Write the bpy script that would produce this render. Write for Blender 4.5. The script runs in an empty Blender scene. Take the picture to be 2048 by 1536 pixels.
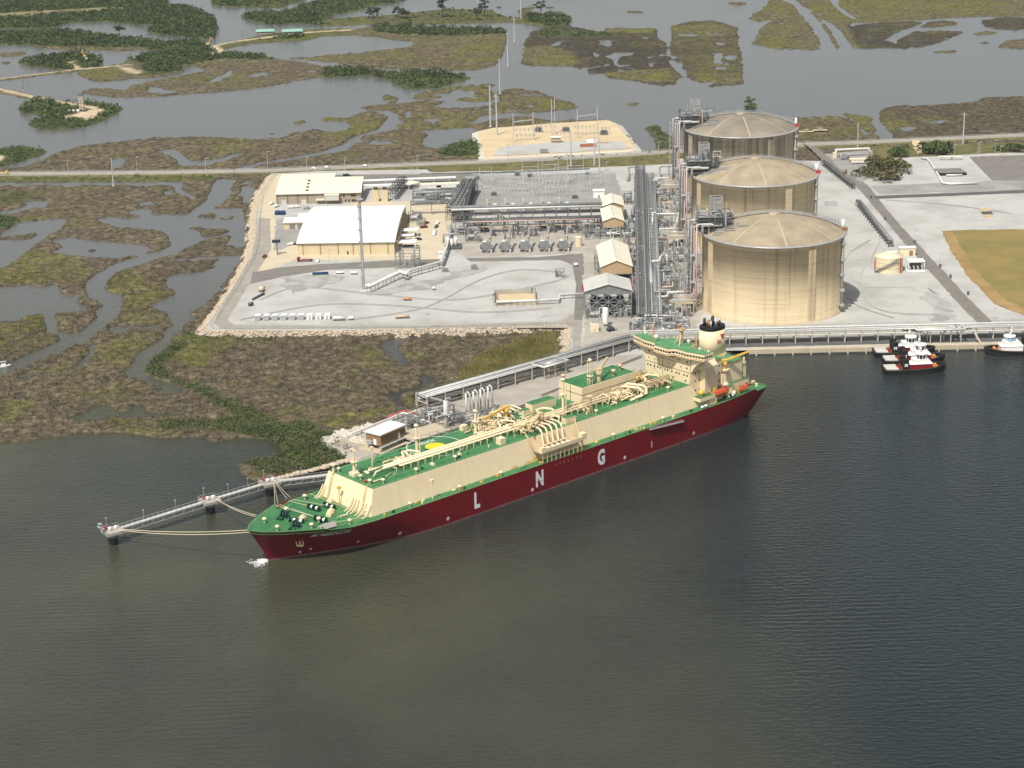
import bpy, math, random
import numpy as np
from mathutils import Vector, Matrix
R = math.radians
rng = np.random.default_rng(7)
random.seed(7)
scene = bpy.context.scene
C = scene.collection

# ------------------------------------------------------------------ camera
FPX, PITCH, ROLL, CAMH = 3958.06, R(18.406), R(-1.332), 330.15
cam = bpy.data.cameras.new('camera')
cam.sensor_width = 36.0
cam.lens = 36.0 * FPX / 2048.0
cam.clip_start, cam.clip_end = 1.0,60000.0
camo = bpy.data.objects.new('camera', cam)
C.objects.link(camo)
camo.matrix_world = Matrix.Translation((0,0, CAMH)) @ Matrix.Rotation(R(90) - PITCH, 4, 'X') @ Matrix.Rotation(ROLL, 4, 'Z')
scene.camera = camo

# ------------------------------------------------------------------ sky, sun, exposure
SUN_EL, TO_SUN = R(57), Vector((-0.45,-0.893))
world = bpy.data.worlds.new('World')
scene.world = world
world.use_nodes = True
wn, wl = world.node_tree.nodes, world.node_tree.links
wn.clear()
sky = wn.new('ShaderNodeTexSky')
sky.sky_type = 'NISHITA'
sky.sun_disc = False
sky.sun_elevation = SUN_EL
sky.sun_rotation = math.atan2(TO_SUN.x, TO_SUN.y)
sky.air_density, sky.dust_density, sky.ozone_density = 1.0,2.2,1.0
bg = wn.new('ShaderNodeBackground')
bg.inputs['Strength'].default_value = 0.10
wo = wn.new('ShaderNodeOutputWorld')
# broken thin cloud, the same all over the sky
tc = wn.new('ShaderNodeTexCoord'); sx = wn.new('ShaderNodeSeparateXYZ'); wl.new(tc.outputs['Generated'], sx.inputs[0])
def wmath(op, a, b_):
    m_ = wn.new('ShaderNodeMath'); m_.operation = op
    for i, v in enumerate((a, b_)):
        if isinstance(v, float): m_.inputs[i].default_value = v
        else: wl.new(v, m_.inputs[i])
    return m_.outputs[0]
zc = wmath('ADD', wmath('ABSOLUTE', sx.outputs[2], 0.0), 0.12)
cx_ = wn.new('ShaderNodeCombineXYZ'); wl.new(wmath('DIVIDE', sx.outputs[0], zc), cx_.inputs[0]); wl.new(wmath('DIVIDE', sx.outputs[1], zc), cx_.inputs[1])
cn = wn.new('ShaderNodeTexNoise'); cn.inputs['Scale'].default_value = 0.9; cn.inputs['Detail'].default_value = 5
wl.new(cx_.outputs[0], cn.inputs['Vector'])
crp = wn.new('ShaderNodeValToRGB'); crp.color_ramp.elements[0].position, crp.color_ramp.elements[1].position = 0.34,0.66
crp.color_ramp.elements[0].color, crp.color_ramp.elements[1].color = (0.35,0.35,0.35,1), (0.9,0.9,0.9,1)
wl.new(cn.outputs[0], crp.inputs[0])
cmx = wn.new('ShaderNodeMix'); cmx.data_type = 'RGBA'; wl.new(crp.outputs[0], cmx.inputs[0]); wl.new(sky.outputs[0], cmx.inputs[6]); bw_ = wn.new('ShaderNodeRGBToBW'); wl.new(sky.outputs[0], bw_.inputs[0]); gm = wn.new('ShaderNodeMix'); gm.data_type = 'RGBA'; gm.blend_type = 'MULTIPLY'; gm.inputs[0].default_value = 1.0; wl.new(bw_.outputs[0], gm.inputs[6]); gm.inputs[7].default_value = (1.28,1.27,1.24,1); wl.new(gm.outputs[2], cmx.inputs[7])
wl.new(cmx.outputs[2], bg.inputs[0])
wl.new(bg.outputs[0], wo.inputs[0])
sl = bpy.data.lights.new('sun', 'SUN')
sl.energy, sl.angle, sl.color = 3.6, R(0.6), (1.0,0.95,0.86)
slo = bpy.data.objects.new('sun', sl)
C.objects.link(slo)
d = Vector((TO_SUN.x * math.cos(SUN_EL), TO_SUN.y * math.cos(SUN_EL), math.sin(SUN_EL)))
slo.rotation_euler = (-d).to_track_quat('-Z', 'Y').to_euler()
scene.view_settings.view_transform = 'Standard'
scene.view_settings.look = 'None'
scene.view_settings.exposure = 0.34
scene.view_settings.gamma = 1.0
scene.view_settings.use_curve_mapping = False
scene.cycles.max_bounces = 6
scene.cycles.glossy_bounces = 3
scene.cycles.transmission_bounces = 2
scene.cycles.volume_bounces = 0

# ------------------------------------------------------------------ map points (survey of the place, metres)
cp, sp, cr, sr = math.cos(PITCH), math.sin(PITCH), math.cos(ROLL), math.sin(ROLL)
def G(px, py, z=3.0):
    u0, v0 = px - 1024.0, py - 768.0
    u, v = u0 * cr + v0 * sr, -u0 * sr + v0 * cr
    a, b = u / FPX, -v / FPX
    dx, dy, dz = a, cp + b * sp, -sp + b * cp
    t = (z - CAMH) / dz
    return (t * dx, t * dy)
def GZ(px, py, z=3.0):
    x, y = G(px, py, z)
    return (x, y, z)

# ------------------------------------------------------------------ materials
MATS = {}
def mat(name, c, c2=None, scale=0.4, detail=4, rough=0.6, metal=0.0, bump=0.0, bscale=None, stretch=None, spec=0.4, lo=0.35, hi=0.65):
    m = bpy.data.materials.new(name)
    m.use_nodes = True
    nt = m.node_tree
    b = nt.nodes['Principled BSDF']
    b.inputs['Roughness'].default_value = rough
    b.inputs['Metallic'].default_value = metal
    b.inputs['Specular IOR Level'].default_value = spec
    b.inputs['Base Color'].default_value = (*c, 1)
    m.diffuse_color = (*c, 1)
    if c2 is not None or bump:
        geo = nt.nodes.new('ShaderNodeNewGeometry')
        src = geo.outputs['Position']
        if stretch:
            mp = nt.nodes.new('ShaderNodeMapping')
            mp.inputs['Scale'].default_value = stretch
            nt.links.new(src, mp.inputs[0])
            src = mp.outputs[0]
    if c2 is not None:
        n = nt.nodes.new('ShaderNodeTexNoise')
        n.inputs['Scale'].default_value = scale
        n.inputs['Detail'].default_value = detail
        n.inputs['Roughness'].default_value = 0.62
        nt.links.new(src, n.inputs['Vector'])
        rp = nt.nodes.new('ShaderNodeValToRGB')
        rp.color_ramp.elements[0].position, rp.color_ramp.elements[0].color = lo, (*c, 1)
        rp.color_ramp.elements[1].position, rp.color_ramp.elements[1].color = hi, (*c2,1)
        nt.links.new(n.outputs['Fac'], rp.inputs[0])
        nt.links.new(rp.outputs[0], b.inputs['Base Color'])
    if bump:
        n2 = nt.nodes.new('ShaderNodeTexNoise')
        n2.inputs['Scale'].default_value = bscale or scale * 3
        n2.inputs['Detail'].default_value = 5
        nt.links.new(src, n2.inputs['Vector'])
        bp = nt.nodes.new('ShaderNodeBump')
        bp.inputs['Strength'].default_value = bump
        bp.inputs['Distance'].default_value = 0.3
        nt.links.new(n2.outputs['Fac'], bp.inputs['Height'])
        nt.links.new(bp.outputs[0], b.inputs['Normal'])
    MATS[name] = m
    return m

# ship
mat('hull_red', (0.175,0.006,0.011), (0.135,0.005,0.009), scale=0.12, rough=0.45, spec=0.25, stretch=(1,1,0.35))
mat('boot_red', (0.24,0.115,0.11), (0.14,0.06,0.062), scale=0.5, rough=0.6)
mat('ship_cream', (0.80,0.66,0.44), (0.76,0.62,0.405), scale=0.25, rough=0.45, stretch=(1,1,0.3))
mat('ship_tan', (0.62,0.47,0.27), (0.55,0.41,0.23), scale=0.8, rough=0.5)
mat('deck_green', (0.030,0.135,0.048), (0.055,0.20,0.075), scale=0.12, detail=7, rough=0.55)
mat('deck_green_light', (0.11,0.28,0.12), (0.075,0.22,0.09), scale=0.3, rough=0.55)
mat('dark_green', (0.008,0.05,0.028), rough=0.45)
mat('ship_yellow', (0.72,0.48,0.10), (0.62,0.39,0.08), scale=0.5, rough=0.5)
mat('ship_orange', (0.62,0.24,0.07), rough=0.5)
mat('lifeboat_red', (0.52,0.085,0.03), (0.45,0.07,0.03), scale=0.6, rough=0.35)
mat('white_paint', (0.80,0.80,0.77), rough=0.45)
mat('letter_white', (0.74,0.74,0.74), rough=0.5)
mat('name_grey', (0.66,0.56,0.53), rough=0.5)
mat('black_paint', (0.012,0.012,0.014), rough=0.5)
mat('window_dark', (0.02,0.025,0.03), rough=0.12)
mat('deck_grey', (0.30,0.29,0.26), rough=0.6)
mat('rust', (0.33,0.17,0.07), (0.22,0.11,0.05), scale=1.0, rough=0.8)
mat('rope', (0.62,0.55,0.38), rough=0.9)
mat('logo_red', (0.55,0.05,0.05), rough=0.5)
mat('disc_yellow', (0.85,0.56,0.02), rough=0.5)
# plant
mat('galvanised', (0.43,0.44,0.435), (0.32,0.33,0.33), scale=0.5, rough=0.5, metal=0.15)
mat('steel_dark', (0.115,0.122,0.125), (0.075,0.08,0.085), scale=0.4, rough=0.6)
mat('steel_mid', (0.24,0.25,0.25), (0.17,0.178,0.18), scale=0.4, rough=0.55)
mat('pipe_white', (0.66,0.66,0.63), (0.56,0.56,0.53), scale=0.3, rough=0.4)
mat('pipe_silver', (0.50,0.51,0.50), (0.40,0.41,0.41), scale=0.3, rough=0.35, metal=0.3)
mat('pipe_tan', (0.55,0.44,0.33), (0.46,0.35,0.25), scale=0.4, rough=0.55)
mat('fire_red', (0.42,0.03,0.035), rough=0.45)
mat('pink_primer', (0.52,0.30,0.27), rough=0.55)
mat('concrete_light', (0.50,0.43,0.31), (0.42,0.36,0.26), scale=0.15, rough=0.9, bump=0.2, bscale=1.0)
mat('concrete_grey', (0.40,0.38,0.33), (0.32,0.30,0.26), scale=0.12, rough=0.9, bump=0.2, bscale=1.0)
mat('concrete_post', (0.50,0.46,0.37), rough=0.9)
mat('roof_white', (0.75,0.76,0.745), (0.68,0.69,0.68), scale=0.07, rough=0.5, stretch=(1,0.15,1))
mat('roof_cream', (0.76,0.71,0.56), (0.70,0.65,0.51), scale=0.15, rough=0.5, stretch=(0.2,1,1))
mat('roof_grey', (0.56,0.55,0.50), (0.48,0.47,0.43), scale=0.15, rough=0.5)
mat('wall_tan', (0.62,0.52,0.335), (0.56,0.465,0.30), scale=0.2, rough=0.6, stretch=(1,1,0.15))
mat('wall_buff', (0.46,0.33,0.19), (0.41,0.295,0.17), scale=0.2, rough=0.7)
mat('wall_brown', (0.30,0.185,0.10), (0.26,0.155,0.08), scale=0.5, rough=0.8)
mat('wall_beige', (0.37,0.31,0.235), (0.32,0.265,0.20), scale=0.4, rough=0.8)
mat('trim_dark', (0.10,0.085,0.06), rough=0.7)
mat('asphalt', (0.20,0.185,0.165), (0.165,0.152,0.135), scale=0.15, rough=0.95, bump=0.1, bscale=3)
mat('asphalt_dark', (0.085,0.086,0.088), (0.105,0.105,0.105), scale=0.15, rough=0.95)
mat('asphalt_pale', (0.33,0.305,0.265), (0.27,0.25,0.215), scale=0.1, rough=0.95)
mat('gravel', (0.325,0.315,0.29), (0.435,0.43,0.405), scale=0.035, detail=12, rough=1.0, bump=0.3, bscale=0.8, lo=0.30, hi=0.56)
mat('gravel_grey', (0.31,0.305,0.29), (0.235,0.23,0.215), scale=0.06, detail=8, rough=1.0, bump=0.25, bscale=0.8)
mat('gravel_dirty', (0.31,0.28,0.24), (0.40,0.375,0.33), scale=0.09, detail=9, rough=1.0, bump=0.3, bscale=0.7)
mat('sand', (0.58,0.47,0.30), (0.50,0.395,0.245), scale=0.06, detail=8, rough=1.0, bump=0.2, bscale=0.6)
mat('slab', (0.55,0.475,0.345), (0.49,0.42,0.30), scale=0.12, rough=0.9)
mat('rock', (0.52,0.435,0.33), (0.40,0.33,0.245), scale=0.5, detail=4, rough=0.95)
mat('rock_pale', (0.58,0.54,0.46), (0.46,0.42,0.35), scale=0.5, detail=4, rough=0.95)
mat('tyre', (0.015,0.015,0.015), rough=0.8)
mat('water_tank_cream', (0.76,0.66,0.46), (0.70,0.61,0.43), scale=0.4, rough=0.5)
mat('tug_black', (0.02,0.021,0.022), rough=0.6)
mat('tug_red', (0.30,0.06,0.035), (0.25,0.05,0.03), scale=0.7, rough=0.6)
mat('tug_maroon', (0.20,0.01,0.018), rough=0.4)
mat('tug_blue', (0.32,0.55,0.72), rough=0.4)
mat('teal_roof', (0.22,0.42,0.34), rough=0.6)
mat('machine_yellow', (0.60,0.42,0.12), rough=0.6)
mat('car_white', (0.78,0.78,0.76), rough=0.25)
mat('car_dark', (0.02,0.03,0.04), rough=0.25)
mat('car_red', (0.16,0.02,0.025), rough=0.25)
mat('car_silver', (0.42,0.43,0.44), rough=0.25, metal=0.4)
mat('tarp_blue', (0.012,0.035,0.12), rough=0.6)
mat('container_orange', (0.36,0.13,0.07), rough=0.6)
mat('pole_grey', (0.47,0.48,0.48), rough=0.5)
mat('wood_pole', (0.13,0.105,0.08), rough=0.9)
mat('foam', (0.80,0.82,0.82), (0.45,0.47,0.45), scale=0.9, detail=6, rough=0.7, bump=0.5, bscale=2)

# ------------------------------------------------------------------ mesh builder
class MB:
    def __init__(s):
        s.v, s.f, s.m = [], [], []
    def add(s, vs, fs, mi=0):
        o = len(s.v)
        s.v.extend(tuple(p) for p in vs)
        s.f.extend(tuple(i + o for i in f) for f in fs)
        s.m.extend([mi] * len(fs))
        return s
    def box(s, x0, x1, y0, y1, z0, z1, mi=0):
        return s.add([(x0, y0, z0), (x1, y0, z0), (x1, y1, z0), (x0, y1, z0), (x0, y0, z1), (x1, y0, z1), (x1, y1, z1), (x0, y1, z1)],
                     [(3,2,1,0), (4,5,6,7), (0,1,5,4), (1,2,6,5), (2,3,7,6), (3,0,4,7)], mi)
    def prism(s, poly, z0, z1, mi=0, bottom=True):
        a = sum(poly[i][0] * poly[(i + 1) % len(poly)][1] - poly[(i + 1) % len(poly)][0] * poly[i][1] for i in range(len(poly)))
        if a < 0: poly = poly[::-1]
        n = len(poly)
        vs = [(p[0], p[1], z0) for p in poly] + [(p[0], p[1], z1) for p in poly]
        fs = [tuple(range(n, 2 * n))] + [(i, (i + 1) % n, n + (i + 1) % n, n + i) for i in range(n)]
        if bottom: fs.append(tuple(range(n - 1,-1,-1)))
        return s.add(vs, fs, mi)
    def sheet(s, poly, z, mi=0):
        a = sum(poly[i][0] * poly[(i + 1) % len(poly)][1] - poly[(i + 1) % len(poly)][0] * poly[i][1] for i in range(len(poly)))
        if a < 0: poly = poly[::-1]
        return s.add([(p[0], p[1], z) for p in poly], [tuple(range(len(poly)))], mi)
    def loft(s, rings, mi=0, close=True, caps=True):
        n = len(rings[0]); vs = [p for r in rings for p in r]; fs = []
        for k in range(len(rings) - 1):
            for i in range(n if close else n - 1):
                j = (i + 1) % n
                fs.append((k * n + i, k * n + j, (k + 1) * n + j, (k + 1) * n + i))
        if caps and close:
            fs.append(tuple(range(n - 1,-1,-1)))
            fs.append(tuple((len(rings) - 1) * n + i for i in range(n)))
        return s.add(vs, fs, mi)
    def cyl(s, p0, p1, r, n=8, r1=None, mi=0, caps=True):
        p0, p1 = Vector(p0), Vector(p1)
        ax = p1 - p0
        if ax.length < 1e-6: return s
        ax.normalize()
        u = ax.orthogonal().normalized(); w = ax.cross(u)
        r1 = r if r1 is None else r1
        ring = lambda c, q: [tuple(c + q * (math.cos(2 * math.pi * i / n) * u + math.sin(2 * math.pi * i / n) * w)) for i in range(n)]
        return s.loft([ring(p0, r), ring(p1, r1)], mi, True, caps)
    def tube(s, pts, r, n=6, mi=0):
        P = [Vector(p) for p in pts]
        rings = []
        up = None
        for i, p in enumerate(P):
            if i == 0: t = P[1] - p
            elif i == len(P) - 1: t = p - P[i - 1]
            else: t = (P[i + 1] - p).normalized() + (p - P[i - 1]).normalized()
            if t.length < 1e-6: t = Vector((0,0,1))
            t.normalize()
            u = up - up.dot(t) * t if up is not None else t.orthogonal()
            if u.length < 1e-4: u = t.orthogonal()
            u.normalize(); up = u
            w = t.cross(u)
            k = 1.0
            if 0 < i < len(P) - 1:
                c = abs(t.dot((P[i + 1] - p).normalized()))
                k = min(1.6,1.0 / max(c, 0.3))
            rings.append([tuple(p + r * k * (math.cos(2 * math.pi * j / n + 0.4) * u + math.sin(2 * math.pi * j / n + 0.4) * w)) for j in range(n)])
        return s.loft(rings, mi)
    def beam(s, p0, p1, w, h=None, mi=0):
        h = w if h is None else h
        p0, p1 = Vector(p0), Vector(p1)
        ax = p1 - p0
        if ax.length < 1e-6: return s
        ax.normalize()
        up = Vector((0,0,1)) if abs(ax.z) < 0.95 else Vector((0,1,0))
        u = ax.cross(up).normalized(); v = u.cross(ax)
        ring = lambda c: [tuple(c + a * u * w / 2 + b * v * h / 2) for a, b in ((-1,-1), (1,-1), (1,1), (-1,1))]
        return s.loft([ring(p0), ring(p1)], mi)
    def lathe(s, prof, n=24, c=(0,0), mi=0, a0=0.0, a1=2 * math.pi):
        full = abs(a1 - a0 - 2 * math.pi) < 1e-6
        k = n if full else n + 1
        rings = []
        for r, z in prof:
            rings.append([(c[0] + r * math.cos(a0 + (a1 - a0) * i / n), c[1] + r * math.sin(a0 + (a1 - a0) * i / n), z) for i in range(k)])
        return s.loft(rings, mi, full, False)
    def ball(s, c, rx, ry=None, rz=None, nu=10, nv=6, mi=0):
        ry = rx if ry is None else ry; rz = rx if rz is None else rz
        rings = []
        for j in range(nv + 1):
            ph = -math.pi / 2 + math.pi * j / nv
            rings.append([(c[0] + rx * max(math.cos(ph), 0.02) * math.cos(2 * math.pi * i / nu), c[1] + ry * max(math.cos(ph), 0.02) * math.sin(2 * math.pi * i / nu), c[2] + rz * math.sin(ph)) for i in range(nu)])
        return s.loft(rings, mi)
    def mesh(s, name, mats, smooth=False):
        me = bpy.data.meshes.new(name)
        me.from_pydata(s.v, [], s.f)
        for m in (mats if isinstance(mats, (list, tuple)) else [mats]):
            me.materials.append(MATS[m] if isinstance(m, str) else m)
        if any(s.m): me.polygons.foreach_set('material_index', s.m)
        if smooth: me.polygons.foreach_set('use_smooth', [True] * len(s.f))
        me.update()
        return me

def link(name, me, parent=None, loc=None, rot=0.0):
    o = bpy.data.objects.new(name, me)
    C.objects.link(o)
    if parent is not None: o.parent = parent
    if loc is not None: o.location = loc
    if rot: o.rotation_euler = (0,0, rot)
    return o
def tag(o, label, cat=None, group=None, kind=None):
    if label: o['label'] = label
    if cat: o['category'] = cat
    if group: o['group'] = group
    if kind: o['kind'] = kind
    return o
def thing(name, label, cat, loc=(0,0,0), rot=0.0, group=None):
    o = link(name, None, None, loc, rot)
    o.empty_display_size = 0.5
    return tag(o, label, cat, group)
def part(name, mb, mats, parent, smooth=False, label=None, loc=None, rot=0.0):
    # points given in the parent's own frame
    o = link(name, mb.mesh(name, mats, smooth), parent, loc, rot)
    if label: o['label'] = label
    return o
def wpart(name, mb, mats, parent, smooth=False, label=None, up=(0,0,0)):
    # points given on the site map; stored relative to the (unrotated) thing
    q = parent
    ox = oy = oz = 0.0
    while q is not None:
        ox += q.location.x; oy += q.location.y; oz += q.location.z; q = q.parent
    mb.v = [(x - ox, y - oy, z - oz) for x, y, z in mb.v]
    return part(name, mb, mats, parent, smooth, label)
def struct(name, mb, mats, smooth=False, kind='structure', label=None):
    o = link(name, mb.mesh(name, mats, smooth))
    o['kind'] = kind
    if label: o['label'] = label
    return o
def single(name, mb, mats, label, cat, loc=(0,0,0), rot=0.0, group=None, smooth=False):
    o = link(name, mb.mesh(name, mats, smooth), None, loc, rot)
    return tag(o, label, cat, group)
def copy_tree(o, parent=None):
    c = o.copy(); C.objects.link(c)
    if parent is not None: c.parent = parent
    for ch in o.children: copy_tree(ch, c)
    return c
ORD = ['first', 'second', 'third', 'fourth', 'fifth', 'sixth', 'seventh', 'eighth', 'ninth', 'tenth', 'eleventh', 'twelfth', 'thirteenth', 'fourteenth', 'fifteenth', 'sixteenth', 'seventeenth', 'eighteenth', 'nineteenth', 'twentieth']
ORD += [a + '-' + b for a in ('twenty', 'thirty', 'forty') for b in ORD[:9]]
def lerp(a, b, t): return tuple(x + (y - x) * t for x, y in zip(a, b))
def text_mesh(txt, size, bold=0.0, shear=0.0, align='CENTER'):
    cu = bpy.data.curves.new('lettering', 'FONT')
    cu.body, cu.size, cu.offset, cu.shear = txt, size, bold, shear
    cu.align_x = align
    cu.resolution_u = 3
    ob = bpy.data.objects.new('lettering', cu)
    me = bpy.data.meshes.new_from_object(ob)
    bpy.data.objects.remove(ob)
    vs = [tuple(v.co) for v in me.vertices]; fs = [tuple(p.vertices) for p in me.polygons]
    bpy.data.meshes.remove(me)
    return vs, fs
# ================================================================== WATER, MARSH, PADS
X0, X1, Y0, Y1 = -880,880,640,3020
W_, H_ = X1 - X0, Y1 - Y0
land = np.zeros((H_, W_), np.float32)
olive = np.zeros((H_, W_), np.float32)
green = np.zeros((H_, W_), np.float32)
sandm = np.zeros((H_, W_), np.float32)
darkm = np.zeros((H_, W_), np.float32)
frag = np.zeros((H_, W_), np.float32)
def vnoise(cell, seed):
    r = np.random.default_rng(seed)
    nx, ny = int(W_ / cell) + 3, int(H_ / cell) + 3
    g = r.random((ny, nx)).astype(np.float32)
    yy = np.arange(H_) / cell; xx = np.arange(W_) / cell
    y0 = yy.astype(int); x0 = xx.astype(int)
    fy = (yy - y0)[:, None].astype(np.float32); fx = (xx - x0)[None, :].astype(np.float32)
    fy = fy * fy * (3 - 2 * fy); fx = fx * fx * (3 - 2 * fx)
    a = g[y0][:, x0]; b = g[y0][:, x0 + 1]; c = g[y0 + 1][:, x0]; e = g[y0 + 1][:, x0 + 1]
    return (a * (1 - fx) + b * fx) * (1 - fy) + (c * (1 - fx) + e * fx) * fy
def fbm(cell, seed, octs=3):
    s = 0; w = 0; k = 1.0
    for i in range(octs):
        s = s + k * vnoise(max(cell / 2 ** i, 1.6), seed + i); w += k; k *= 0.55
    return s / w
def blur(a, r):
    for ax in (0,1):
        c = np.cumsum(np.pad(a, [(r + 1, r) if i == ax else (0,0) for i in (0,1)], mode='edge'), axis=ax)
        n = a.shape[ax]
        hi = np.take(c, np.arange(2 * r + 1,2 * r + 1 + n), axis=ax); lo = np.take(c, np.arange(0, n), axis=ax)
        a = ((hi - lo) / (2 * r + 1)).astype(np.float32)
    return a
def fillw(arr, poly, val):
    P = np.array(poly, float)
    i0, i1 = max(int(P[:, 0].min() - X0) - 1,0), min(int(P[:, 0].max() - X0) + 2, W_)
    j0, j1 = max(int(P[:, 1].min() - Y0) - 1,0), min(int(P[:, 1].max() - Y0) + 2, H_)
    if i1 <= i0 or j1 <= j0: return
    X = (np.arange(i0, i1) + X0 + 0.5)[None, :]; Y = (np.arange(j0, j1) + Y0 + 0.5)[:, None]
    ins = np.zeros((j1 - j0, i1 - i0), bool)
    for k in range(len(P)):
        xa, ya = P[k]; xb, yb = P[(k + 1) % len(P)]
        if ya == yb: continue
        ins ^= ((ya > Y) != (yb > Y)) & (X < (xb - xa) * (Y - ya) / (yb - ya) + xa)
    arr[j0:j1, i0:i1][ins] = val
REG = {1: (0,0,700 / 2048), 2: (650,0,700 / 2048), 3: (1348,0,700 / 2048), 4: (0,330,560 / 1509), 6: (180,860,580 / 2048), 7: (640,670,660 / 2048), 0: (0,0,1.0)}
def poly(reg, flat):
    ox, oy, k = REG[reg]
    return [G(ox + flat[i] * k, oy + flat[i + 1] * k, 0.3) for i in range(0, len(flat), 2)]
def paint(reg, flat, l=None, o=None, g=None, s=None, dk=None, fr=None):
    p = poly(reg, flat)
    for arr, v in ((land, l), (olive, o), (green, g), (sandm, s), (darkm, dk), (frag, fr)):
        if v is not None: fillw(arr, p, v)
def strip(reg, flat, w, **kw):
    p = poly(reg, flat)
    for (a, b) in zip(p[:-1], p[1:]):
        dx, dy = b[0] - a[0], b[1] - a[1]; L = math.hypot(dx, dy) or 1
        nx, ny = -dy / L * w / 2, dx / L * w / 2
        ex, ey = dx / L * w / 3, dy / L * w / 3
        q = [(a[0] - ex + nx, a[1] - ey + ny), (b[0] + ex + nx, b[1] + ey + ny), (b[0] + ex - nx, b[1] + ey - ny), (a[0] - ex - nx, a[1] - ey - ny)]
        for nm, arr in (('l', land), ('o', olive), ('g', green), ('s', sandm), ('dk', darkm)):
            if nm in kw: fillw(arr, q, kw[nm])
big = fbm(110,3,4)
land[:] = (big > 0.47) & (np.arange(H_)[:, None] + Y0 > 1350)
green[:] = ((big > 0.60) & (np.arange(H_)[:, None] + Y0 > 2150)) * 0.8
fillw(land, [G(-60,-25,0), G(2110,-25,0), G(2110,330,0), G(-60,360,0)], 0)
fillw(green, [G(-60,-25,0), G(2110,-25,0), G(2110,330,0), G(-60,360,0)], 0)
# near marsh is land up to the river bank
paint(0, [-900,960,-300,905,-100,893,0,885,74,879,148,872,223,864,267,866,308,874,356,877,400,874,427,887,445,880,482,874,527,878,548,883,562,897,562,915,520,921,477,925,472,931,480,945,505,960,530,966,560,958,600,945,660,925,760,905,900,850,1130,775,1280,715,1500,698,3200,650,3200,215,2048,268,1350,310,700,340,0,356,-900,372], l=1)
# --- far left
paint(1, [-700,-200,970,-200,985,40,1060,30,1180,70,1250,100,1270,150,1262,225,1180,225,1080,215,960,205,860,185,880,165,940,145,800,145,640,125,420,130,300,160,100,165,-700,185], l=1, g=1)
paint(1, [-300,95,300,62,700,42,760,52,500,76,150,100,-300,125], g=0, o=0.8, s=0.25)
paint(1, [-700,210,200,185,380,178,560,200,720,220,860,235,1000,245,1180,238,1220,262,1180,280,1000,285,860,290,700,298,560,290,400,290,280,285,150,262,-700,250], l=1, g=0.9)
paint(1, [150,262,280,272,560,278,860,280,860,292,700,300,560,292,400,292,280,287], g=0, o=0.2)
paint(1, [95,365,180,345,360,315,470,305,580,335,600,370,560,390,440,410,300,405,180,385], l=1, g=0.8)
paint(1, [440,425,560,400,720,370,740,350,900,310,1180,280,1240,290,1300,310,1500,320,1620,345,1750,360,1900,390,2060,410,2060,435,1900,445,1700,480,1500,515,1300,535,1100,550,900,565,740,570,600,560,470,540,520,515,640,520,740,530,760,500,850,480,1000,455,1180,420,1200,400,1130,385,1050,390,1090,415,1000,440,860,455,760,460,700,470,580,480,500,460], l=1, o=0.25)
paint(1, [740,350,900,310,1180,283,1300,312,1500,322,1620,347,1500,350,1300,345,1050,390,1080,415,980,435,860,440,830,400,860,375], g=0.9)
paint(1, [450,428,560,402,720,392,740,430,700,455,600,470,520,458], o=1, g=0)
paint(1, [740,500,900,480,1200,440,1500,420,1800,420,1500,500,1100,540,800,555], fr=0.55, o=0.4)
for q in ([840,535,900,515,1030,525,1010,545,900,545], [1240,465,1330,420,1360,400,1350,440,1280,470], [1450,435,1550,420,1570,440,1470,452], [1760,415,1850,410,1840,425]):
    paint(1, q, l=0)
strip(1, [0,466,230,437,460,408], 13, l=1, o=0.7)
strip(1, [0,463,230,434,460,406,760,382], 6, l=1, s=1, g=0, o=0)
strip(1, [460,404,430,385,400,365,445,358], 6, l=1, s=1, g=0)
paint(1, [690,392,770,400,830,425,800,438,740,425], s=0.8, g=0, o=0)
paint(1, [1220,300,1260,265,1350,245,1500,215,1640,190,1780,175,2060,165,2060,205,1900,210,1780,235,1600,245,1400,265,1310,290,1300,310], l=1, o=0.9, g=0.3)
strip(1, [1230,325,1300,300,1250,272,1320,255,1450,235,1560,222,1700,205,1830,190,2048,178], 7, s=1, g=0, o=0, l=1)
paint(1, [1500,240,1760,225,1800,215,1650,215], g=0.9)
paint(1, [1230,-200,1790,-200,1790,0,1700,25,1640,45,1500,45,1350,42,1240,30], l=1, g=0.6, o=0.6)
paint(1, [1410,100,1500,70,1640,75,1740,50,1860,10,1900,0,1900,-200,2060,-200,2060,55,1920,90,1960,110,2060,110,2060,145,1900,150,1740,135,1600,145,1500,130], l=1, g=0.95)
paint(1, [105,635,160,600,260,580,340,590,430,600,560,605,730,630,690,660,600,705,500,740,340,765,220,755,160,730,180,700,300,685,200,670,120,655], l=1, g=0.9)
strip(1, [-300,465,0,528,180,567,440,618], 16, l=1, o=0.6)
strip(1, [-300,460,0,525,180,565,440,616], 7.5, l=1, s=1, g=0, o=0)
paint(1, [430,608,560,625,615,650,600,682,500,706,400,697,380,686,470,660,520,640,450,622], s=1, g=0)
paint(1, [-200,880,0,880,100,860,160,855,210,865,280,885,220,915,130,940,30,975,-200,990], l=1, g=0.85)
paint(1, [-200,912,0,912,40,920,0,955,-200,960], s=1, g=0)
paint(1, [-300,1000,120,985,280,920,360,880,560,845,800,815,1080,800,1300,805,1500,815,1660,805,1700,780,1850,760,1960,745,1970,760,2060,760,2060,820,1990,850,1900,880,1700,920,1500,950,1360,985,1150,990,800,1000,120,1005], l=1)
paint(1, [600,900,900,870,850,900,620,940], o=0.5)
paint(1, [885,885,1030,870,1060,900,1110,940,1200,935,1320,920,1340,900,1440,890,1400,915,1320,935,1210,970,1050,975,1040,935,960,895], l=0)
paint(1, [650,930,720,920,730,945,690,985,650,985], l=0)
paint(1, [1480,975,1700,935,2060,885,2060,990,1500,990], l=1)
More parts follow.
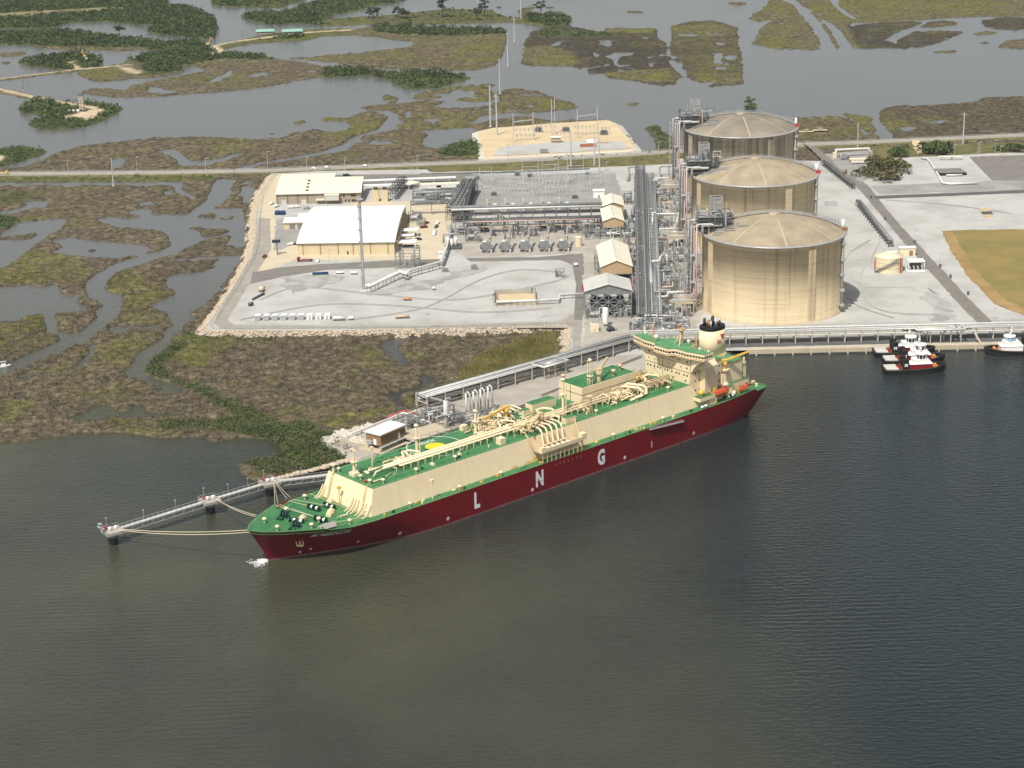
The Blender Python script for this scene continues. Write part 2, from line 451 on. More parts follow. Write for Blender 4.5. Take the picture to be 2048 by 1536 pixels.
for q in ([1710,720,1760,705,1815,710,1740,725], [1875,690,1930,685,2060,695,2060,712,1920,705], [1555,780,1620,775,1600,786], [1665,340,1900,330,2060,310,2060,392,1950,360,1800,350], [0,310,60,308,170,300,130,325,0,330], [0,360,70,360,40,375,0,372]):
    paint(1, q, l=1, o=0.4)
# --- far middle
paint(2, [-20,-200,480,-200,480,0,300,30,150,70,-20,95], l=1, g=0.7, o=0.4)
paint(2, [-20,115,180,100,280,95,420,85,640,60,760,50,860,60,980,55,990,70,1080,105,1140,100,1130,60,1160,45,1220,38,1230,48,1180,60,1250,75,1370,80,1450,110,1420,150,1320,160,1240,150,1150,135,1040,130,880,135,640,140,400,140,250,140,100,150,-20,150], l=1, o=0.7, g=0.35)
paint(2, [1180,95,1370,82,1440,110,1410,148,1320,155,1200,130], g=0.95)
paint(2, [-20,175,150,175,300,150,500,155,800,165,1060,180,1070,200,1060,240,1040,330,1000,380,900,405,760,415,640,400,560,390,540,410,500,415,400,400,250,400,120,390,90,365,-20,360,-20,325,150,315,330,295,500,275,520,245,420,235,300,215,150,200,-20,200], l=1, o=0.45)
paint(2, [280,152,500,155,800,167,1060,182,1060,195,800,212,600,208,400,200,300,190], g=0.95)
paint(2, [720,290,900,260,1040,250,1040,340,980,375,880,375,760,350], o=1)
paint(2, [-20,400,180,400,380,425,500,415,640,415,760,440,860,455,780,480,650,515,480,525,400,490,370,465,240,440,100,450,-20,455], l=1, g=0.8, o=0.5)
paint(2, [1140,375,1150,330,1160,260,1200,190,1300,160,1400,150,1500,165,1620,190,1640,165,1760,165,1930,165,1950,180,1960,230,2000,250,2060,260,2060,490,1980,500,1900,490,1740,465,1660,455,1640,430,1540,430,1520,405,1400,385,1250,385], l=1, dk=1, fr=0.35)
paint(2, [1145,370,1155,280,1300,265,1420,300,1500,380,1400,384,1250,382], o=1, dk=0, fr=0)
paint(2, [1300,165,1600,195,1800,200,1600,225,1350,225,1230,215], g=0.5, dk=0.4)
paint(2, [1650,168,1930,167,1900,195,1700,195,1620,192], o=0.8, dk=0)
paint(2, [1600,430,2040,400,2050,485,1900,485,1740,462], o=0.8, dk=0)
for q in ([1600,235,1650,230,1680,265,1640,275], [1640,330,1700,310,1830,300,1720,335,1710,380,1690,380,1690,345], [1880,365,1930,365,1910,395], [1320,260,1390,235,1380,250,1330,275], [1940,180,1975,180,1980,240,1960,235], [1990,265,2060,225,2060,240,2010,275,2030,330,2010,330], [1580,310,1600,320,1590,355], [1720,405,1750,405,1740,440]):
    paint(2, q, l=0)
paint(2, [200,630,330,600,340,550,440,575,400,610,600,585,480,575,560,540,780,500,1010,490,1000,540,1060,520,1200,520,1310,545,1340,575,1480,605,1480,630,1400,640,1200,660,980,670,900,690,840,720,640,730,500,755,430,700,430,660,320,650], l=1, o=0.7, fr=0.7)
paint(2, [620,590,700,560,760,525,860,545,880,575,820,570,720,590], l=0)
paint(2, [620,620,720,600,980,590,970,615,830,630,720,632], l=0)
paint(2, [980,500,1010,500,1020,600,990,610], l=0)
paint(2, [-20,690,130,695,200,660,280,650,350,670,370,690,300,760,180,790,80,850,-20,885], l=1, o=0.6)
paint(2, [-20,705,120,708,150,725,130,755,60,775,-20,760], l=0)
paint(2, [-20,918,120,880,220,800,390,760,560,760,600,790,560,840,620,870,700,865,770,835,870,825,900,830,930,935,700,950,450,965,200,975,-20,990], l=1)
paint(2, [700,865,770,835,870,825,905,830,925,915,700,920,640,900], g=0.75, o=0.6)
paint(2, [250,830,300,820,390,825,400,845,270,848], l=0)
paint(2, [400,730,700,720,880,725,860,750,560,757,420,757], l=1, o=0.6, fr=0.5)
paint(2, [860,728,1050,690,1150,680,1230,690,1300,705,1650,700,1700,740,1760,780,1810,820,1840,885,1400,925,930,935,900,830,880,745], l=1, o=0.2)
paint(2, [1860,750,1920,740,1970,735,1960,760,2000,790,2060,800,2060,890,1940,895,1930,820,1900,775], l=1, g=0.5)
paint(2, [1300,925,2100,880,2100,1000,1300,1000], l=1, o=0.6, g=0.4)
for q in ([985,40,1040,38,1030,48], [1280,42,1350,38,1320,50], [1760,60,1870,68,1860,75,1765,72], [1760,605,1840,603,1820,615,1765,618]):
    paint(2, q, l=1, o=0.6)
# --- far right
paint(3, [-20,150,100,125,240,120,370,160,380,200,375,260,395,300,405,380,400,430,410,490,300,500,180,510,110,470,60,445,-20,480], l=1, o=0.35, dk=0.7, fr=0.3)
paint(3, [-20,155,230,135,360,165,370,200,200,220,-20,200], o=0.8, dk=0.2)
paint(3, [120,440,400,430,405,485,290,495,180,505], o=0.8, dk=0.1)
for q in ([-20,340,30,370,80,440,60,450,-20,380], [235,320,270,320,270,370,240,375], [240,385,310,390,300,410,250,405], [20,195,135,195,130,215,30,208], [240,245,300,250,290,265,250,262], [300,325,350,320,365,345,320,350]):
    paint(3, q, l=0)
paint(3, [430,110,500,60,540,30,580,-200,640,-200,640,0,700,30,760,100,800,150,840,210,870,290,760,290,620,285,520,275,450,255,470,230,490,190,520,150,580,110,500,125], l=1, o=0.6, fr=0.45)
paint(3, [490,225,560,215,700,235,680,280,560,275], o=1, fr=0)
paint(3, [690,-200,745,-200,745,0,790,50,860,110,920,180,975,282,945,282,905,210,850,130,780,50,710,0], l=1, o=0.85)
paint(3, [745,-200,2600,-200,2600,95,1790,95,1560,105,1400,120,1200,130,1040,130,1020,170,1070,282,1050,282,1000,220,980,180,920,140,880,110,800,50,760,0], l=1, o=0.95)
paint(3, [900,-200,1000,-200,960,30,1070,110,1040,112,960,60,915,10], l=0)
paint(3, [1020,160,1100,140,1400,125,1460,130,1400,155,1300,190,1230,235,1300,255,1390,270,1370,285,1240,278,1150,285,1070,280], l=1, dk=1, o=0.1)
paint(3, [1300,235,1400,185,1540,180,1700,185,1640,215,1560,245,1450,275,1390,280,1310,260], l=1, dk=0.9, o=0.1)
paint(3, [1430,160,1480,130,1580,118,1660,130,1650,145,1540,155], l=1, dk=0.8)
paint(3, [1790,120,1900,105,2600,100,2600,170,1960,175,1880,170,1810,150], l=1, dk=0.9)
for q in ([1740,195,1820,180,1900,190,1820,205], [1770,248,1850,245,1840,255], [1890,275,1940,240,2048,225,2600,225,2600,285,2048,285], [1465,303,1600,297,1700,293,1600,308], [310,15,400,12,430,18,360,35], [440,78,480,74,470,82], [535,326,575,326,560,332], [555,368,590,368,570,376]):
    paint(3, q, l=1, o=0.5)
paint(3, [1200,650,1240,625,1350,615,1500,618,1640,605,1770,595,1800,575,1900,565,2600,575,2600,790,1700,810,1280,810,1230,740,1195,700], l=1, dk=0.5)
paint(3, [1230,720,1320,700,1400,735,1340,780,1280,785], o=0.7, dk=0)
paint(3, [1400,715,1500,710,1620,690,1560,725,1480,720], l=0)
paint(3, [1320,740,1400,735,1440,755,1340,770], l=0)
paint(3, [700,690,940,680,1000,690,1060,720,1100,740,1190,720,1200,820,1140,830,700,850], l=1, o=0.3)
paint(3, [980,660,1060,670,1160,680,1190,720,1100,740], l=1, fr=0.75, o=0.8)
paint(3, [1040,720,1080,730,1150,790,1130,795], l=0)
paint(3, [1150,690,1200,700,1285,795,1205,795,1170,740], l=0)
# --- near left marsh: creeks and ponds
for q in ([-600,95,940,90,980,85,980,130,1070,180,1040,187,960,150,930,110,-600,112],
          [1170,72,1265,72,1245,140,1215,190,1150,235,1060,270,1000,335,990,400,930,430,860,460,740,490,650,520,540,575,470,625,465,650,470,690,500,730,555,755,660,760,650,705,560,700,555,670,590,600,680,560,760,540,880,490,940,490,1000,430,1060,400,1080,385,1010,335,1010,280,1060,225,1110,190,1140,130],
          [530,300,550,280,690,285,900,265,1000,270,1060,225,1080,300,1000,335,1080,390,940,490,880,490,800,480,930,430,900,370,830,345,700,340,600,330],
          [1060,270,1140,235,1300,230,1325,330,1320,420,1300,500,1225,600,1180,680,1080,770,1010,805,1040,830,960,890,900,800,810,755,950,690,890,640,900,600,960,500,1000,430,1000,335,1000,290],
          [465,640,660,700,650,780,600,840,530,900,450,960,300,1010,150,1080,0,1140,-500,1260,-500,1210,0,1085,100,1040,340,940,310,905,420,905,480,860,540,800,555,755],
          [-500,650,150,655,290,650,340,690,390,720,440,750,480,755,440,790,380,800,300,800,285,815,310,830,305,910,260,915,250,870,230,795,140,815,100,845,-500,860],
          [960,830,1040,830,960,890,900,960,830,1030,790,1080,780,1130,880,1170,970,1200,990,1225,950,1240,880,1220,780,1170,690,1135,665,1110,700,1080,780,1010,870,930],
          [0,385,50,340,100,305,200,300,300,285,355,290,340,320,230,400,100,500,0,560,-300,660,-300,400],
          [-200,260,0,250,80,235,150,215,120,200,190,190,260,205,240,235,160,235,80,260,0,278,-200,300],
          [270,470,340,440,300,410,270,400,360,390,440,400,560,410,680,420,790,430,820,455,750,485,640,500,520,495,400,490],
          [690,255,750,235,820,245,790,265,850,265,780,277], [750,200,820,195,830,206,770,216], [880,140,930,130,920,170,890,165],
          [450,955,500,965,515,1000,480,1050,440,1085,420,1085,440,1050,480,1010,475,975],
          [340,1360,400,1350,500,1320,500,1290,580,1290,640,1330,700,1335,720,1290,770,1290,790,1320,850,1340,1000,1335,1020,1345,900,1357,700,1362,600,1357,480,1377,420,1382],
          [580,900,600,870,690,870,800,870,900,840,880,865,820,890,680,882,650,912], [1040,1155,1130,1155,1150,1177,1060,1177], [1325,1182,1352,1190,1330,1225],
          [1290,110,1340,75,1380,90,1350,97], [1310,205,1300,110,1350,110,1380,130,1340,205], [120,1130,190,1115,170,1140,110,1142], [240,1110,290,1105,280,1150,240,1140], [560,1160,610,1165,590,1178,555,1175], [200,555,240,560,225,575,205,570], [250,595,300,590,290,608,255,608]):
    paint(4, q, l=0)
for q in ([1040,280,1130,255,1200,270,1270,275,1250,292,1170,290,1100,282], [1000,335,1090,330,1110,345,1240,345,1235,360,1150,385,1090,385,1060,360],
          [940,490,1000,450,1080,410,1200,380,1250,378,1240,395,1210,430,1290,440,1300,480,1200,490,1100,495,1000,505], [780,590,900,560,880,530,1000,510,1190,500,1160,550,1080,575,920,590,890,605,800,610],
          [-100,388,120,380,170,365,220,375,140,402,-100,402], [470,455,515,453,505,468,480,468], [550,472,610,475,580,482]):
    paint(4, q, l=1, dk=0.3)
paint(4, [-500,500,200,470,420,495,500,560,540,585,450,640,300,645,100,640,-500,640], o=0.95)
paint(4, [560,690,600,600,740,545,760,580,800,620,700,690], o=0.8)
paint(4, [600,870,660,760,720,700,900,690,820,760,930,830,800,870,720,860], o=0.75)
paint(4, [450,1010,600,930,850,900,780,1000,700,1060,600,1080,500,1060], o=0.6)
paint(4, [-500,1350,100,1270,180,1300,100,1400,-500,1480], o=0.9)
paint(4, [430,1240,650,1180,820,1210,800,1250,600,1290,480,1290], o=0.7)
paint(4, [-500,860,220,795,255,870,340,940,100,1035,-500,1180], dk=0.55, o=0.45)
paint(4, [560,1370,820,1360,1000,1370,1000,1470,800,1460,620,1430], o=0.95, g=0.2)
paint(4, [960,960,1150,950,1300,970,1150,1040,1100,1100,980,1090,920,1060], o=0.9)
paint(4, [1300,990,1400,980,1509,990,1509,1030,1380,1020], o=0.9)
paint(4, [1400,1150,1509,1120,1509,1220,1420,1200], o=0.9)
paint(4, [1150,1170,1330,1150,1350,1190,1250,1210,1180,1200], o=0.9)
paint(4, [-600,55,900,62,1150,55,1160,78,900,90,-600,92], o=0.8, g=0.35)
paint(4, [-600,130,250,150,150,200,0,225,-600,240], o=0.6, g=0.4)
paint(4, [-600,290,60,280,100,300,40,345,-600,380], g=0.8)
# shrub belts beside the plant and along the bank
paint(4, [780,1080,900,1000,960,930,1020,915,1050,935,1000,980,900,1060,880,1120,1000,1175,1100,1195,1200,1255,1350,1325,1509,1390,1560,1430,1560,1500,1400,1470,1250,1440,900,1420,820,1415,900,1390,1200,1370,1290,1365,1200,1310,1050,1225,950,1175,800,1130], g=0.75, o=0.6)
paint(4, [950,925,1100,925,1509,935,1509,965,1150,955,960,980], o=0.9, g=0.25)
paint(0, [545,860,600,845,650,868,690,890,725,912,690,925,640,935,600,935,570,925,565,900,540,880], g=0.95)
paint(0, [480,925,560,915,640,932,600,948,540,952,500,942], g=0.7, o=0.9)
paint(0, [472,931,480,924,520,940,530,962,500,958], o=1, g=0)
# creek in the near right marsh, reeds
paint(7, [360,65,440,20,560,10,540,40,470,70,520,130,560,190,640,230,720,265,700,300,650,330,560,345,500,360,500,400,540,440,480,445,440,400,390,360,450,355,560,335,620,310,640,270,600,220,500,180,440,140,400,100], l=0)
paint(7, [880,240,960,170,1050,110,1250,50,1450,-20,1450,140,1300,205,1100,285,900,305], o=1, s=0.15)
paint(7, [540,390,700,340,880,270,1000,290,850,350,700,400,560,445], g=0.5, o=0.9)
paint(7, [0,560,150,500,450,440,480,460,250,520,60,590], o=0.8)
paint(7, [200,60,330,90,380,130,300,150,230,120], o=0.8)
paint(0, [1690,330,1730,290,1820,300,2040,300,2040,315,1800,330,1820,365,1720,365], g=0.5)

lb = blur(blur(land, 2), 2)
n8, n4, n20, n45 = fbm(9,21,3), fbm(4.0,31,2), fbm(22,41,3), fbm(50,51,3)
n12 = fbm(12,61,3); n6 = fbm(6.5,71,2); ridge = 1 - np.abs(2 * fbm(7,81,2) - 1)
ponds = (np.clip((n20 - 0.63) * 4,0,1) + np.clip((n12 - 0.66) * 6,0,1) * (1 - olive * 0.6)) * np.clip(1 - green * 1.5 - sandm * 3,0,1) * 0.55
m_ = lb + (n8 - 0.5) * 0.55 - ponds - np.clip(frag, 0,1) * np.clip((n12 - 0.46) * 5.0,-0.1,0.8) * 0.8 - (lb < 0.12) * 0.6 + (sandm > 0.5) * 0.3
hgt = np.clip((m_ - 0.5) * 7.0,-1.2,0.75)
lnd = np.clip((m_ - 0.5) * 4,0,1)
hgt = hgt + lnd * (1 - np.clip(sandm, 0,1)) * ((n4 - 0.5) * 1.6 + (n6 - 0.45) * 1.9 * (1 - olive * 0.5) - (ridge - 0.6) * 0.9 * (1 - olive * 0.6) + 0.25)
og, gg, sg, dg = (blur(np.clip(a, 0,1), 2) for a in (olive, green, sandm, darkm))
og = np.clip(og * 0.85 + (n45 - 0.56) * 1.5 + (n8 - 0.5) * 1.1,0,1)
gg = np.clip(gg * (0.55 + n8), 0,1)
dg = np.clip(np.maximum(dg, np.clip((0.45 - hgt) * 3.0,0,1)), 0,1); og = og * np.clip(1 - np.clip((0.35 - hgt) * 3.0,0,1), 0,1)  # low edges darkened: wet mud, with bank shade put into the cover

def samp(a, x, y):
    fx = np.clip(x - X0 - 0.5,0, W_ - 1.01); fy = np.clip(y - Y0 - 0.5,0, H_ - 1.01)
    i = fx.astype(int); j = fy.astype(int); fx = fx - i; fy = fy - j
    return (a[j, i] * (1 - fx) + a[j, i + 1] * fx) * (1 - fy) + (a[j + 1, i] * (1 - fx) + a[j + 1, i + 1] * fx) * fy

# pad outlines (world, metres)
PAD = [G(548,347), G(520,390), G(513,430), G(511,480), G(502,515), G(470,570), G(440,615), G(412,655), G(420,661), G(700,660), G(1000,655), G(1130,650), G(1142,655), G(1140,690), G(1138,722), G(1200,712)] + \
      [(68,1029), (87,1032), (130,1032), (420,1032), (560,1032), (560,1536), (424,1536), (266,1541), G(1640,322), (134,1537), (79,1521), (-59,1518), (-148,1521)]
padm = np.zeros((H_, W_), np.float32)
fillw(padm, PAD, 1)
padm = blur(padm, 1)

def band(xa, xb, sx, ya, yb, sy):
    xs = np.arange(xa, xb + sx, sx); ys = np.arange(ya, yb + sy, sy)
    Xg, Yg = np.meshgrid(xs, ys)
    Z = samp(hgt, Xg, Yg).astype(np.float32)
    keep = np.maximum(np.maximum(Z[:-1, :-1], Z[1:, :-1]), np.maximum(Z[:-1,1:], Z[1:, 1:])) > -0.25
    keep &= samp(padm, (Xg[:-1, :-1] + sx / 2), (Yg[:-1, :-1] + sy / 2)) < 0.95
    nx = len(xs)
    jj, ii = np.nonzero(keep)
    a = jj * nx + ii
    F = np.stack([a, a + 1, a + nx + 1, a + nx], 1)
    used = np.zeros(Xg.size, bool); used[F.ravel()] = True
    idx = np.cumsum(used) - 1
    V = np.stack([Xg.ravel(), Yg.ravel(), Z.ravel()], 1)[used]
    return V, idx[F]
parts_ = [band(-430,300,0.85,800,1230,1.3), band(-520,540,1.25,1230,1780,2.3), band(-860,860,2.2,1780,3000,4.2)]
Vs, Fs, o_ = [], [], 0
for v, f in parts_:
    Vs.append(v); Fs.append(f + o_); o_ += len(v)
V = np.concatenate(Vs).astype(np.float32); F = np.concatenate(Fs).astype(np.int32)
def np_mesh(name, V, F, mats, smooth=False):
    me = bpy.data.meshes.new(name)
    k = F.shape[1]
    me.vertices.add(len(V)); me.vertices.foreach_set('co', np.ascontiguousarray(V, np.float32).ravel())
    me.loops.add(F.size); me.loops.foreach_set('vertex_index', np.ascontiguousarray(F, np.int32).ravel())
    me.polygons.add(len(F)); me.polygons.foreach_set('loop_start', np.arange(0, F.size, k, dtype=np.int32))
    if smooth: me.polygons.foreach_set('use_smooth', np.ones(len(F), bool))
    for m in mats: me.materials.append(MATS[m] if isinstance(m, str) else m)
    me.update(calc_edges=True)
    return me

# marsh material: ground cover (brown marsh, olive grass, green scrub, sand) plus painted bank shade
mm = bpy.data.materials.new('marsh_cover'); mm.use_nodes = True
nt = mm.node_tree; b = nt.nodes['Principled BSDF']
b.inputs['Roughness'].default_value = 1.0; b.inputs['Specular IOR Level'].default_value = 0.1
at = nt.nodes.new('ShaderNodeAttribute'); at.attribute_name = 'cover'
sep = nt.nodes.new('ShaderNodeSeparateColor'); nt.links.new(at.outputs['Color'], sep.inputs[0])
geo = nt.nodes.new('ShaderNodeNewGeometry')
def nz(sc, det=5):
    n = nt.nodes.new('ShaderNodeTexNoise'); n.inputs['Scale'].default_value = sc; n.inputs['Detail'].default_value = det; n.inputs['Roughness'].default_value = 0.65
    nt.links.new(geo.outputs['Position'], n.inputs['Vector']); return n
def ramp(src, a, ca, bb, cb):
    r = nt.nodes.new('ShaderNodeValToRGB'); e = r.color_ramp.elements
    e[0].position, e[0].color, e[1].position, e[1].color = a, (*ca, 1), bb, (*cb, 1)
    nt.links.new(src, r.inputs[0]); return r
def mix(f, a, c):
    x = nt.nodes.new('ShaderNodeMix'); x.data_type = 'RGBA'
    if isinstance(f, float): x.inputs[0].default_value = f
    else: nt.links.new(f, x.inputs[0])
    nt.links.new(a, x.inputs[6]); nt.links.new(c, x.inputs[7]); return x.outputs[2]
nA, nB, nC = nz(0.24,8), nz(0.045,4), nz(0.9,4)
brown = ramp(nA.outputs[0], 0.38, (0.052,0.044,0.030), 0.64, (0.185,0.156,0.105))
oliv = ramp(nA.outputs[0], 0.36, (0.060,0.068,0.022), 0.66, (0.190,0.180,0.062))
grn = ramp(nA.outputs[0], 0.30, (0.030,0.052,0.018), 0.72, (0.085,0.115,0.035))
drk = ramp(nA.outputs[0], 0.34, (0.028,0.026,0.021), 0.68, (0.095,0.084,0.060))
snd = ramp(nA.outputs[0], 0.30, (0.44,0.36,0.24), 0.72, (0.60,0.51,0.36))
c_ = mix(at.outputs['Alpha'], brown.outputs[0], drk.outputs[0])
c_ = mix(sep.outputs[0], c_, oliv.outputs[0])
c_ = mix(sep.outputs[1], c_, grn.outputs[0])
c_ = mix(sep.outputs[2], c_, snd.outputs[0])
tin = ramp(nB.outputs[0], 0.3, (0.8,0.8,0.8), 0.7, (1.18,1.14,1.1))
mul = nt.nodes.new('ShaderNodeMix'); mul.data_type = 'RGBA'; mul.blend_type = 'MULTIPLY'; mul.inputs[0].default_value = 1.0
nt.links.new(c_, mul.inputs[6]); nt.links.new(tin.outputs[0], mul.inputs[7])
nt.links.new(mul.outputs[2], b.inputs['Base Color'])
bp = nt.nodes.new('ShaderNodeBump'); bp.inputs['Strength'].default_value = 1.0; bp.inputs['Distance'].default_value = 0.8
nt.links.new(nC.outputs[0], bp.inputs['Height']); nt.links.new(bp.outputs[0], b.inputs['Normal'])
MATS['marsh_cover'] = mm
me = np_mesh('marsh', V, F, ['marsh_cover'], True)
ca = me.color_attributes.new('cover', 'FLOAT_COLOR', 'POINT')
cv = np.stack([samp(a, V[:, 0], V[:, 1]) for a in (og, gg, np.clip(sg, 0,1), dg)], 1).astype(np.float32)
ca.data.foreach_set('color', cv.ravel())
link('marsh', me)['kind'] = 'structure'

# seabed sheet far below and the water surface
wm = bpy.data.materials.new('river_water'); wm.use_nodes = True
nt = wm.node_tree; b = nt.nodes['Principled BSDF']
geo = nt.nodes.new('ShaderNodeNewGeometry')
b.inputs['Roughness'].default_value = 0.10
b.inputs['IOR'].default_value = 1.33
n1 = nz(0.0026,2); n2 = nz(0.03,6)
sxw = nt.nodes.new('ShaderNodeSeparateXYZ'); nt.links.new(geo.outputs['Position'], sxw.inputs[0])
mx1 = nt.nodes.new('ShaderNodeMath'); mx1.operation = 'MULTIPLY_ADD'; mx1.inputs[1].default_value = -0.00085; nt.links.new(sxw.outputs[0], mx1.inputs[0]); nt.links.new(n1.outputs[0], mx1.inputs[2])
cr1 = ramp(mx1.outputs[0], 0.36, (0.013,0.020,0.021), 0.72, (0.062,0.063,0.036))  # olive-to-slate drift: sediment, with cloud reflections put into the colour
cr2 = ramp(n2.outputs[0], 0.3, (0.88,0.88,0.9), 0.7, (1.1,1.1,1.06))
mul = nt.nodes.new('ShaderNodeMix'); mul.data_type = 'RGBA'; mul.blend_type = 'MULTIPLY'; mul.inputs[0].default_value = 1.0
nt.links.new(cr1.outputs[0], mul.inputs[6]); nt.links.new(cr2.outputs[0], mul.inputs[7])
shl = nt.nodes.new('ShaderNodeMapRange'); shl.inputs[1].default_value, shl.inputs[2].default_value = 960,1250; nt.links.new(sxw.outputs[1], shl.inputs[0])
silt_sheen = nt.nodes.new('ShaderNodeMix'); silt_sheen.data_type = 'RGBA'; nt.links.new(shl.outputs[0], silt_sheen.inputs[0]); nt.links.new(mul.outputs[2], silt_sheen.inputs[6]); silt_sheen.inputs[7].default_value = (0.105,0.108,0.098,1)  # paler inland water: silt, plus sky reflection put into the base colour
nt.links.new(silt_sheen.outputs[2], b.inputs['Base Color'])
def mapped(scale, rot):
    mp = nt.nodes.new('ShaderNodeMapping'); mp.inputs['Scale'].default_value = scale; mp.inputs['Rotation'].default_value = (0,0, rot)
    nt.links.new(geo.outputs['Position'], mp.inputs[0]); return mp.outputs[0]
wa = nt.nodes.new('ShaderNodeTexNoise'); wa.inputs['Scale'].default_value = 0.42; wa.inputs['Detail'].default_value = 5
nt.links.new(mapped((0.6,1.3,1), R(14)), wa.inputs['Vector'])
wb = nt.nodes.new('ShaderNodeTexWave'); wb.inputs['Scale'].default_value = 0.088; wb.inputs['Distortion'].default_value = 6.0; wb.inputs['Detail'].default_value = 2; wb.inputs['Detail Scale'].default_value = 0.6
wb.bands_direction = 'Y'
nt.links.new(mapped((0.25,1,1), R(-3)), wb.inputs['Vector'])
wmask = nz(0.008,2)
wr = ramp(wmask.outputs[0], 0.45, (0,0,0), 0.62, (1,1,1))
m1 = nt.nodes.new('ShaderNodeMath'); m1.operation = 'MULTIPLY'
nt.links.new(wb.outputs[1], m1.inputs[0]); nt.links.new(wr.outputs[0], m1.inputs[1])
m2 = nt.nodes.new('ShaderNodeMath'); m2.operation = 'MULTIPLY_ADD'; m2.inputs[1].default_value = 0.22
nt.links.new(m1.outputs[0], m2.inputs[0]); nt.links.new(wa.outputs[0], m2.inputs[2])
bp = nt.nodes.new('ShaderNodeBump'); bp.inputs['Strength'].default_value = 0.8; bp.inputs['Distance'].default_value = 0.8
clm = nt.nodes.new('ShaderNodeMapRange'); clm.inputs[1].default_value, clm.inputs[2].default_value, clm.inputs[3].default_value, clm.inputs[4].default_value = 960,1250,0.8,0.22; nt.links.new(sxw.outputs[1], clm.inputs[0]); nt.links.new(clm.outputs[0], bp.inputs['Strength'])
nt.links.new(m2.outputs[0], bp.inputs['Height']); nt.links.new(bp.outputs[0], b.inputs['Normal'])
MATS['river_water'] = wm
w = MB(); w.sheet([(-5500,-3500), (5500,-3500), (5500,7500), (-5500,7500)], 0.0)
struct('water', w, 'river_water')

hz_ = bpy.data.materials.new('haze_air'); hz_.use_nodes = True; nt = hz_.node_tree; nt.nodes.clear()
vo = nt.nodes.new('ShaderNodeVolumePrincipled'); vo.inputs['Color'].default_value = (0.86,0.90,0.94,1); vo.inputs['Density'].default_value = 0.000028; vo.inputs['Anisotropy'].default_value = 0.2
ou = nt.nodes.new('ShaderNodeOutputMaterial'); nt.links.new(vo.outputs[0], ou.inputs['Volume']); MATS['haze_air'] = hz_
hb_ = MB(); hb_.box(-5600,5600,-3600,7600,-6,338)
struct('haze', hb_, 'haze_air', kind='stuff')
# ------------------------------------------------------------------ made ground: yard, roads, quay
def outset(poly_, d):
    n = len(poly_); out = []
    a = sum(poly_[i][0] * poly_[(i + 1) % n][1] - poly_[(i + 1) % n][0] * poly_[i][1] for i in range(n))
    sgn = 1 if a > 0 else -1
    for i in range(n):
        p, q, r = Vector(poly_[i - 1]), Vector(poly_[i]), Vector(poly_[(i + 1) % n])
        e1, e2 = (q - p).normalized(), (r - q).normalized()
        n1, n2 = Vector((e1.y, -e1.x)) * sgn, Vector((e2.y, -e2.x)) * sgn
        b_ = (n1 + n2)
        b_ = b_.normalized() if b_.length > 1e-3 else n1
        out.append(tuple(q + b_ * d / max(0.5, b_.dot(n1))))
    return out
PZ = 3.0
yard = MB(); yard.sheet(PAD, PZ)
skirt_out = outset(PAD, 6.0)
for i in range(len(PAD)):
    j = (i + 1) % len(PAD)
    quay_edge = PAD[i][1] < 1033 and PAD[j][1] < 1033 and PAD[i][0] > 85
    if quay_edge: continue
    a, b_, c, e = PAD[i], PAD[j], skirt_out[j], skirt_out[i]
    yard.add([(a[0], a[1], PZ), (b_[0], b_[1], PZ), (c[0], c[1], -0.6), (e[0], e[1], -0.6)], [(0,1,2,3)], 1)
struct('gravel_yard', yard, ['gravel', 'gravel_grey'], label='pale gravel yard of the gas terminal')
LV = [0.0]
ROUGH = ('gravel', 'gravel_grey', 'gravel_dirty', 'sand', 'stain_grey', 'verge', 'field_grass', 'dead_grass', 'slab')
def ragged(pts, amp, seed):
    r = random.Random(seed); out = []
    for i in range(len(pts)):
        a, b_ = pts[i], pts[(i + 1) % len(pts)]; L = math.dist(a, b_); n = max(1, int(L / 3.0))
        nx, ny = (b_[1] - a[1]) / max(L, .01), -(b_[0] - a[0]) / max(L, .01); o = 0.0
        for k in range(n):
            o = o * 0.6 + r.gauss(0, amp * 0.7) if k else 0.0
            out.append((a[0] + (b_[0] - a[0]) * k / n + nx * o, a[1] + (b_[1] - a[1]) * k / n + ny * o))
    return out
def road(name, pts, m, z=None, label=None, zb=PZ):
    LV[0] += 0.004
    if m in ROUGH: pts = ragged(pts, 2.2 if m == 'stain_grey' else 0.7, int(LV[0] * 1000))
    elif m.startswith('asphalt'): pts = ragged(pts, 0.25, int(LV[0] * 1000))
    s = MB(); s.sheet(pts, zb + (0.02 + LV[0] if z is None else z))
    return struct(name, s, m, label=label)
def path_poly(pts, w):
    L, Rr = [], []
    for i, p in enumerate(pts):
        a = Vector(pts[max(i - 1,0)]); b_ = Vector(pts[min(i + 1, len(pts) - 1)])
        t = (b_ - a).normalized(); n = Vector((-t.y, t.x))
        ww = w[i] if isinstance(w, (list, tuple)) else w
        L.append(tuple(Vector(p) + n * ww / 2)); Rr.append(tuple(Vector(p) - n * ww / 2))
    return L + Rr[::-1]
def ribbon(name, pts, w, m, label=None, zb=PZ, z=None):
    LV[0] += 0.004
    p = path_poly(pts, w); n = len(pts); s = MB()
    zz = zb + (0.02 + LV[0] if z is None else z)
    s.add([(q[0], q[1], zz) for q in p], [(i + 1, i, 2 * n - 1 - i, 2 * n - 2 - i) for i in range(n - 1)])
    return struct(name, s, m, label=label)
def gp(*fl, z=3.0): return [G(fl[i], fl[i + 1], z) for i in range(0, len(fl), 2)]

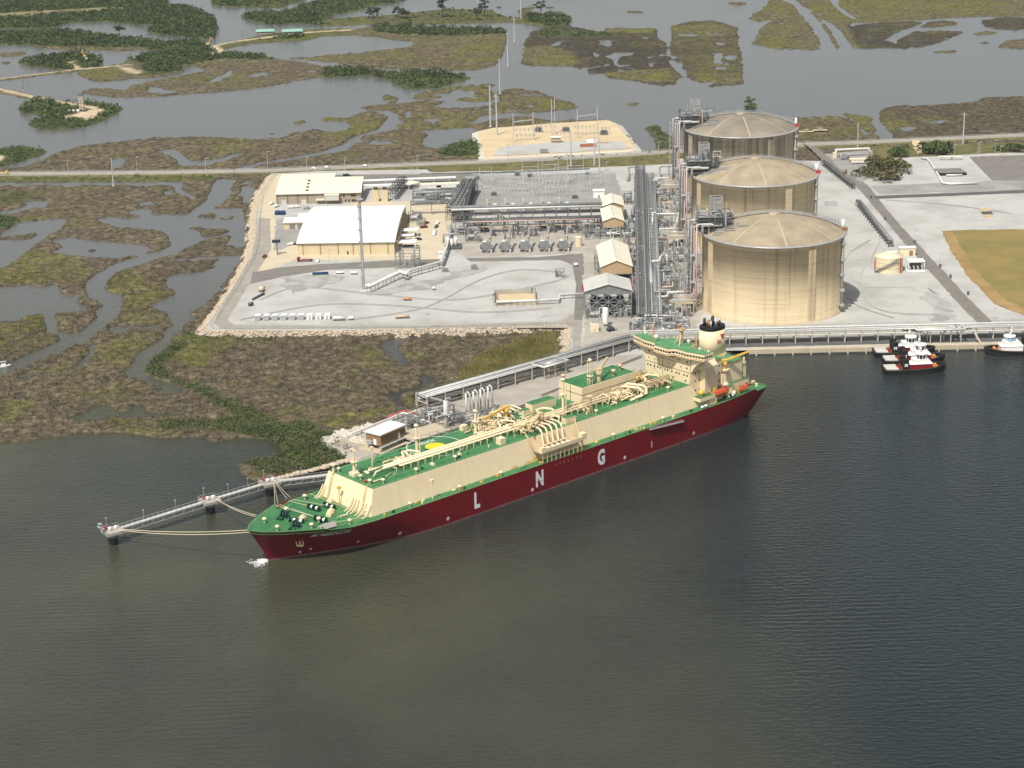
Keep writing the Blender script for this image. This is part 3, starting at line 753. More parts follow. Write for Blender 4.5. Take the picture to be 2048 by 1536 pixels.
# highway on its low embankment
hw = gp(-700,363,0,348,350,345,540,341,700,334,960,324,1160,315,1350,303,1500,292,1700,286,2048,270,2700,235, z=2.0)
emb = MB()
pp, qq = path_poly(hw, 13), path_poly(hw, 26)
n = len(hw)
for i in range(n - 1):
    k0, k1 = i, i + 1; r0, r1 = 2 * n - 1 - i, 2 * n - 2 - i
    emb.add([(*pp[k0], 2.0), (*pp[k1], 2.0), (*pp[r1], 2.0), (*pp[r0], 2.0)], [(1,0,3,2)], 0)
    emb.add([(*pp[k0], 2.0), (*pp[k1], 2.0), (*qq[k1], -0.4), (*qq[k0], -0.4)], [(0,1,2,3)], 1)
    emb.add([(*pp[r0], 2.0), (*pp[r1], 2.0), (*qq[r1], -0.4), (*qq[r0], -0.4)], [(0,1,2,3)], 1)
mat('verge', (0.075,0.075,0.028), (0.17,0.15,0.055), scale=0.12, detail=7, rough=1.0, bump=0.5, bscale=0.8)
struct('road_embankment', emb, ['asphalt_pale', 'verge'], label='grassy embankment of the highway')
ribbon('highway', hw, 10.5, 'asphalt_pale', 'pale highway running past the terminal', zb=2.0)
mat('line_white', (0.62,0.62,0.58), rough=0.8)
mat('line_yellow', (0.55,0.42,0.10), rough=0.8)
for off, mname in ((-4.6, 'line_white'), (4.6, 'line_white'), (0, 'line_yellow')):
    pts = []
    for i, p in enumerate(hw):
        a = Vector(hw[max(i - 1,0)]); b_ = Vector(hw[min(i + 1, n - 1)]); t = (b_ - a).normalized()
        pts.append(tuple(Vector(p) + Vector((-t.y, t.x)) * off))
    ribbon('road_line', pts, 0.35, mname, zb=2.0)
# grass strip and ditch between highway and yard
road('verge', gp(850,334,1345,312,1345,328,1190,335,1000,342,860,344), 'verge', label='grass strip between the highway and the plant')
road('verge', gp(1650,322,1735,292,2040,285,2120,300,1960,308,1810,315,1740,318), 'verge', label='rough grass beside the right end of the highway')
road('path', gp(1822,280,1838,280,1848,305,1832,308), 'sand', label='bare sandy track across the rough grass')
mat('ditch_water', (0.06,0.065,0.06), rough=0.12)
road('ditch', gp(840,347,1000,343,1180,336,1180,339,1000,347,840,351), 'ditch_water', label='thin water ditch along the plant fence')
# yard zones
road('parking_lot', gp(560,352,700,349,920,348,1010,352,1000,372,760,372,560,372), 'asphalt', label='grey parking lot behind the offices')
road('forecourt', gp(545,350,575,348,560,372,551,385,553,440,600,440,640,430,640,470,610,480,600,515,540,540,505,560,530,500,535,440,520,430,515,400), 'slab', label='buff concrete forecourt west of the warehouse')
road('forecourt', gp(700,405,900,400,905,470,880,520,600,520,600,505,800,505,815,420,700,415), 'slab', label='buff concrete apron around the warehouse')
road('apron', gp(553,440,620,436,635,452,605,475,560,500,545,500), 'gravel_grey', label='grey hardstanding beside the annex')
road('road', gp(518,438,540,436,542,500,520,535,490,580,466,620,455,640,470,650,700,652,900,650,1120,642,1145,628,1165,640,1160,712,1145,714,1145,656,1000,656,700,657,440,657,428,645,440,620,470,570,505,515), 'asphalt_pale', label='perimeter road round the gravel yard')
road('road', gp(505,545,560,535,650,528,760,522,880,518,880,530,760,536,650,540,560,555,500,568), 'asphalt', label='asphalt road south of the warehouse')
road('road', gp(930,516,1080,514,1150,508,1168,500,1172,560,1166,640,1148,640,1152,570,1145,530,1120,520,940,523), 'asphalt', label='asphalt road past the vaporizers')
road('apron', gp(890,450,1200,444,1200,500,1160,508,930,514,905,500), 'gravel_dirty', label='stained concrete under the vaporizer units')
road('apron', gp(1165,505,1265,470,1275,640,1265,690,1165,700,1170,640), 'gravel_dirty', label='stained ground round the compressor shelters')
road('switchyard', gp(930,352,1230,345,1245,395,1205,408,940,420,925,380), 'gravel_grey', label='grey gravel of the plant switchyard')
road('road', gp(925,420,1205,408,1207,418,925,432), 'asphalt_pale', label='road between switchyard and vaporizers')
road('apron', gp(1265,350,1400,345,1405,480,1400,640,1380,690,1275,690,1290,480), 'gravel_dirty', label='stained ground beside the big tanks')
road('slab', gp(1345,500,1372,498,1380,590,1356,592), 'asphalt_pale', label='paved strip beside the nearest tank')
road('slab', gp(1335,395,1362,394,1362,425,1340,426), 'asphalt_pale', label='paved strip beside the middle tank')
road('road', gp(1600,285,1615,293,1660,335,1720,380,1790,465,1870,555,1910,600,1955,645,1985,645,1935,595,1885,540,1800,450,1735,370,1680,330,1635,296), 'asphalt', label='diagonal road passing right of the big tanks')
road('road', gp(1748,392,2048,380,2200,376,2200,382,2048,386,1750,398), 'asphalt_dark', label='dark strip crossing the right yard')
road('apron', gp(1650,308,1745,300,1752,345,1720,365,1690,345), 'gravel_grey', label='grey gravel of the metering station')
road('apron', gp(1740,372,1830,368,2100,358,2100,378,1760,388), 'gravel_grey', label='grey gravel south of the right hand yards')
road('apron', gp(1808,318,1960,313,2010,362,1830,368), 'gravel', label='fenced white gravel yard with pipe loops')
road('asphalt_lot', gp(1938,314,2120,308,2120,360,1985,362), 'asphalt', label='dark lot at the right edge')
road('grass_field', gp(1884,462,1960,460,2160,458,2250,640,2048,632,1990,608,1935,545,1905,500), 'field_grass' if mat('field_grass', (0.25,0.185,0.06), (0.155,0.145,0.045), scale=0.035, detail=8, rough=1.0, bump=0.4, bscale=0.6, lo=0.38, hi=0.68) else 0, label='yellow green grass field at the right edge')
mat('dead_grass', (0.25,0.155,0.06), (0.34,0.24,0.10), scale=0.06, detail=8, rough=1.0, bump=0.3)
road('grass_edge', gp(1884,462,1905,463,1950,540,2010,600,2048,615,2048,632,1990,608,1930,545,1900,500), 'dead_grass', label='brown worn margin of the grass field')
road('apron', gp(1690,500,1745,520,1740,560,1870,560,1900,590,1880,600,1820,575,1730,575,1705,560), 'gravel', label='gravel round the small tank')
mat('stain_grey', (0.27,0.265,0.25), (0.38,0.375,0.355), scale=0.09, detail=8, rough=1.0, lo=0.42, hi=0.6)
road('ground_stain', gp(1855,575,1880,590,1915,640,1862,642,1870,615,1845,592), 'stain_grey', label='dark stain on the gravel left of the diagonal road')
road('ground_stain', gp(800,570,860,560,900,545,960,530,970,540,900,560,840,580,760,590,720,588), 'stain_grey', label='worn track across the western gravel')
road('ground_stain', gp(560,555,650,548,700,552,640,575,590,590,570,575), 'stain_grey', label='worn patch on the western gravel')
road('rack_shade_strip', [(70,1037.5), (540,1037.5), (540,1052), (70,1052)], 'asphalt_dark', label='painted shade strip under the quay pipe rack')  # dark sheet painting the shade beneath the quay rack
road('rack_shade_strip', gp(1272,655,1303,653,1291,352,1268,353), 'asphalt_dark', label='painted shade strip under the main pipe rack')  # dark sheet painting the shade beneath the main rack
mat('track', (0.345,0.335,0.31), (0.40,0.39,0.365), scale=0.2, detail=6, rough=1.0)
for k_, (pl_, o_) in enumerate(((gp(520,600,600,575,760,590,900,600,1010,585,1120,560,1145,545), 2), (gp(700,640,850,615,960,560,1040,540,1120,545), 2), (gp(480,640,640,610,800,612,960,625,1120,615), 2), (gp(1700,400,1760,470,1720,560,1760,620,1900,630), 2), (gp(1770,400,1900,410,2040,430), 2), (gp(1740,480,1690,520,1700,600,1800,640), 2))):
    for s_ in (-1.0,1.0):
        q_ = [(p[0], p[1] + s_) for p in pl_]; z_ = []
        for i in range(len(q_) - 1):
            for j in range(6): t_ = j / 6; a_ = q_[max(i - 1,0)]; b_ = q_[i]; c_ = q_[i + 1]; d_ = q_[min(i + 2, len(q_) - 1)]; z_.append(tuple(0.5 * (2 * b_[n_] + (c_[n_] - a_[n_]) * t_ + (2 * a_[n_] - 5 * b_[n_] + 4 * c_[n_] - d_[n_]) * t_ ** 2 + (3 * b_[n_] - a_[n_] - 3 * c_[n_] + d_[n_]) * t_ ** 3) for n_ in (0,1)))
        ribbon('tyre_track', z_, 0.55, 'track')
# quay wall: capping beam, face and piles
qw = thing('quay_wall', 'pale concrete quay wall behind the tugboats', 'quay wall', (130,1032,0))
q = MB(); q.box(0,460,-0.6,3.4,0.9,3.35)
part('capping_beam', q, 'concrete_light', qw)
q = MB(); q.box(0.1,459.9,0.2,2.8,-2,0.95)
part('sheet_pile_face', q, 'concrete_grey', qw)
pl = MB(); pl.box(-0.45,0.45,-0.95,-0.62,-0.5,3.2)
pm = pl.mesh('fender_pile', 'concrete_post')
for k in range(0,46): link('fender_pile', pm, qw, (4 + k * 10,0,0))
# jetty head behind the ship
JT = gp(650,872,690,868,850,812,1000,768,1130,727,1200,700,1285,690, z=2.6) + [(73,1011), (-19,929), G(720,915,2.6), G(660,890,2.6)]
jm = MB(); jm.sheet(JT, 2.6)
so = outset(JT, 5)
for i in range(len(JT)):
    j = (i + 1) % len(JT)
    jm.add([(*JT[i], 2.6), (*JT[j], 2.6), (*so[j], -0.6), (*so[i], -0.6)], [(0,1,2,3)], 0)
struct('jetty_ground', jm, ['gravel_dirty'], label='made ground of the loading jetty')
road('jetty_deck', gp(690,885,735,893,770,902,830,885,900,862,1000,828,1100,798,1100,790,1000,820,860,862,770,880,720,878, z=2.6), 'sand', zb=2.6, label='bare earth strip beside the ship')

# ------------------------------------------------------------------ riprap stones
def rocks(name, label, lines, n, size, m, seed):
    r = np.random.default_rng(seed)
    ico = np.array([(0,0,1), (0.89,0,0.45), (0.28,0.85,0.45), (-0.72,0.53,0.45), (-0.72,-0.53,0.45), (0.28,-0.85,0.45), (0.72,0.53,-0.45), (-0.28,0.85,-0.45), (-0.89,0,-0.45), (-0.28,-0.85,-0.45), (0.72,-0.53,-0.45), (0,0,-1)])
    icf = np.array([(0,1,2), (0,2,3), (0,3,4), (0,4,5), (0,5,1), (1,6,2), (2,7,3), (3,8,4), (4,9,5), (5,10,1), (6,7,2), (7,8,3), (8,9,4), (9,10,5), (10,6,1)])
    Vv, Ff, o = [], [], 0
    tot = sum(math.dist(a, b_) for a, b_, *_ in lines)
    for a, b_, wv, z0, z1 in lines:
        dx, dy = b_[0] - a[0], b_[1] - a[1]; L = math.hypot(dx, dy)
        nx, ny = dy / L, -dx / L
        k = int(n * L / tot)
        t = r.random(k); u = r.random(k)
        px = a[0] + dx * t + nx * wv * u; py = a[1] + dy * t + ny * wv * u; pz = z0 + (z1 - z0) * u
        for i in range(k):
            s = size * (0.55 + 0.9 * r.random())
            M = ico * (s * (0.7 + 0.6 * r.random(3))) * (0.8 + 0.4 * r.random((12,1)))
            an = r.random() * 6.28; c, sn = math.cos(an), math.sin(an)
            x = M[:, 0] * c - M[:, 1] * sn; y = M[:, 0] * sn + M[:, 1] * c
            Vv.append(np.stack([x + px[i], y + py[i], M[:, 2] * 0.7 + pz[i]], 1)); Ff.append(icf + o); o += 12
    me = np_mesh(name, np.concatenate(Vv), np.concatenate(Ff), [m])
    ob = link(name, me); tag(ob, label, kind='stuff')
cc = 1 if sum(PAD[i][0] * PAD[(i + 1) % len(PAD)][1] - PAD[(i + 1) % len(PAD)][0] * PAD[i][1] for i in range(len(PAD))) > 0 else -1
lines = []
for i in range(0,14):
    a, b_ = (PAD[i], PAD[i + 1]) if cc > 0 else (PAD[i + 1], PAD[i])
    lines.append((a, b_, 7.5, PZ + 0.2,-0.3))
rocks('riprap', 'pale stone armour along the edge of the gravel yard', lines, 8500,0.6, 'rock', 3)
ln = gp(545,965,576,956,644,940,720,918,800,895, z=0.8)
rocks('riprap', 'pink stones of the bank behind the bow', [(ln[i + 1], ln[i], 5,1.6,0.2) for i in range(len(ln) - 1)], 700,0.9, 'rock', 4)
ln = gp(655,885,668,868,700,858,735,845, z=2.6)
rocks('riprap', 'white rubble heap beside the brown jetty building', [(ln[i], ln[i + 1], 9,2.8,1.6) for i in range(len(ln) - 1)] + [(G(690,858,2.6), G(735,882,2.6), 6,2.8,2.7)], 600,0.7, 'rock_pale', 5)

# ------------------------------------------------------------------ shrubs and trees
mat('leaf', (0.024,0.046,0.014), (0.105,0.145,0.042), scale=0.22, detail=4, rough=0.8, lo=0.3, hi=0.7)
mat('leaf_dark', (0.015,0.030,0.013), (0.052,0.078,0.028), scale=0.2, detail=4, rough=0.8, lo=0.3, hi=0.7)
mat('leaf_dry', (0.055,0.058,0.024), (0.17,0.155,0.065), scale=0.22, detail=4, rough=0.9, lo=0.3, hi=0.7)
mat('bark', (0.06,0.045,0.03), rough=0.95)
def leaf_cloud(cen, rad, nl, ls, r):
    # cen (k,3) clump centres, rad (k,3) radii: nl leaf quads round each
    k = len(cen)
    d_ = r.normal(size=(k, nl, 3)); d_ /= np.linalg.norm(d_, axis=2, keepdims=True) + 1e-9
    d_[:, :, 2] = np.abs(d_[:, :, 2]) * 1.15 - 0.15
    q_ = 0.55 + 0.5 * r.random((k, nl, 1)) ** 0.6
    p = cen[:, None, :] + d_ * q_ * rad[:, None, :]
    p = p.reshape(-1,3); m = len(p)
    a = r.normal(size=(m, 3)); a /= np.linalg.norm(a, axis=1, keepdims=True)
    b_ = r.normal(size=(m, 3)); b_ -= (a * b_).sum(1, keepdims=True) * a; b_ /= np.linalg.norm(b_, axis=1, keepdims=True)
    s = (ls * (0.6 + 0.8 * r.random((m, 1))))
    V_ = np.stack([p - a * s, p + b_ * s * 0.7, p + a * s, p - b_ * s * 0.7], 1).reshape(-1,3)
    return V_, np.arange(m * 4).reshape(-1,4)
def scatter(mask_fn, xa, xb, ya, yb, n, seed):
    r = np.random.default_rng(seed)
    x = xa + (xb - xa) * r.random(n); y = ya + (yb - ya) * r.random(n)
    g_ = samp(gg, x, y); h_ = samp(hgt, x, y); p_ = samp(padm, x, y)
    ok = (r.random(n) < mask_fn(g_)) & (h_ > 0.05) & (p_ < 0.1)
    return np.stack([x[ok], y[ok], np.maximum(h_[ok], 0)], 1), r
def thicket(name, label, box, n, nl, ls, rs, m, seed, fn=lambda g_: np.clip((g_ - 0.35) * 1.8,0,1)):
    c, r = scatter(fn, *box, n, seed)
    k = len(c)
    rad = rs * (0.45 + 0.9 * r.random((k, 1))) * np.array([[1,1,0.85]])
    c = c + np.array([[0,0,0.25]]) * rad
    V_, F_ = leaf_cloud(c, rad, nl, ls, r)
    tag(link(name, np_mesh(name, V_, F_, [m])), label, kind='stuff')
thicket('scrub', 'dense green scrub along the bank left of the ship', (-330,-40,830,1130), 20000,26,0.38,1.9, 'leaf', 11, lambda g_: np.clip((g_ - 0.28) * 1.5,0,1))
thicket('scrub', 'olive brush mixed into the bank scrub', (-330,-40,830,1130), 26000,20,0.34,1.2, 'leaf_dry', 12, lambda g_: np.clip((g_ - 0.12) * 1.2,0,0.8))
thicket('scrub', 'low green brush beside the highway and substation', (-480,480,1260,1780), 40000,16,0.6,2.2, 'leaf', 13)
thicket('wood', 'far green woods on the marsh islands', (-850,850,1780,2990), 75000,16,1.0,3.4, 'leaf', 14)
thicket('wood', 'dark evergreen crowns among the far woods', (-850,500,1950,2990), 30000,18,1.0,4.2, 'leaf_dark', 15, lambda g_: np.clip((g_ - 0.5) * 1.6,0,1))
def tufts(name, label, box, n, blades, h_, w_, m, seed, fn):
    r = np.random.default_rng(seed)
    x = box[0] + (box[1] - box[0]) * r.random(n); y = box[2] + (box[3] - box[2]) * r.random(n)
    hh = samp(hgt, x, y); ok = (hh > 0.25) & (samp(padm, x, y) < 0.05) & (r.random(n) < fn(x, y))
    x, y, hh = x[ok], y[ok], hh[ok]; k = len(x)
    bx = np.repeat(np.stack([x, y, hh], 1), blades, 0) + r.normal(size=(k * blades, 3)) * np.array([[.45, .45, .05]])
    a = r.random(k * blades) * 6.283; d_ = np.stack([np.cos(a), np.sin(a), 0 * a], 1) * w_
    tip = bx + np.stack([r.normal(size=k * blades) * .3, r.normal(size=k * blades) * .3, h_ * (.5 + .8 * r.random(k * blades))], 1)
    V_ = np.stack([bx - d_, bx + d_, tip], 1).reshape(-1,3); F_ = np.arange(len(V_)).reshape(-1,3)
    tag(link(name, np_mesh(name, V_, F_, [m])), label, kind='stuff')
mat('blade_brown', (0.075,0.062,0.040), (0.20,0.165,0.11), scale=0.3, rough=1.0, lo=0.35, hi=0.65)
mat('blade_olive', (0.075,0.078,0.028), (0.20,0.185,0.07), scale=0.3, rough=1.0, lo=0.35, hi=0.65)
mat('blade_reed', (0.13,0.13,0.035), (0.28,0.235,0.085), scale=0.06, rough=1.0, lo=0.35, hi=0.65)
tufts('marsh_grass', 'dry brown grass tufts over the near marsh', (-340,60,860,1240), 34000,4,1.1, .22, 'blade_brown', 21, lambda x, y: 1 - samp(og, x, y))
tufts('marsh_grass', 'olive grass tufts over the near marsh', (-340,60,860,1240), 34000,4,0.9, .22, 'blade_olive', 22, lambda x, y: samp(og, x, y))
rdm = np.zeros((H_, W_), np.float32); fillw(rdm, poly(7, [880,240,960,170,1050,110,1250,50,1450,-20,1450,140,1300,205,1100,285,900,305]), 1); rdm = blur(rdm, 2)
tufts('reeds', 'tall yellow green reeds between the yard and the jetty trestle', (-60,60,900,1080), 26000,6,2.2, .2, 'blade_reed', 23, lambda x, y: samp(rdm, x, y))
def tree(label, x, y, h, w, seed, m='leaf_dark', dome=False):
    r = np.random.default_rng(seed)
    z = max(float(samp(hgt, np.array([x]), np.array([y]))[0]), 0.0) if samp(padm, np.array([x]), np.array([y]))[0] < 0.5 else PZ
    t = thing('tree', label, 'tree', (x, y, z))
    tb = MB(); tb.tube([(0,0,-0.2), (0.1 * w, 0, h * 0.3), (0.05 * w, 0.05 * w, h * 0.75)], max(0.18, h * 0.025), 6)
    for k in range(5):
        a = k * 1.26 + r.random(); zz = h * (0.3 + 0.1 * k) if not dome else h * 0.3
        tb.tube([(0.08 * w, 0, zz), (math.cos(a) * w * 0.45, math.sin(a) * w * 0.45, zz + h * 0.14)], h * 0.011,5)
    part('trunk', tb, 'bark', t)
    k = 9
    c = np.stack([r.normal(size=k) * w * 0.28, r.normal(size=k) * w * 0.28, (h * (0.45 + 0.5 * r.random(k))) if not dome else h * (0.2 + 0.5 * r.random(k))], 1)
    rad = np.ones((k, 3)) * w * (0.2 + 0.16 * r.random((k, 1))) * np.array([[1,1,0.7]])
    V_, F_ = leaf_cloud(c, rad, 70, w * 0.055 + 0.12, r)
    link('crown', np_mesh('crown', V_, F_, [m]), t)
for i, (px, py, h, w, lb_) in enumerate([
    (737,37,13,9, 'small dark pine, leftmost on the narrow far marsh bank'), (752,38,12,9, 'small dark pine just right of the leftmost far pine'),
    (797,37,13,10, 'dark pine near the middle of the far marsh bank'), (812,38,12,9, 'dark pine right of the middle far pine'),
    (884,36,25,14, 'tallest dark pine on the far marsh bank'), (952,40,15,11, 'dark pine right of the tallest far pine'),
    (968,34,20,11, 'slender dark pine beside the second far pole'), (1080,33,18,10, 'lone dark pine on the right end of the far bank'),
    (238,72,12,9, 'pointed dark tree in the far left shrub belt')]):
    x, y = G(px, py, 0.5); tree(lb_, x, y, h, w, 100 + i)
for i, (px, py, h, w, lb_) in enumerate([
    (1500,207,7,8, 'dark mangrove clump standing in open water behind the far tank'), (1503,221,6,10, 'low dark clump nearest the far tank in the open water'),
    (1799,312,8,13, 'round green bush left of the sandy track'), (1866,308,10,16, 'large dark green bush right of the sandy track'), (1893,306,9,16, 'dark green bush just right of the largest bush'),
    (1854,303,6,9, 'small green bush against the sandy track'), (2028,303,8,12, 'round bush at the right end of the rough grass'), (2003,300,6,10, 'bush second from the right end of the rough grass'),
    (1760,335,9,20, 'olive brush heap, upper part between the two yards'), (1785,345,8,20, 'olive brush heap, right part between the two yards'), (1745,352,6,16, 'brown brush heap, lower left part between the two yards'), (1775,360,6,18, 'brown brush heap, lower right part between the two yards')]):
    x, y = G(px, py, 0.5 if py < 240 else PZ); tree(lb_, x, y, h, w, 130 + i, 'leaf_dry' if i >= 8 else 'leaf', True)
# ================================================================== THE GAS CARRIER
HD = Vector((-0.7521041,-0.65904433)); SB = Vector((-103.8,764.67)); SZ = 0.95; SY = 1.02
ship = thing('gas_carrier', 'long dark red gas carrier ship moored at the jetty', 'ship', (SB.x, SB.y, 0), math.atan2(HD.y, HD.x))
ship.scale = (1, SY, SZ)
DK = np.array([(9,0.4,17.4), (7.6,2.6,17.2), (5.2,5.2,17.0), (1.0,8.6,16.8), (-5,12.4,16.5), (-12,16.2,16.2), (-17,18.6,16.0), (-19,19.4,15.1), (-27,21.8,14.5), (-40,22.6,14.1), (-60,22.7,14), (-80,22.7,14), (-140,22.7,14), (-200,22.7,14), (-240,22.7,14.1), (-258,22.7,14.3), (-270,22.5,14.9), (-279,22.2,15.5), (-280.6,22.1,13.6), (-287,21.6,13.6), (-291,19.8,13.9), (-292,0.0,14.2)], float)
WLn = np.array([(0,0.1), (-2,1.0), (-6,2.6), (-11,4.6), (-19,7.8), (-29,11.8), (-35,14), (-39,15.4), (-50,18.6), (-64,21.3), (-80,22.5), (-95,22.7), (-140,22.7), (-195,22.7), (-230,22.7), (-250,22.3), (-262,21.2), (-272,19.6), (-274,19.0), (-281,15.8), (-286.0,9.6), (-287.5,0)], float)
def dense(A, k=4):
    out = []
    for i in range(len(A) - 1):
        for j in range(k): out.append(A[i] + (A[i + 1] - A[i]) * j / k)
    out.append(A[-1]); return np.array(out)
DKd, WLd = dense(DK), dense(WLn)
def smooth_curve(A):
    B_ = A.copy(); B_[1:-1] = (A[:-2] + 2 * A[1:-1] + A[2:]) / 4; return B_
WLd = smooth_curve(smooth_curve(WLd)); DKd[:, :2] = smooth_curve(DKd[:, :2])
def hull_line(w):
    g_ = np.where(np.arange(len(DKd))[:] < 48, w ** 1.25, w ** 0.75) if w > 0 else np.zeros(len(DKd))
    return WLd + (DKd[:, :2] - WLd) * g_[:, None]
def hull_t(s, z):
    zd = np.interp(-s, -DKd[:, 0], DKd[:, 2]); L = hull_line(min(max(z / zd, 0), 1))
    return float(np.interp(-s, -L[:, 0], L[:, 1]))
for side, nm in ((1, 'port'), (-1, 'starboard')):
    h = MB()
    rows = []
    for w_, zz in ((0.0,-2.0), (0.0,-0.05)):
        L = hull_line(0); rows.append([(p[0], side * p[1], zz) for p in L])
    for w_ in (0.055,0.2,0.4,0.6,0.8,0.93,1.0):
        L = hull_line(w_); rows.append([(p[0], side * p[1], w_ * DKd[i, 2]) for i, p in enumerate(L)])
    h.loft(rows[:3], 1, False, False); h.loft(rows[2:], 0, False, False)
    part('hull_side', h, ['hull_red', 'boot_red'], ship, True, label=nm + ' hull side, dark red with a paler waterline band')
# main deck and bow bulwark lining
dkp = [(p[0], p[1] - 0.15) for p in DKd]
dm = MB()
zdk = [max(13.85, p[2] - 1.25) if p[0] > -19 else 13.85 for p in DKd]
vs = [(p[0], p[1], z) for p, z in zip(dkp, zdk)] + [(p[0], -p[1], z) for p, z in zip(dkp, zdk)]
nn = len(dkp)
dm.add(vs, [(i, i + 1, nn + i + 1, nn + i) for i in range(nn - 1)])
part('main_deck', dm, 'deck_green', ship)
for side in (1,-1):
    b_ = MB(); r0, r1 = [], []
    for p, z in zip(DKd, zdk):
        if p[0] > -19.5:
            r0.append((p[0] - 0.8, side * max(p[1] - 1.3,0.05), z)); r1.append((p[0] - 0.25, side * max(p[1] - 0.35,0.05), p[2]))
    b_.loft([r0, r1], 0, False, False); b_.loft([r1, [(x + 0.25, y + side * 0.35, z) for x, y, z in r1]], 0, False, False)
    part('bulwark', b_, 'deck_green_light', ship)
# deck edge strip (pale green waterway) and railings
for side in (1,-1):
    rl = MB(); e = MB()
    pr = [(p[0], side * (p[1] - 0.3), 13.95) for p in DKd if -276 < p[0] < -21]
    for a, c in zip(pr[:-1], pr[1:]):
        e.add([(a[0], a[1], a[2]), (c[0], c[1], c[2]), (c[0], c[1] - side * 1.1, c[2]), (a[0], a[1] - side * 1.1, a[2])], [(0,1,2,3)])
    pts = [(s_, side * (np.interp(-s_, -DKd[:, 0], DKd[:, 1]) - 0.35)) for s_ in np.arange(-22,-276,-3.0)]
    for (a, b2), (c, d2) in zip(pts[:-1], pts[1:]):
        for hh in (0.55,1.1): rl.beam((a, b2,14 + hh), (c, d2,14 + hh), 0.07)
        rl.beam((a, b2,13.9), (a, b2,15.1), 0.09)
    part('waterway', e, 'deck_green_light', ship)
    part('railing', rl, 'deck_green_light', ship)
# trunk: long sloping cream box
TZ = 25.5
def trunk_ring(s_b, s_t): return [(s_b, 17.6,13.8), (s_t, 15.4, TZ), (s_t, -15.4, TZ), (s_b, -17.6,13.8)]
tk = MB(); tk.loft([trunk_ring(-41,-44.5), trunk_ring(-246,-240)], 0, True, True)
part('trunk', tk, 'ship_cream', ship)
td = MB(); td.sheet([(-44.7,15.2), (-44.7,-15.2), (-240,-15.2), (-240,15.2)], TZ + 0.03)
part('trunk_deck', td, 'deck_green', ship)
e = MB()
for side in (1,-1):
    e.sheet([(-45, side * 15.1), (-240, side * 15.1), (-240, side * 13.6), (-45, side * 13.6)], TZ + 0.06)
e.sheet([(-45,-13), (-46.6,-13), (-46.6,13), (-45,13)], TZ + 0.06)
part('trunk_waterway', e, 'deck_green_light', ship)
rl = MB()
for side in (1,-1):
    xs = np.arange(-45,-240,-3.0)
    for a in xs:
        rl.beam((a, side * 15.1, TZ), (a, side * 15.1, TZ + 1.1), 0.09)
        for hh in (0.55,1.1): rl.beam((a, side * 15.1, TZ + hh), (a - 3, side * 15.1, TZ + hh), 0.07)
for t_ in np.arange(-15,15,3.0):
    rl.beam((-45, t_, TZ), (-45, t_, TZ + 1.1), 0.09)
    for hh in (0.55,1.1): rl.beam((-45, t_, TZ + hh), (-45, t_ + 3, TZ + hh), 0.07)
part('railing', rl, 'deck_green_light', ship)
# seams on the trunk side and walking lines
for s_ in (-58,-96,-134,-172,-210):
    e = MB(); e.add([(s_, 15.43, TZ), (s_ - 0.16,15.43, TZ), (s_ - 0.16,17.63,13.9), (s_, 17.63,13.9)], [(0,1,2,3)])
    part('plate_seam', e, 'ship_tan', ship)
# curved brackets at the foot of the trunk front
bk = MB()
arc = [(-41.2,13.9), (-36.8,13.9), (-38.4,14.5), (-39.8,15.6), (-41.0,17.4), (-42.0,19.4)]
fin = [(a, -0.2, c) for a, c in arc] + [(a, 0.2, c) for a, c in arc]
nA_ = len(arc)
bk.add(fin, [tuple(range(nA_)), tuple(range(2 * nA_ - 1, nA_ - 1,-1))] + [(i, (i + 1) % nA_, nA_ + (i + 1) % nA_, nA_ + i) for i in range(nA_)])
bm_ = bk.mesh('bracket', 'ship_cream')
for t_ in (-16.8,-15.2,4.5,6.5,8.5,11.5,13.5,16.6): link('bracket', bm_, ship, (0, t_, 0))
for (a, c, w_) in (((-47,-11), (-236,-11), .5), ((-47,9.2), (-236,9.2), .5), ((-47,-1.2), (-60,-1.2), .5), ((-110,-13), (-110,13), .5), ((-172,-13), (-172,13), .5)):
    d_ = Vector((c[0] - a[0], c[1] - a[1])).normalized(); nx, ny = -d_.y * w_ / 2, d_.x * w_ / 2
    part('deck_walkway', MB().sheet([(a[0] + nx, a[1] + ny), (c[0] + nx, c[1] + ny), (c[0] - nx, c[1] - ny), (a[0] - nx, a[1] - ny)], TZ + 0.05), 'deck_green_light', ship)
rr_ = random.Random(12)
for k in range(26):
    s_, t_ = rr_.uniform(-52,-178), rr_.choice((rr_.uniform(-14,-8), rr_.uniform(9,13)))
    if -112 < s_ < -82 and t_ < 0: continue
    q = MB(); h_ = rr_.uniform(.6,1.6); w_ = rr_.uniform(.5,1.2)
    if k % 2: q.box(-w_, w_, -w_ * .6, w_ * .6,0, h_)
    else: q.cyl((0,0,0), (0,0, h_), w_ * .45,8).cyl((0,0, h_), (0,0, h_ + .25), w_ * .6,8)
    part('deck_hatch', q, rr_.choice(('deck_green_light', 'ship_cream', 'ship_tan', 'dark_green')), ship, loc=(s_, t_, TZ + .05), rot=rr_.uniform(0,3))
for k in range(30):
    s_ = rr_.uniform(-45,-238); q = MB(); w_ = rr_.uniform(.3, .8)
    q.box(-w_, w_, -.4, .4,0, rr_.uniform(.5,1.5)); part('deck_fitting', q, rr_.choice(('dark_green', 'deck_green_light', 'ship_cream', 'ship_yellow')), ship, loc=(s_, rr_.uniform(19,21.4), 14))
for k in range(22):
    q = MB(); w_ = rr_.uniform(.4,1.0); q.box(-w_, w_, -.6, .6,0, rr_.uniform(.6,1.8)); part('deck_fitting', q, rr_.choice(('dark_green', 'ship_yellow', 'ship_cream', 'deck_green_light')), ship, loc=(rr_.uniform(-283,-290), rr_.uniform(-15,18), 13.85))
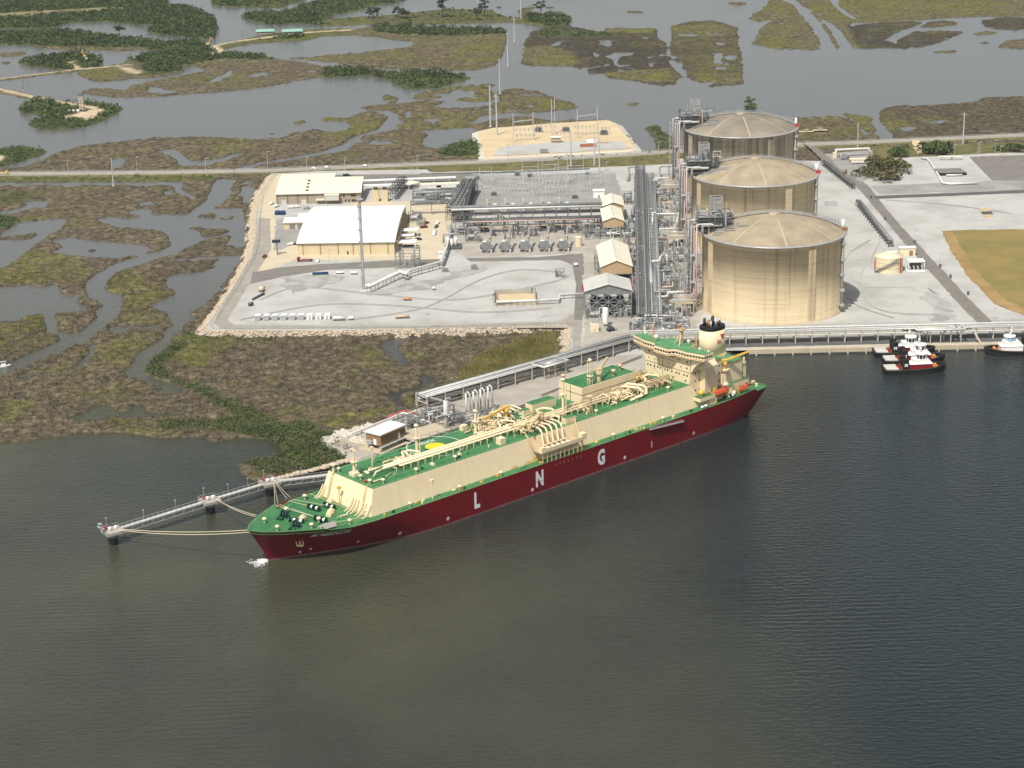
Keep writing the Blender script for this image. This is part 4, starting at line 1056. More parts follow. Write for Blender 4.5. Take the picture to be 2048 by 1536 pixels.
# access ladders on the trunk front
for t_ in (11.3,-12.0):
    l = MB()
    for o in (-0.5,0.5): l.beam((-40.5, t_ + o, 14), (-44.8, t_ + o * 0.8, TZ + 1.2), 0.18)
    for k in range(14):
        f = k / 13; l.beam((-40.5 - 4.3 * f, t_ - 0.5,14 + 11.5 * f), (-40.5 - 4.3 * f, t_ + 0.5,14 + 11.5 * f), 0.12)
    part('ladder', l, 'ship_tan', ship)

def ventm(h=2.4, r=0.9):
    v = MB(); v.lathe([(r * 0.45,0), (r * 0.45, h * 0.55), (r, h * 0.62), (r, h * 0.95), (r * 0.5, h), (0.01, h)], 10)
    return v
vm = ventm().mesh('ventilator', 'ship_cream', True)
vy = ventm(3.4,1.1).mesh('ventilator', 'ship_tan', True)
for s_, t_, z_ in ((-3,-5.5,15.6), (-14.5,11.8,15), (-21,8,14.6), (-17,-9.5,15.0), (-2,5,15.6), (-33,-18,14), (-30,17.5,14), (-41.8,13.6,13.9), (-46.5,-11, TZ), (-47.5,9.6, TZ), (-50.0,-3.0, TZ), (-48,2.6, TZ), (-60,20.5,14), (-88,20.4,14), (-112,20.4,14), (-182,20.4,14), (-215,20.4,14), (-52,13, TZ), (-70,13.2, TZ), (-92,13.2, TZ), (-178,13.2, TZ), (-205,13.2, TZ), (-226,13.2, TZ)):
    link('ventilator', vm, ship, (s_, t_, z_))
# small lamp post on the port deck, yellow posts
for s_, t_, z_, h_, c_ in ((-72.5,20.5,14,8.5, 'ship_cream'), (-40.3,-2.9,14,7.5, 'ship_yellow'), (-62,-7, TZ, 8, 'ship_cream')):
    v = MB(); v.cyl((0,0,0), (0,0, h_), 0.28,8,0.2); v.box(-0.7,0.7,-0.7,0.7, h_, h_ + 1.2)
    part('light_post', v, c_, ship, loc=(s_, t_, z_))
# forecastle mooring gear
wn_ = MB()
wn_.cyl((0,-3.2,1.0), (0,3.2,1.0), 0.35,8)
for k in (-3.0,-1.6,-0.2,1.2,2.8): wn_.cyl((0, k - 0.12,1.0), (0, k + 0.12,1.0), 1.15,12)
wn_.box(-1.2,1.2,-3.4,3.4,0,0.35)
wm1 = wn_.mesh('mooring_winch', 'dark_green')
dr = MB(); dr.cyl((0,-0.6,1.0), (0,0.6,1.0), 0.85,12)
drm = dr.mesh('winch_drum', 'white_paint')
for s_, t_, z_, a_ in ((-23,6.8,14.2,12), (-29,-6,14.0,10), (-14,2.0,14.7,30), (-35,-3,13.9,5), (-279,8,14,80), (-276,-9,14,90), (-262,20,14.0,90)):
    w_ = link('mooring_winch', wm1, ship, (s_, t_, z_), R(a_))
    for o in (-0.9,2.0): link('winch_drum', drm, w_, (0, o, 0))
wd = MB()
for k in range(3): wd.cyl((0,-1 + k * 1.1,1.5), (0,-0.5 + k * 1.1,1.5), 1.9 - 0.25 * k, 14)
wd.box(-1.5,1.5,-2,2.4,0,0.7); wd.cyl((1.2,-1,1), (4.4,-1,0.8), 0.5,8)
wd.ball((3.5,0.5,1.0), 1.3,1.1,0.9)
for s_, t_ in ((-13.5,-6.5), (-10.5,6.2)): part('windlass', wd, 'dark_green', ship, loc=(s_, t_, 14.7), rot=0.5)
bl = MB()
for k in (-0.8,0.8): bl.cyl((k, 0,0), (k, 0,1.0), 0.35,8,0.4)
bl.box(-1.6,1.6,-0.6,0.6,0,0.25)
blm = bl.mesh('bollard', 'deck_green_light')
for s_, t_, z_ in ((0,3,15.6), (-5,-9,15.3), (-8,9,15.1), (-17,14.5,14.6), (-24,-16,14), (-27,16.8,14), (-36,18.5,14), (-36,-18.5,14), (-4,1,15.4), (-20,-12,14.4), (-266,18,14), (-272,-17,14), (-282,12,14), (-282,-10,14), (-26,2,14.1), (-31,10,14), (-57,20,14), (-100,20,14), (-124,20,14), (-176,20,14), (-190,20,14), (-232,20,14)):
    link('bollard', blm, ship, (s_, t_, z_), random.uniform(-0.6,0.6))
st = MB(); st.box(-1.4,1.4,-1.2,1.2,0,1.5); st.box(-0.9,0.9,-0.7,0.7,1.5,2.2)
for s_, t_, z_ in ((-17.5,1.5,14.7), (-29.5,4.5,14), (-31.5,2.6,14), (-38.5,-7,14)): part('deck_locker', st, 'ship_cream', ship, loc=(s_, t_, z_), rot=0.4)
bo = MB(); bo.beam((0,0,0), (-4.5,1.2,0.6), 0.5); bo.beam((-4.5,1.2,0), (-4.5,1.2,1.4), 0.5)
part('stores_derrick', bo, 'ship_cream', ship, loc=(-30.5,8.2,14))
rs = MB(); rs.box(-1.2,1.2,-0.6,0.6,0.2,1.2); rs.ball((0,0,1.2), 0.9,0.6,0.6)
part('grey_patch', MB().sheet([(-13,13.2), (-16,15.6), (-24,16.6), (-27,11.5), (-22,10.4), (-17,11.6)], 14.55), 'deck_grey', ship, label='grey patch on the forecastle')  # even grey patch laid over the green deck
# mast and foremast gear at the trunk front
fm = MB(); fm.cyl((0,0,0), (0,0,7), 0.9,8,0.55); fm.cyl((0,0,7), (0,0,14), 0.45,8,0.25); fm.box(-1.4,1.4,-1.4,1.4,6.6,7.0); fm.box(-0.3,0.3,-2.2,2.2,12.2,12.6); fm.box(-1.6,1.6,-1.8,1.8,0,1.6)
part('foremast', fm, 'ship_cream', ship, loc=(-49,-3, TZ))
fp = MB(); fp.cyl((0,0,0), (0,0,3.6), 0.5,8); fp.lathe([(1.0,3.6), (1.2,4.4), (0.1,4.8)], 10)
part('fog_horn', fp, 'ship_cream', ship, loc=(-44.2,-11.4, TZ))
rb = MB(); rb.cyl((0,0,0), (0,0,1.1), 0.5,8,0.8)
part('fire_monitor', rb, 'lifeboat_red', ship, loc=(-47.2,6.8, TZ))

# winching circle on the trunk deck
wz = TZ + 0.07
cx, cy = -97.0,-6.2
ci = MB(); ci.lathe([(12.6, wz), (13.0, wz)], 48, (0,0)); part('winch_circle', ci, 'letter_white', ship, loc=(cx, cy, 0))
ci = MB(); ci.lathe([(0.01, wz), (4.6, wz), (4.6, wz + 0.004)], 32, (0,0)); part('winch_disc', ci, 'disc_yellow', ship, loc=(cx, cy, 0))
for txt, rr, flip in (('WINCH', -6.4,0), ('ONLY', 6.4,1)):
    vs, fs = text_mesh(txt, 2.8,0.06)
    t_ = MB(); t_.add([(-x, rr - (y - 0.9) , wz + 0.01) for x, y, z in vs], fs)
    part('deck_lettering', t_, 'letter_white', ship, loc=(cx, cy, 0), label='word ' + txt + ' beside the yellow disc')
# cargo pipes along the trunk
sup = MB(); sup.beam((0,-2.6,0), (0,-2.6,2.2), 0.25); sup.beam((0,2.6,0), (0,2.6,2.2), 0.25); sup.beam((0,-3,2.1), (0,3,2.1), 0.3)
spm = sup.mesh('pipe_support', 'ship_cream')
for k in range(44): link('pipe_support', spm, ship, (-64 - k * 4.0,4.6, TZ))
runs = [(2.4,2.95,0.42,-60,-238), (3.7,2.85,0.3,-60,-238), (4.9,2.95,0.38,-58,-236), (6.2,2.75,0.24,-66,-232), (7.1,2.75,0.24,-66,-236), (1.0,2.6,0.22,-72,-230)]
for t_, z_, r_, a_, b2 in runs:
    p = MB(); p.tube([(a_, t_, TZ + z_), (b2, t_, TZ + z_)], r_, 8); part('cargo_pipe', p, 'ship_cream', ship, True)
# expansion bends and branch pipes
for s_, r_ in ((-72,0.5), (-128,0.5), (-152,0.55), (-222,0.5)):
    p = MB(); p.tube([(s_, 2.4, TZ + 2.9), (s_ - 1,1.2, TZ + 4.0), (s_ - 3,-2.5, TZ + 4.0), (s_ - 7,-2.5, TZ + 4.0), (s_ - 9,1.2, TZ + 4.0), (s_ - 10,2.4, TZ + 2.9)], r_, 8)
    part('expansion_loop', p, 'ship_cream', ship, True)
# front end fitting of the pipes
p = MB(); p.tube([(-60,2.4, TZ + 2.9), (-55,2.4, TZ + 2.9), (-54,1.0, TZ + 2.0), (-56,-1.5, TZ + 1.8), (-58,-1.5, TZ + 1.8)], 0.4,8)
p.tube([(-58,5, TZ + 2.9), (-54.5,5, TZ + 2.4), (-53,5, TZ + 0.4)], 0.35,8); p.box(-55.5,-53.5,-2.5,0.5, TZ + 0.2, TZ + 1.0)
p.tube([(-62,6.5, TZ + 0.6), (-55,9.5, TZ + 0.6), (-49,9.5, TZ + 0.6)], 0.22,6)
part('pipe_end', p, 'ship_cream', ship, True)
# liquid domes with pipework, one per cargo tank
def dome_cluster(s0, t0, seed, k=16, m='ship_cream', ln=12, wd_=7):
    r = random.Random(seed)
    d_ = part('liquid_dome', MB().lathe([(3.0, TZ), (3.0, TZ + 1.6), (2.2, TZ + 2.0), (0.01, TZ + 2.1)], 16, (s0, t0)), m, ship, True)
    for i in range(k):
        x, y = s0 + r.uniform(-ln / 2, ln / 2), t0 + r.uniform(-wd_ / 2, wd_ / 2)
        z = TZ + r.uniform(0.8,4.2); r_ = r.choice((0.18,0.22,0.3,0.4))
        L = r.uniform(2.5,6.5); al = r.random() < 0.5
        q_ = (x + (L if al else 0), y + (0 if al else L * 0.7))
        p = MB(); p.tube([(x, y, TZ), (x, y, z), (q_[0], q_[1], z), (q_[0], q_[1], max(TZ, z - r.uniform(0.8,3)))], r_, 6)
        if r.random() < 0.6: p.lathe([(0.1, z + 0.3), (0.55, z + 0.4), (0.55, z + 0.7), (0.1, z + 0.8)], 8, ((x + q_[0]) / 2, (y + q_[1]) / 2))
        part('dome_pipe', p, r.choice((m, m, 'ship_tan')), ship, True)
dome_cluster(-73,-1.5,1,12, ln=9, wd_=6)
dome_cluster(-125,-4,2,30, ln=16, wd_=10)
dome_cluster(-142,4.5,3,44, ln=24, wd_=14)
dome_cluster(-134,-9,8,20, ln=16, wd_=9)
dome_cluster(-158,2,9,18, ln=12, wd_=8)
dome_cluster(-200,5.5,4,34, ln=22, wd_=10)
dome_cluster(-228,2.0,5,24, 'ship_tan', 14,12)
dome_cluster(-229,-8,6,14, 'ship_yellow', 9,8)
dome_cluster(-178,3.5,7,12, ln=9, wd_=6)
for s_, t_ in ((-205,2), (-209,1)):
    p = MB(); p.tube([(s_, t_, TZ + 4), (s_ - 1, t_ + 1.2, TZ + 5), (s_ - 4, t_ + 8.4, TZ + 5), (s_ - 5, t_ + 9.4, TZ + 4), (s_ - 5, t_ + 9.6, TZ + 1.0), (s_ + 3, t_ + 9.6, TZ + 0.6)], 0.62,10)
    part('crossover_pipe', p, 'ship_cream', ship, True)
# vent masts
for s_, t_, h_ in ((-82.8,-1.7,15), (-118.2,-3.1,12.5), (-165.1,4.7,18.5), (-189.4,-2.4,21)):
    m_b = MB()
    if h_ < 20:
        m_b.cyl((0,0,0), (0,0, h_), 0.75,10,0.5)
        m_b.cyl((-1.1,0.8,0), (-1.1,0.8, h_ * 0.9), 0.25,6)
    else:
        for a, c in ((-0.9,-0.9), (0.9,-0.9), (0.9,0.9), (-0.9,0.9)): m_b.beam((a, c, 0), (a * 0.8, c * 0.8, h_), 0.28)
        for k in range(10): m_b.beam((-0.9,-0.9, k * h_ / 10), (0.9,0.9, (k + 1) * h_ / 10), 0.16); m_b.beam((-0.9,0.9, k * h_ / 10), (0.9,0.9, k * h_ / 10), 0.16)
    m_b.tube([(0.8,0,0.4), (0.8,0,1.6), (2.8,2.0,0.5)], 0.3,6)
    m_b.lathe([(0.8, h_), (1.1, h_ + 0.5), (0.6, h_ + 1.2), (0.02, h_ + 1.3)], 10)
    m_b.box(-1.3,1.3,-1.3,1.3, h_ * 0.62, h_ * 0.62 + 0.2)
    part('vent_mast', m_b, 'ship_cream', ship, loc=(s_, t_, TZ))
# lattice post amidships beside the pipes
m_b = MB()
for a, c in ((-0.9,-0.9), (0.9,-0.9), (0.9,0.9), (-0.9,0.9)): m_b.beam((a, c, 0), (a * 0.6, c * 0.6,9), 0.22)
for k in range(5): m_b.beam((-0.8,-0.8, k * 1.8), (0.8,0.8, k * 1.8 + 1.8), 0.14); m_b.beam((-0.8,0.8, k * 1.8), (0.8,-0.8, k * 1.8 + 1.8), 0.14)
m_b.box(-1.5,1.5,-1.5,1.5,9,9.4)
part('service_tower', m_b, 'ship_tan', ship, loc=(-176,11, TZ))
# hose cranes (yellow) with long jibs
def crane(s_, t_, z_, ang, jl, m='ship_yellow', ph=5, up=1.5):
    c_ = MB(); c_.cyl((0,0,0), (0,0, ph), 1.1,12,0.9); c_.lathe([(1.7, ph), (1.7, ph + 0.9), (1.0, ph + 2.4), (0.02, ph + 2.5)], 12); c_.box(-1.6,1.2,-1.1,1.1, ph + 0.9, ph + 2.6)
    j = MB(); dx, dy = math.cos(ang), math.sin(ang)
    for o in (-0.45,0.45): j.beam((-dy * o, dx * o, ph + 2.0), (dx * jl - dy * o * 0.5, dy * jl + dx * o * 0.5, ph + up), 0.42,0.8)
    for k in range(1,8):
        f = k / 8; j.beam((dx * jl * f - dy * 0.4, dy * jl * f + dx * 0.4, ph + 2 + (up - 2) * f), (dx * jl * f + dy * 0.4, dy * jl * f - dx * 0.4, ph + 2 + (up - 2) * f), 0.2)
    j.cyl((0,0, ph + 2.4), (dx * jl * 0.6, dy * jl * 0.6, ph + 1 + up * 0.5), 0.22,6)
    o = part('hose_crane', c_, m, ship, loc=(s_, t_, z_))
    part('jib', j, m, o)
crane(-139.5,-6.5, TZ, 0.25,19, ph=6.5)
crane(-147,8.5, TZ, 0.55,17, ph=5.0, m='ship_tan')
crane(-196,-3.2, TZ + 8.4,3.6,13, ph=4.0, up=4.4, m='ship_tan')
# lockers and deck boxes
def dbox(s0, s1, t0, t1, h_, topm='deck_green'):
    b2 = MB(); b2.box(s0, s1, t0, t1, TZ, TZ + h_); o = part('deck_house', b2, 'ship_cream', ship)
    t2 = MB(); t2.sheet([(s0 - 0.0, t0), (s1, t0), (s1, t1), (s0, t1)], TZ + h_ + 0.02); part('roof', t2, topm, o)
dbox(-173,-158,-13.5,-8.5,4.2); dbox(-156.5,-152.5,-12,-8.5,2.6); dbox(-164,-157.5,11.5,14.5,3.4)
b2 = MB(); b2.prism([(-121.5,10.2), (-121.5,13.6), (-118.4,13.6), (-118.4,10.2)], TZ, TZ + 3.2); part('deck_house', b2, 'ship_cream', ship)
b2 = MB(); b2.box(-121.5,-118.5,-14.8,-12.4, TZ, TZ + 2.6); part('deck_house', b2, 'ship_cream', ship)
# cargo machinery house
mh = MB(); mh.box(-219,-183,-17.0,-1.2, TZ - 4, TZ + 8.4)
mho = part('machinery_house', mh, 'ship_cream', ship)
r_ = MB(); r_.sheet([(-218.6,-16.6), (-183.4,-16.6), (-183.4,-1.6), (-218.6,-1.6)], TZ + 8.43); part('roof', r_, 'deck_green', mho)
e = MB()
for z_ in (TZ + 4.6,): e.box(-219.04,-182.96,-1.18,-1.14, z_, z_ + 0.25); e.box(-182.98,-182.93,-17,-1.2, z_, z_ + 0.25)
e.box(-182.97,-182.92,-9.2,-8.9, TZ, TZ + 8.3)
part('seam', e, 'trim_dark', mho)
e = MB()
for x in np.arange(-218,-183,3): e.beam((x, -1.4, TZ + 8.4), (x, -1.4, TZ + 9.5), 0.09)
e.beam((-218.6,-1.4, TZ + 9.5), (-183.4,-1.4, TZ + 9.5), 0.1)
part('railing', e, 'deck_green_light', mho)
for s_, t_ in ((-190,-3), (-207,-4.5), (-215,-8), (-185,-16)): link('ventilator', vy, ship, (s_, t_, TZ + 8.4))
# manifold platform and loading pipes, port and starboard
for side in (1,-1):
    mp_ = MB()
    mp_.box(-160.5,-134.5, min(side * 17, side * 22.9), max(side * 17, side * 22.9), 19.2,19.6)
    o = part('manifold_platform', mp_, 'ship_tan', ship)
    e = MB(); e.box(-160,-136, min(side * 22.4, side * 22.95), max(side * 22.4, side * 22.95), 19.62,21.4); part('drip_tray_wall', e, 'ship_cream', o)
    bb = MB(); bb.box(-162.5,-159.6, min(side * 20.2, side * 22.9), max(side * 20.2, side * 22.9), 19.65,22.6); part('locker', bb, 'ship_cream', o)
    bb = MB(); bb.box(-137.0,-134.6, min(side * 21.2, side * 22.9), max(side * 21.2, side * 22.9), 19.65,22.2); part('locker', bb, 'ship_cream', o)
    bl_ = MB()
    for k in range(10): bl_.beam((-135.5 - k * 2.7, side * 22.4,14), (-135.5 - k * 2.7, side * 22.4,19.2), 0.35); bl_.beam((-135.5 - k * 2.7, side * 22.4,16.6), (-138.2 - k * 2.7, side * 22.4,16.6), 0.2)
    part('platform_leg', bl_, 'ship_tan', o)
    for s_ in (-132.5,-162.5):
        e = MB(); e.beam((s_, side * 14.5,27.5), (s_ - math.copysign(1.5, s_ + 147), side * 20.0,19.6), 0.5,0.9); part('stay', e, 'ship_tan', o)
    blk = MB(); blk.box(-159,-139, min(side * 20.4, side * 22.2), max(side * 20.4, side * 22.2), 19.62,20.5); part('manifold_valves', blk, 'trim_dark', o)
    for k in range(5):
        s_ = -140.5 - k * 4.2
        p = MB(); s_ = -139.5 - k * 3.1; p.tube([(s_, side * 9.5,29), (s_, side * 15.2,29.2), (s_, side * 16.8,28.6), (s_, side * 17.6,27.2), (s_, side * 18.4,21.8), (s_, side * 19.4,20.8), (s_, side * 22.3,20.8)], 0.46,10)
        p.cyl((s_, side * 21.8,20.8), (s_, side * 22.9,20.8), 0.95,10)
        p.ball((s_, side * 20.2,22.0), 0.5, nu=8, nv=5)
        part('loading_pipe', p, 'ship_cream', o, True)
        e = MB(); e.cyl((s_ + 1.4, side * 20.6,20.3), (s_ + 1.4, side * 20.6,21.9), 0.5,8); e.cyl((s_ - 1.2, side * 21.2,20.3), (s_ - 1.2, side * 21.2,21.3), 0.4,8); part('valve', e, 'steel_dark', o)
rp = MB(); rp.add([(-134.2,17.3,15.6), (-137,17.2,16.6), (-138,17.62,14), (-135,17.64,14)], [(0,1,2,3)])
part('rust_streak', rp, 'ship_yellow', ship)
mat('deck_rust', (0.55,0.33,0.10), (0.72,0.52,0.24), scale=0.8, rough=0.8)
for s_, l_ in ((-129,5), (-121,3)):
    part('rust_streak', MB().add([(s_, 17.45,15.1), (s_ - l_, 17.45,15.1), (s_ - l_ - 0.8,17.68,13.9), (s_ + 0.8,17.68,13.9)], [(0,1,2,3)]), 'deck_rust', ship)
# --- accommodation block
hs = MB(); hs.prism([(-240,-15.2), (-240,15.2), (-252,15.2), (-252,-15.2)], 13.9,40)
house = part('accommodation', hs, 'ship_cream', ship)
hs = MB()
for z_ in (31.6,35.6): hs.box(-239.98,-239.94,-15.2,15.2, z_, z_ + 0.22); hs.box(-252,-240,15.22,15.26, z_, z_ + 0.22)
for t_ in (-3.6,14.6): hs.box(-239.97,-239.92, t_, t_ + 0.22,25.5,40)
hs.box(-239.96,-239.91,-9.2,-9.0,27.5,31.6)
part('seam', hs, 'trim_dark', house)
wnm = MB().box(-0.05,0.06,-0.42,0.42,-0.42,0.42).mesh('window', 'window_dark')
for z_, ts in ((29.9, (-13.6,-11.7,-9.2,-6.8,-5.0,-1.9,-0.2,2.6,5.4,7.3,10.6,12.6)), (33.8, (-13.0,-8.8,-6.4,0.2,3.6,8.6,12.4)), (37.3, (-12.8,-9.4,-8.2,6.4,7.8,12.6)), (27.0, (3.5,11.5))):
    for t_ in ts:
        if z_ in (33.8,37.3) and t_ not in (-12.8,12.6,12.4):
            link('window', wnm, house, (-239.95, t_, z_)).scale = (1,0.5,0.9)
        else: link('window', wnm, house, (-239.95, t_, z_))
for z_ in (22,27,31,36):
    for s_ in (-243,-246,-250):
        o = link('window', wnm, house, (s_, 15.23, z_), R(90))
# lower aft blocks, casing, decks
def block(nm, poly_, z0, z1, top, parent=ship, m='ship_cream'):
    b2 = MB(); b2.prism(poly_, z0, z1); o = part(nm, b2, m, parent)
    cxm = sum(p[0] for p in poly_) / len(poly_); cym = sum(p[1] for p in poly_) / len(poly_)
    t2 = MB(); t2.sheet([(cxm + (p[0] - cxm) * 1.02, cym + (p[1] - cym) * 1.03) for p in poly_], z1 + 0.03); part('deck', t2, top, o)
    return o
def rails(parent, pts, z, m='deck_green_light'):
    e = MB()
    for a, c in zip(pts[:-1], pts[1:]):
        L = math.dist(a, c); k = max(1, int(L / 2.5))
        for i in range(k + 1):
            x, y = a[0] + (c[0] - a[0]) * i / k, a[1] + (c[1] - a[1]) * i / k
            e.beam((x, y, z), (x, y, z + 1.1), 0.08)
        for hh in (0.55,1.1): e.beam((a[0], a[1], z + hh), (c[0], c[1], z + hh), 0.07)
    part('railing', e, m, parent)
o = block('aft_accommodation', [(-252.02,-15.2), (-252.02,15.2), (-261.5,15.2), (-261.5,-15.2)], 13.9,35.2, 'deck_green_light')
rails(o, [(-252.2,15.3), (-261.5,15.3), (-261.5,-15.3)], 35.2)
for z_ in (23,27,31):
    for s_ in (-254,-257,-260): link('window', wnm, o, (s_, 15.23, z_), R(90))
o = block('casing', [(-261.52,-14), (-261.52,14), (-278,14), (-278,-14)], 13.9,30.6, 'deck_green_light')
rails(o, [(-261.6,14.2), (-278,14.2), (-278,-14.2)], 30.6)
o = block('casing_wing', [(-244,15.2), (-244,17.6), (-262,17.6), (-262,14)], 13.9,20, 'deck_green')
o = block('poop_house', [(-262,14.2), (-262,17.0), (-268,17.0), (-270,14.6), (-283,14.6), (-283,-14.6), (-262,-14.6)], 13.9,19.4, 'deck_green_light')
rails(o, [(-250,17.8), (-262,17.2), (-268,17.2), (-270,14.8), (-283,14.8), (-283,-14.6)], 19.4)
o = block('aft_house', [(-268.5,13.4), (-268.5,-13.4), (-281.8,-13.4), (-281.8,13.4)], 19.4,27, 'pipe_silver')
rails(o, [(-268.5,13.4), (-281.8,13.4), (-281.8,-13.4)], 27, 'ship_cream')
for s_, t_ in ((-281,12.6), (-281,2)): part('post', MB().cyl((s_, t_, 27), (s_, t_, 30), 0.5,8), 'ship_cream', o)
for s_, z_ in ((-272,22), (-276,23.5), (-279,22)): link('window', wnm, o, (s_, 13.42, z_), R(90))
pd = MB(); pd.lathe([(2.6,19.4), (1.6,21), (1.6,26.6), (2.6,27.2), (2.6,27.8), (0.01,27.9)], 14, (0,0))
part('crane_pedestal', pd, 'ship_cream', ship, loc=(-265.2,13.6,0))
pd = MB(); pd.beam((-259.5,17.8,14), (-259.5,17.8,27), 1.0); part('davit_column', pd, 'ship_cream', ship)
crane(-265.2,13.6,27.5,2.6,13, ph=2.6, up=6.2)
# sloping side screen under the port wing and exhaust trunk
sc = MB(); sc.prism([(-246,15.25), (-246,18.8), (-256,17.8), (-256,15.25)], 20.0,33.5); part('side_tower', sc, 'ship_cream', ship)
sc = MB(); sc.add([(-242,15.3,33.5), (-246,18.8,33.5), (-256,17.9,33.5), (-256,15.3,36.5), (-242,15.3,36.5)], [(0,1,2,3,4)]); part('side_screen', sc, 'ship_cream', house)
yb = MB(); yb.ball((-243.5,18.8,21.5), 1.7,1.5,1.5); yb.cyl((-243.5,18.8,19), (-243.5,18.8,21), 0.8,8)
part('provision_crane', yb, 'ship_yellow', ship, True)
dn = MB(); dn.box(-250,-240.2,15.6,21.2,17.6,19.2); dn.box(-249.5,-241,16,20.6,19.2,19.5,0); part('boat_deck', dn, 'ship_cream', ship)
dn = MB(); dn.sheet([(-250,15.6), (-240.4,15.6), (-240.4,21), (-250,21)], 19.56); part('boat_deck_top', dn, 'deck_green', ship)
# rounded vent housing at the end of the trunk slope
vh = MB()
prof = [(0,0), (0,3.2), (-0.6,3.4), (-0.6,4.6), (0.6,5.4), (4.6,5.4), (5.4,4.8), (5.4,3.4), (4.8,3.2), (4.8,0)]
vh.loft([[(-247.5 - a, 17.4,14 + c) for a, c in prof], [(-247.5 - a, 20.6,14 + c) for a, c in prof]])
part('vent_housing', vh, 'ship_cream', ship)
# bridge
br = [(-240,-23.6), (-237.6,-14), (-237.6,-7), (-234.8,-4.5), (-234.8,4.5), (-237.6,7), (-237.6,14), (-240,23.6), (-246.5,23.6), (-246.5,9), (-251,8), (-251,-8), (-246.5,-9), (-246.5,-23.6)]
def inset(pl_, d_): return outset(pl_, -d_)
bg_ = part('bridge', MB().prism(br, 40.0,41.1), 'ship_cream', ship, label='wheelhouse spanning the ship with swept wings')
part('window_band', MB().prism(inset(br, 0.35), 41.1,42.25), 'window_dark', bg_)
part('roof', MB().prism(br, 42.25,43.3), 'ship_cream', bg_)
part('roof_deck', MB().sheet(inset(br, 0.35), 43.33), 'deck_green_light', bg_)
rails(bg_, [tuple(p) for p in inset(br, 0.3)] + [tuple(inset(br, 0.3)[0])], 43.3)
mu = MB().box(-0.14,0.14,-0.14,0.14,41.08,42.27).mesh('mullion', 'ship_cream')
bi = inset(br, 0.28)
for i in range(0,8):
    a, c = bi[i], bi[i + 1]; L = math.dist(a, c); k = max(1, int(L / 1.5))
    for j in range(k): link('mullion', mu, bg_, (a[0] + (c[0] - a[0]) * j / k, a[1] + (c[1] - a[1]) * j / k, 0))
for z_ in (40.05,40.7):
    e = MB(); pts = outset(br, 0.12)
    for i in range(0,7): e.beam((*pts[i], z_), (*pts[i + 1], z_), 0.12)
    part('ledge', e, 'ship_tan', bg_)
for side in (1,-1):
    w_ = MB(); pf = [(15.1,31.6), (16.3,34.2), (18.8,37.2), (23.4,40.0), (15.1,40.0)]
    w_.loft([[(-240.2, side * a, c) for a, c in pf], [(-246, side * a, c) for a, c in pf]])
    part('wing_bracket', w_, 'ship_cream', house)
lo_ = MB()
for k in range(11): lo_.box(-239.96,-239.88,-5.6 + k * 0.95,-5.0 + k * 0.95,37.4,39.3)
part('louvre', lo_, 'deck_grey', house)
# radar mast, posts, domes on the bridge roof
ms = MB(); ms.beam((0,0,0), (0,0,9), 1.3); ms.beam((3,1.5,0), (0.3,0.2,5), 0.4); ms.beam((1.5,-3,0), (0.2,-0.2,5), 0.4); ms.box(-1.4,1.4,-1.6,1.6,7.6,7.9); ms.box(-0.2,0.2,-2.6,2.6,8.6,9.0)
o = part('radar_mast', ms, 'ship_tan', ship, loc=(-246,3.0,43.3))
part('flag', MB().box(-0.2,2.0,-0.05,0.05,9.1,10.2), 'lifeboat_red', o)
for s_, t_, h_, c_ in ((-245,13.2,7, 'ship_orange'), (-241.5,-11,8.5, 'ship_orange'), (-243,-12.5,10, 'ship_tan'), (-246,-21,5, 'ship_tan')):
    part('aerial_post', MB().cyl((0,0,0), (0,0, h_), 0.4,8,0.25), c_, ship, loc=(s_, t_, 43.3))
for s_, t_, z_, r_ in ((-241,-9,44.8,1.1), (-245,-20,44.0,0.6), (-244,17,44.0,0.6), (-244,22.6,44.0,0.5), (-248,6,44.4,0.8)):
    d2 = MB(); d2.ball((0,0, r_ * 0.8), r_, nu=10, nv=6); d2.cyl((0,0,-1), (0,0,0.4), r_ * 0.5,8); part('satellite_dome', d2, 'white_paint', ship, True, loc=(s_, t_, z_))
# funnel with emblem
fx, fy = -271.5,0.0
def oval(a, c, z, n=28, pw=2.6):
    out = []
    for i in range(n):
        th = 2 * math.pi * i / n; ct, st_ = math.cos(th), math.sin(th)
        out.append((fx + a * math.copysign(abs(ct) ** (2 / pw), ct), fy + c * math.copysign(abs(st_) ** (2 / pw), st_), z))
    return out
f_ = MB(); f_.loft([oval(7.0,5.6,30.5), oval(6.6,5.2,45.4)]); fo = part('funnel', f_, 'ship_cream', ship, True)
for p_ in fo.data.polygons:
    if len(p_.vertices) > 4: p_.use_smooth = False
part('funnel_top', MB().loft([oval(6.62,5.22,45.2), oval(6.55,5.15,47.0)]), 'black_paint', fo)
part('funnel_skirt', MB().loft([oval(7.4,6.0,30.52), oval(7.3,5.9,31.8)]), 'ship_cream', fo)
for k, (a, c, h_, m_n, r_) in enumerate([(-3,-2.5,52.3, 'black_paint', 0.7), (-3.2,2.0,52.0, 'pipe_silver', 0.5), (0,0,52.6, 'black_paint', 0.8), (0.5,2.8,53.2, 'pipe_silver', 0.55), (3.4,2.2,52, 'pipe_silver', 0.45), (3.5,-2.0,52.6, 'black_paint', 0.7), (1.8,-0.4,51.4, 'rust', 1.1), (-1.4,3.4,51.6, 'black_paint', 0.5)]):
    p = MB(); p.cyl((fx + a, fy + c, 46.9), (fx + a, fy + c, h_ - 2), r_, 8); p.lathe([(r_, h_ - 2), (r_ * 0.75, h_ - 1.5), (0.02, h_ - 1.3)], 8, (fx + a, fy + c)); part('exhaust_pipe', p, m_n, fo, True)
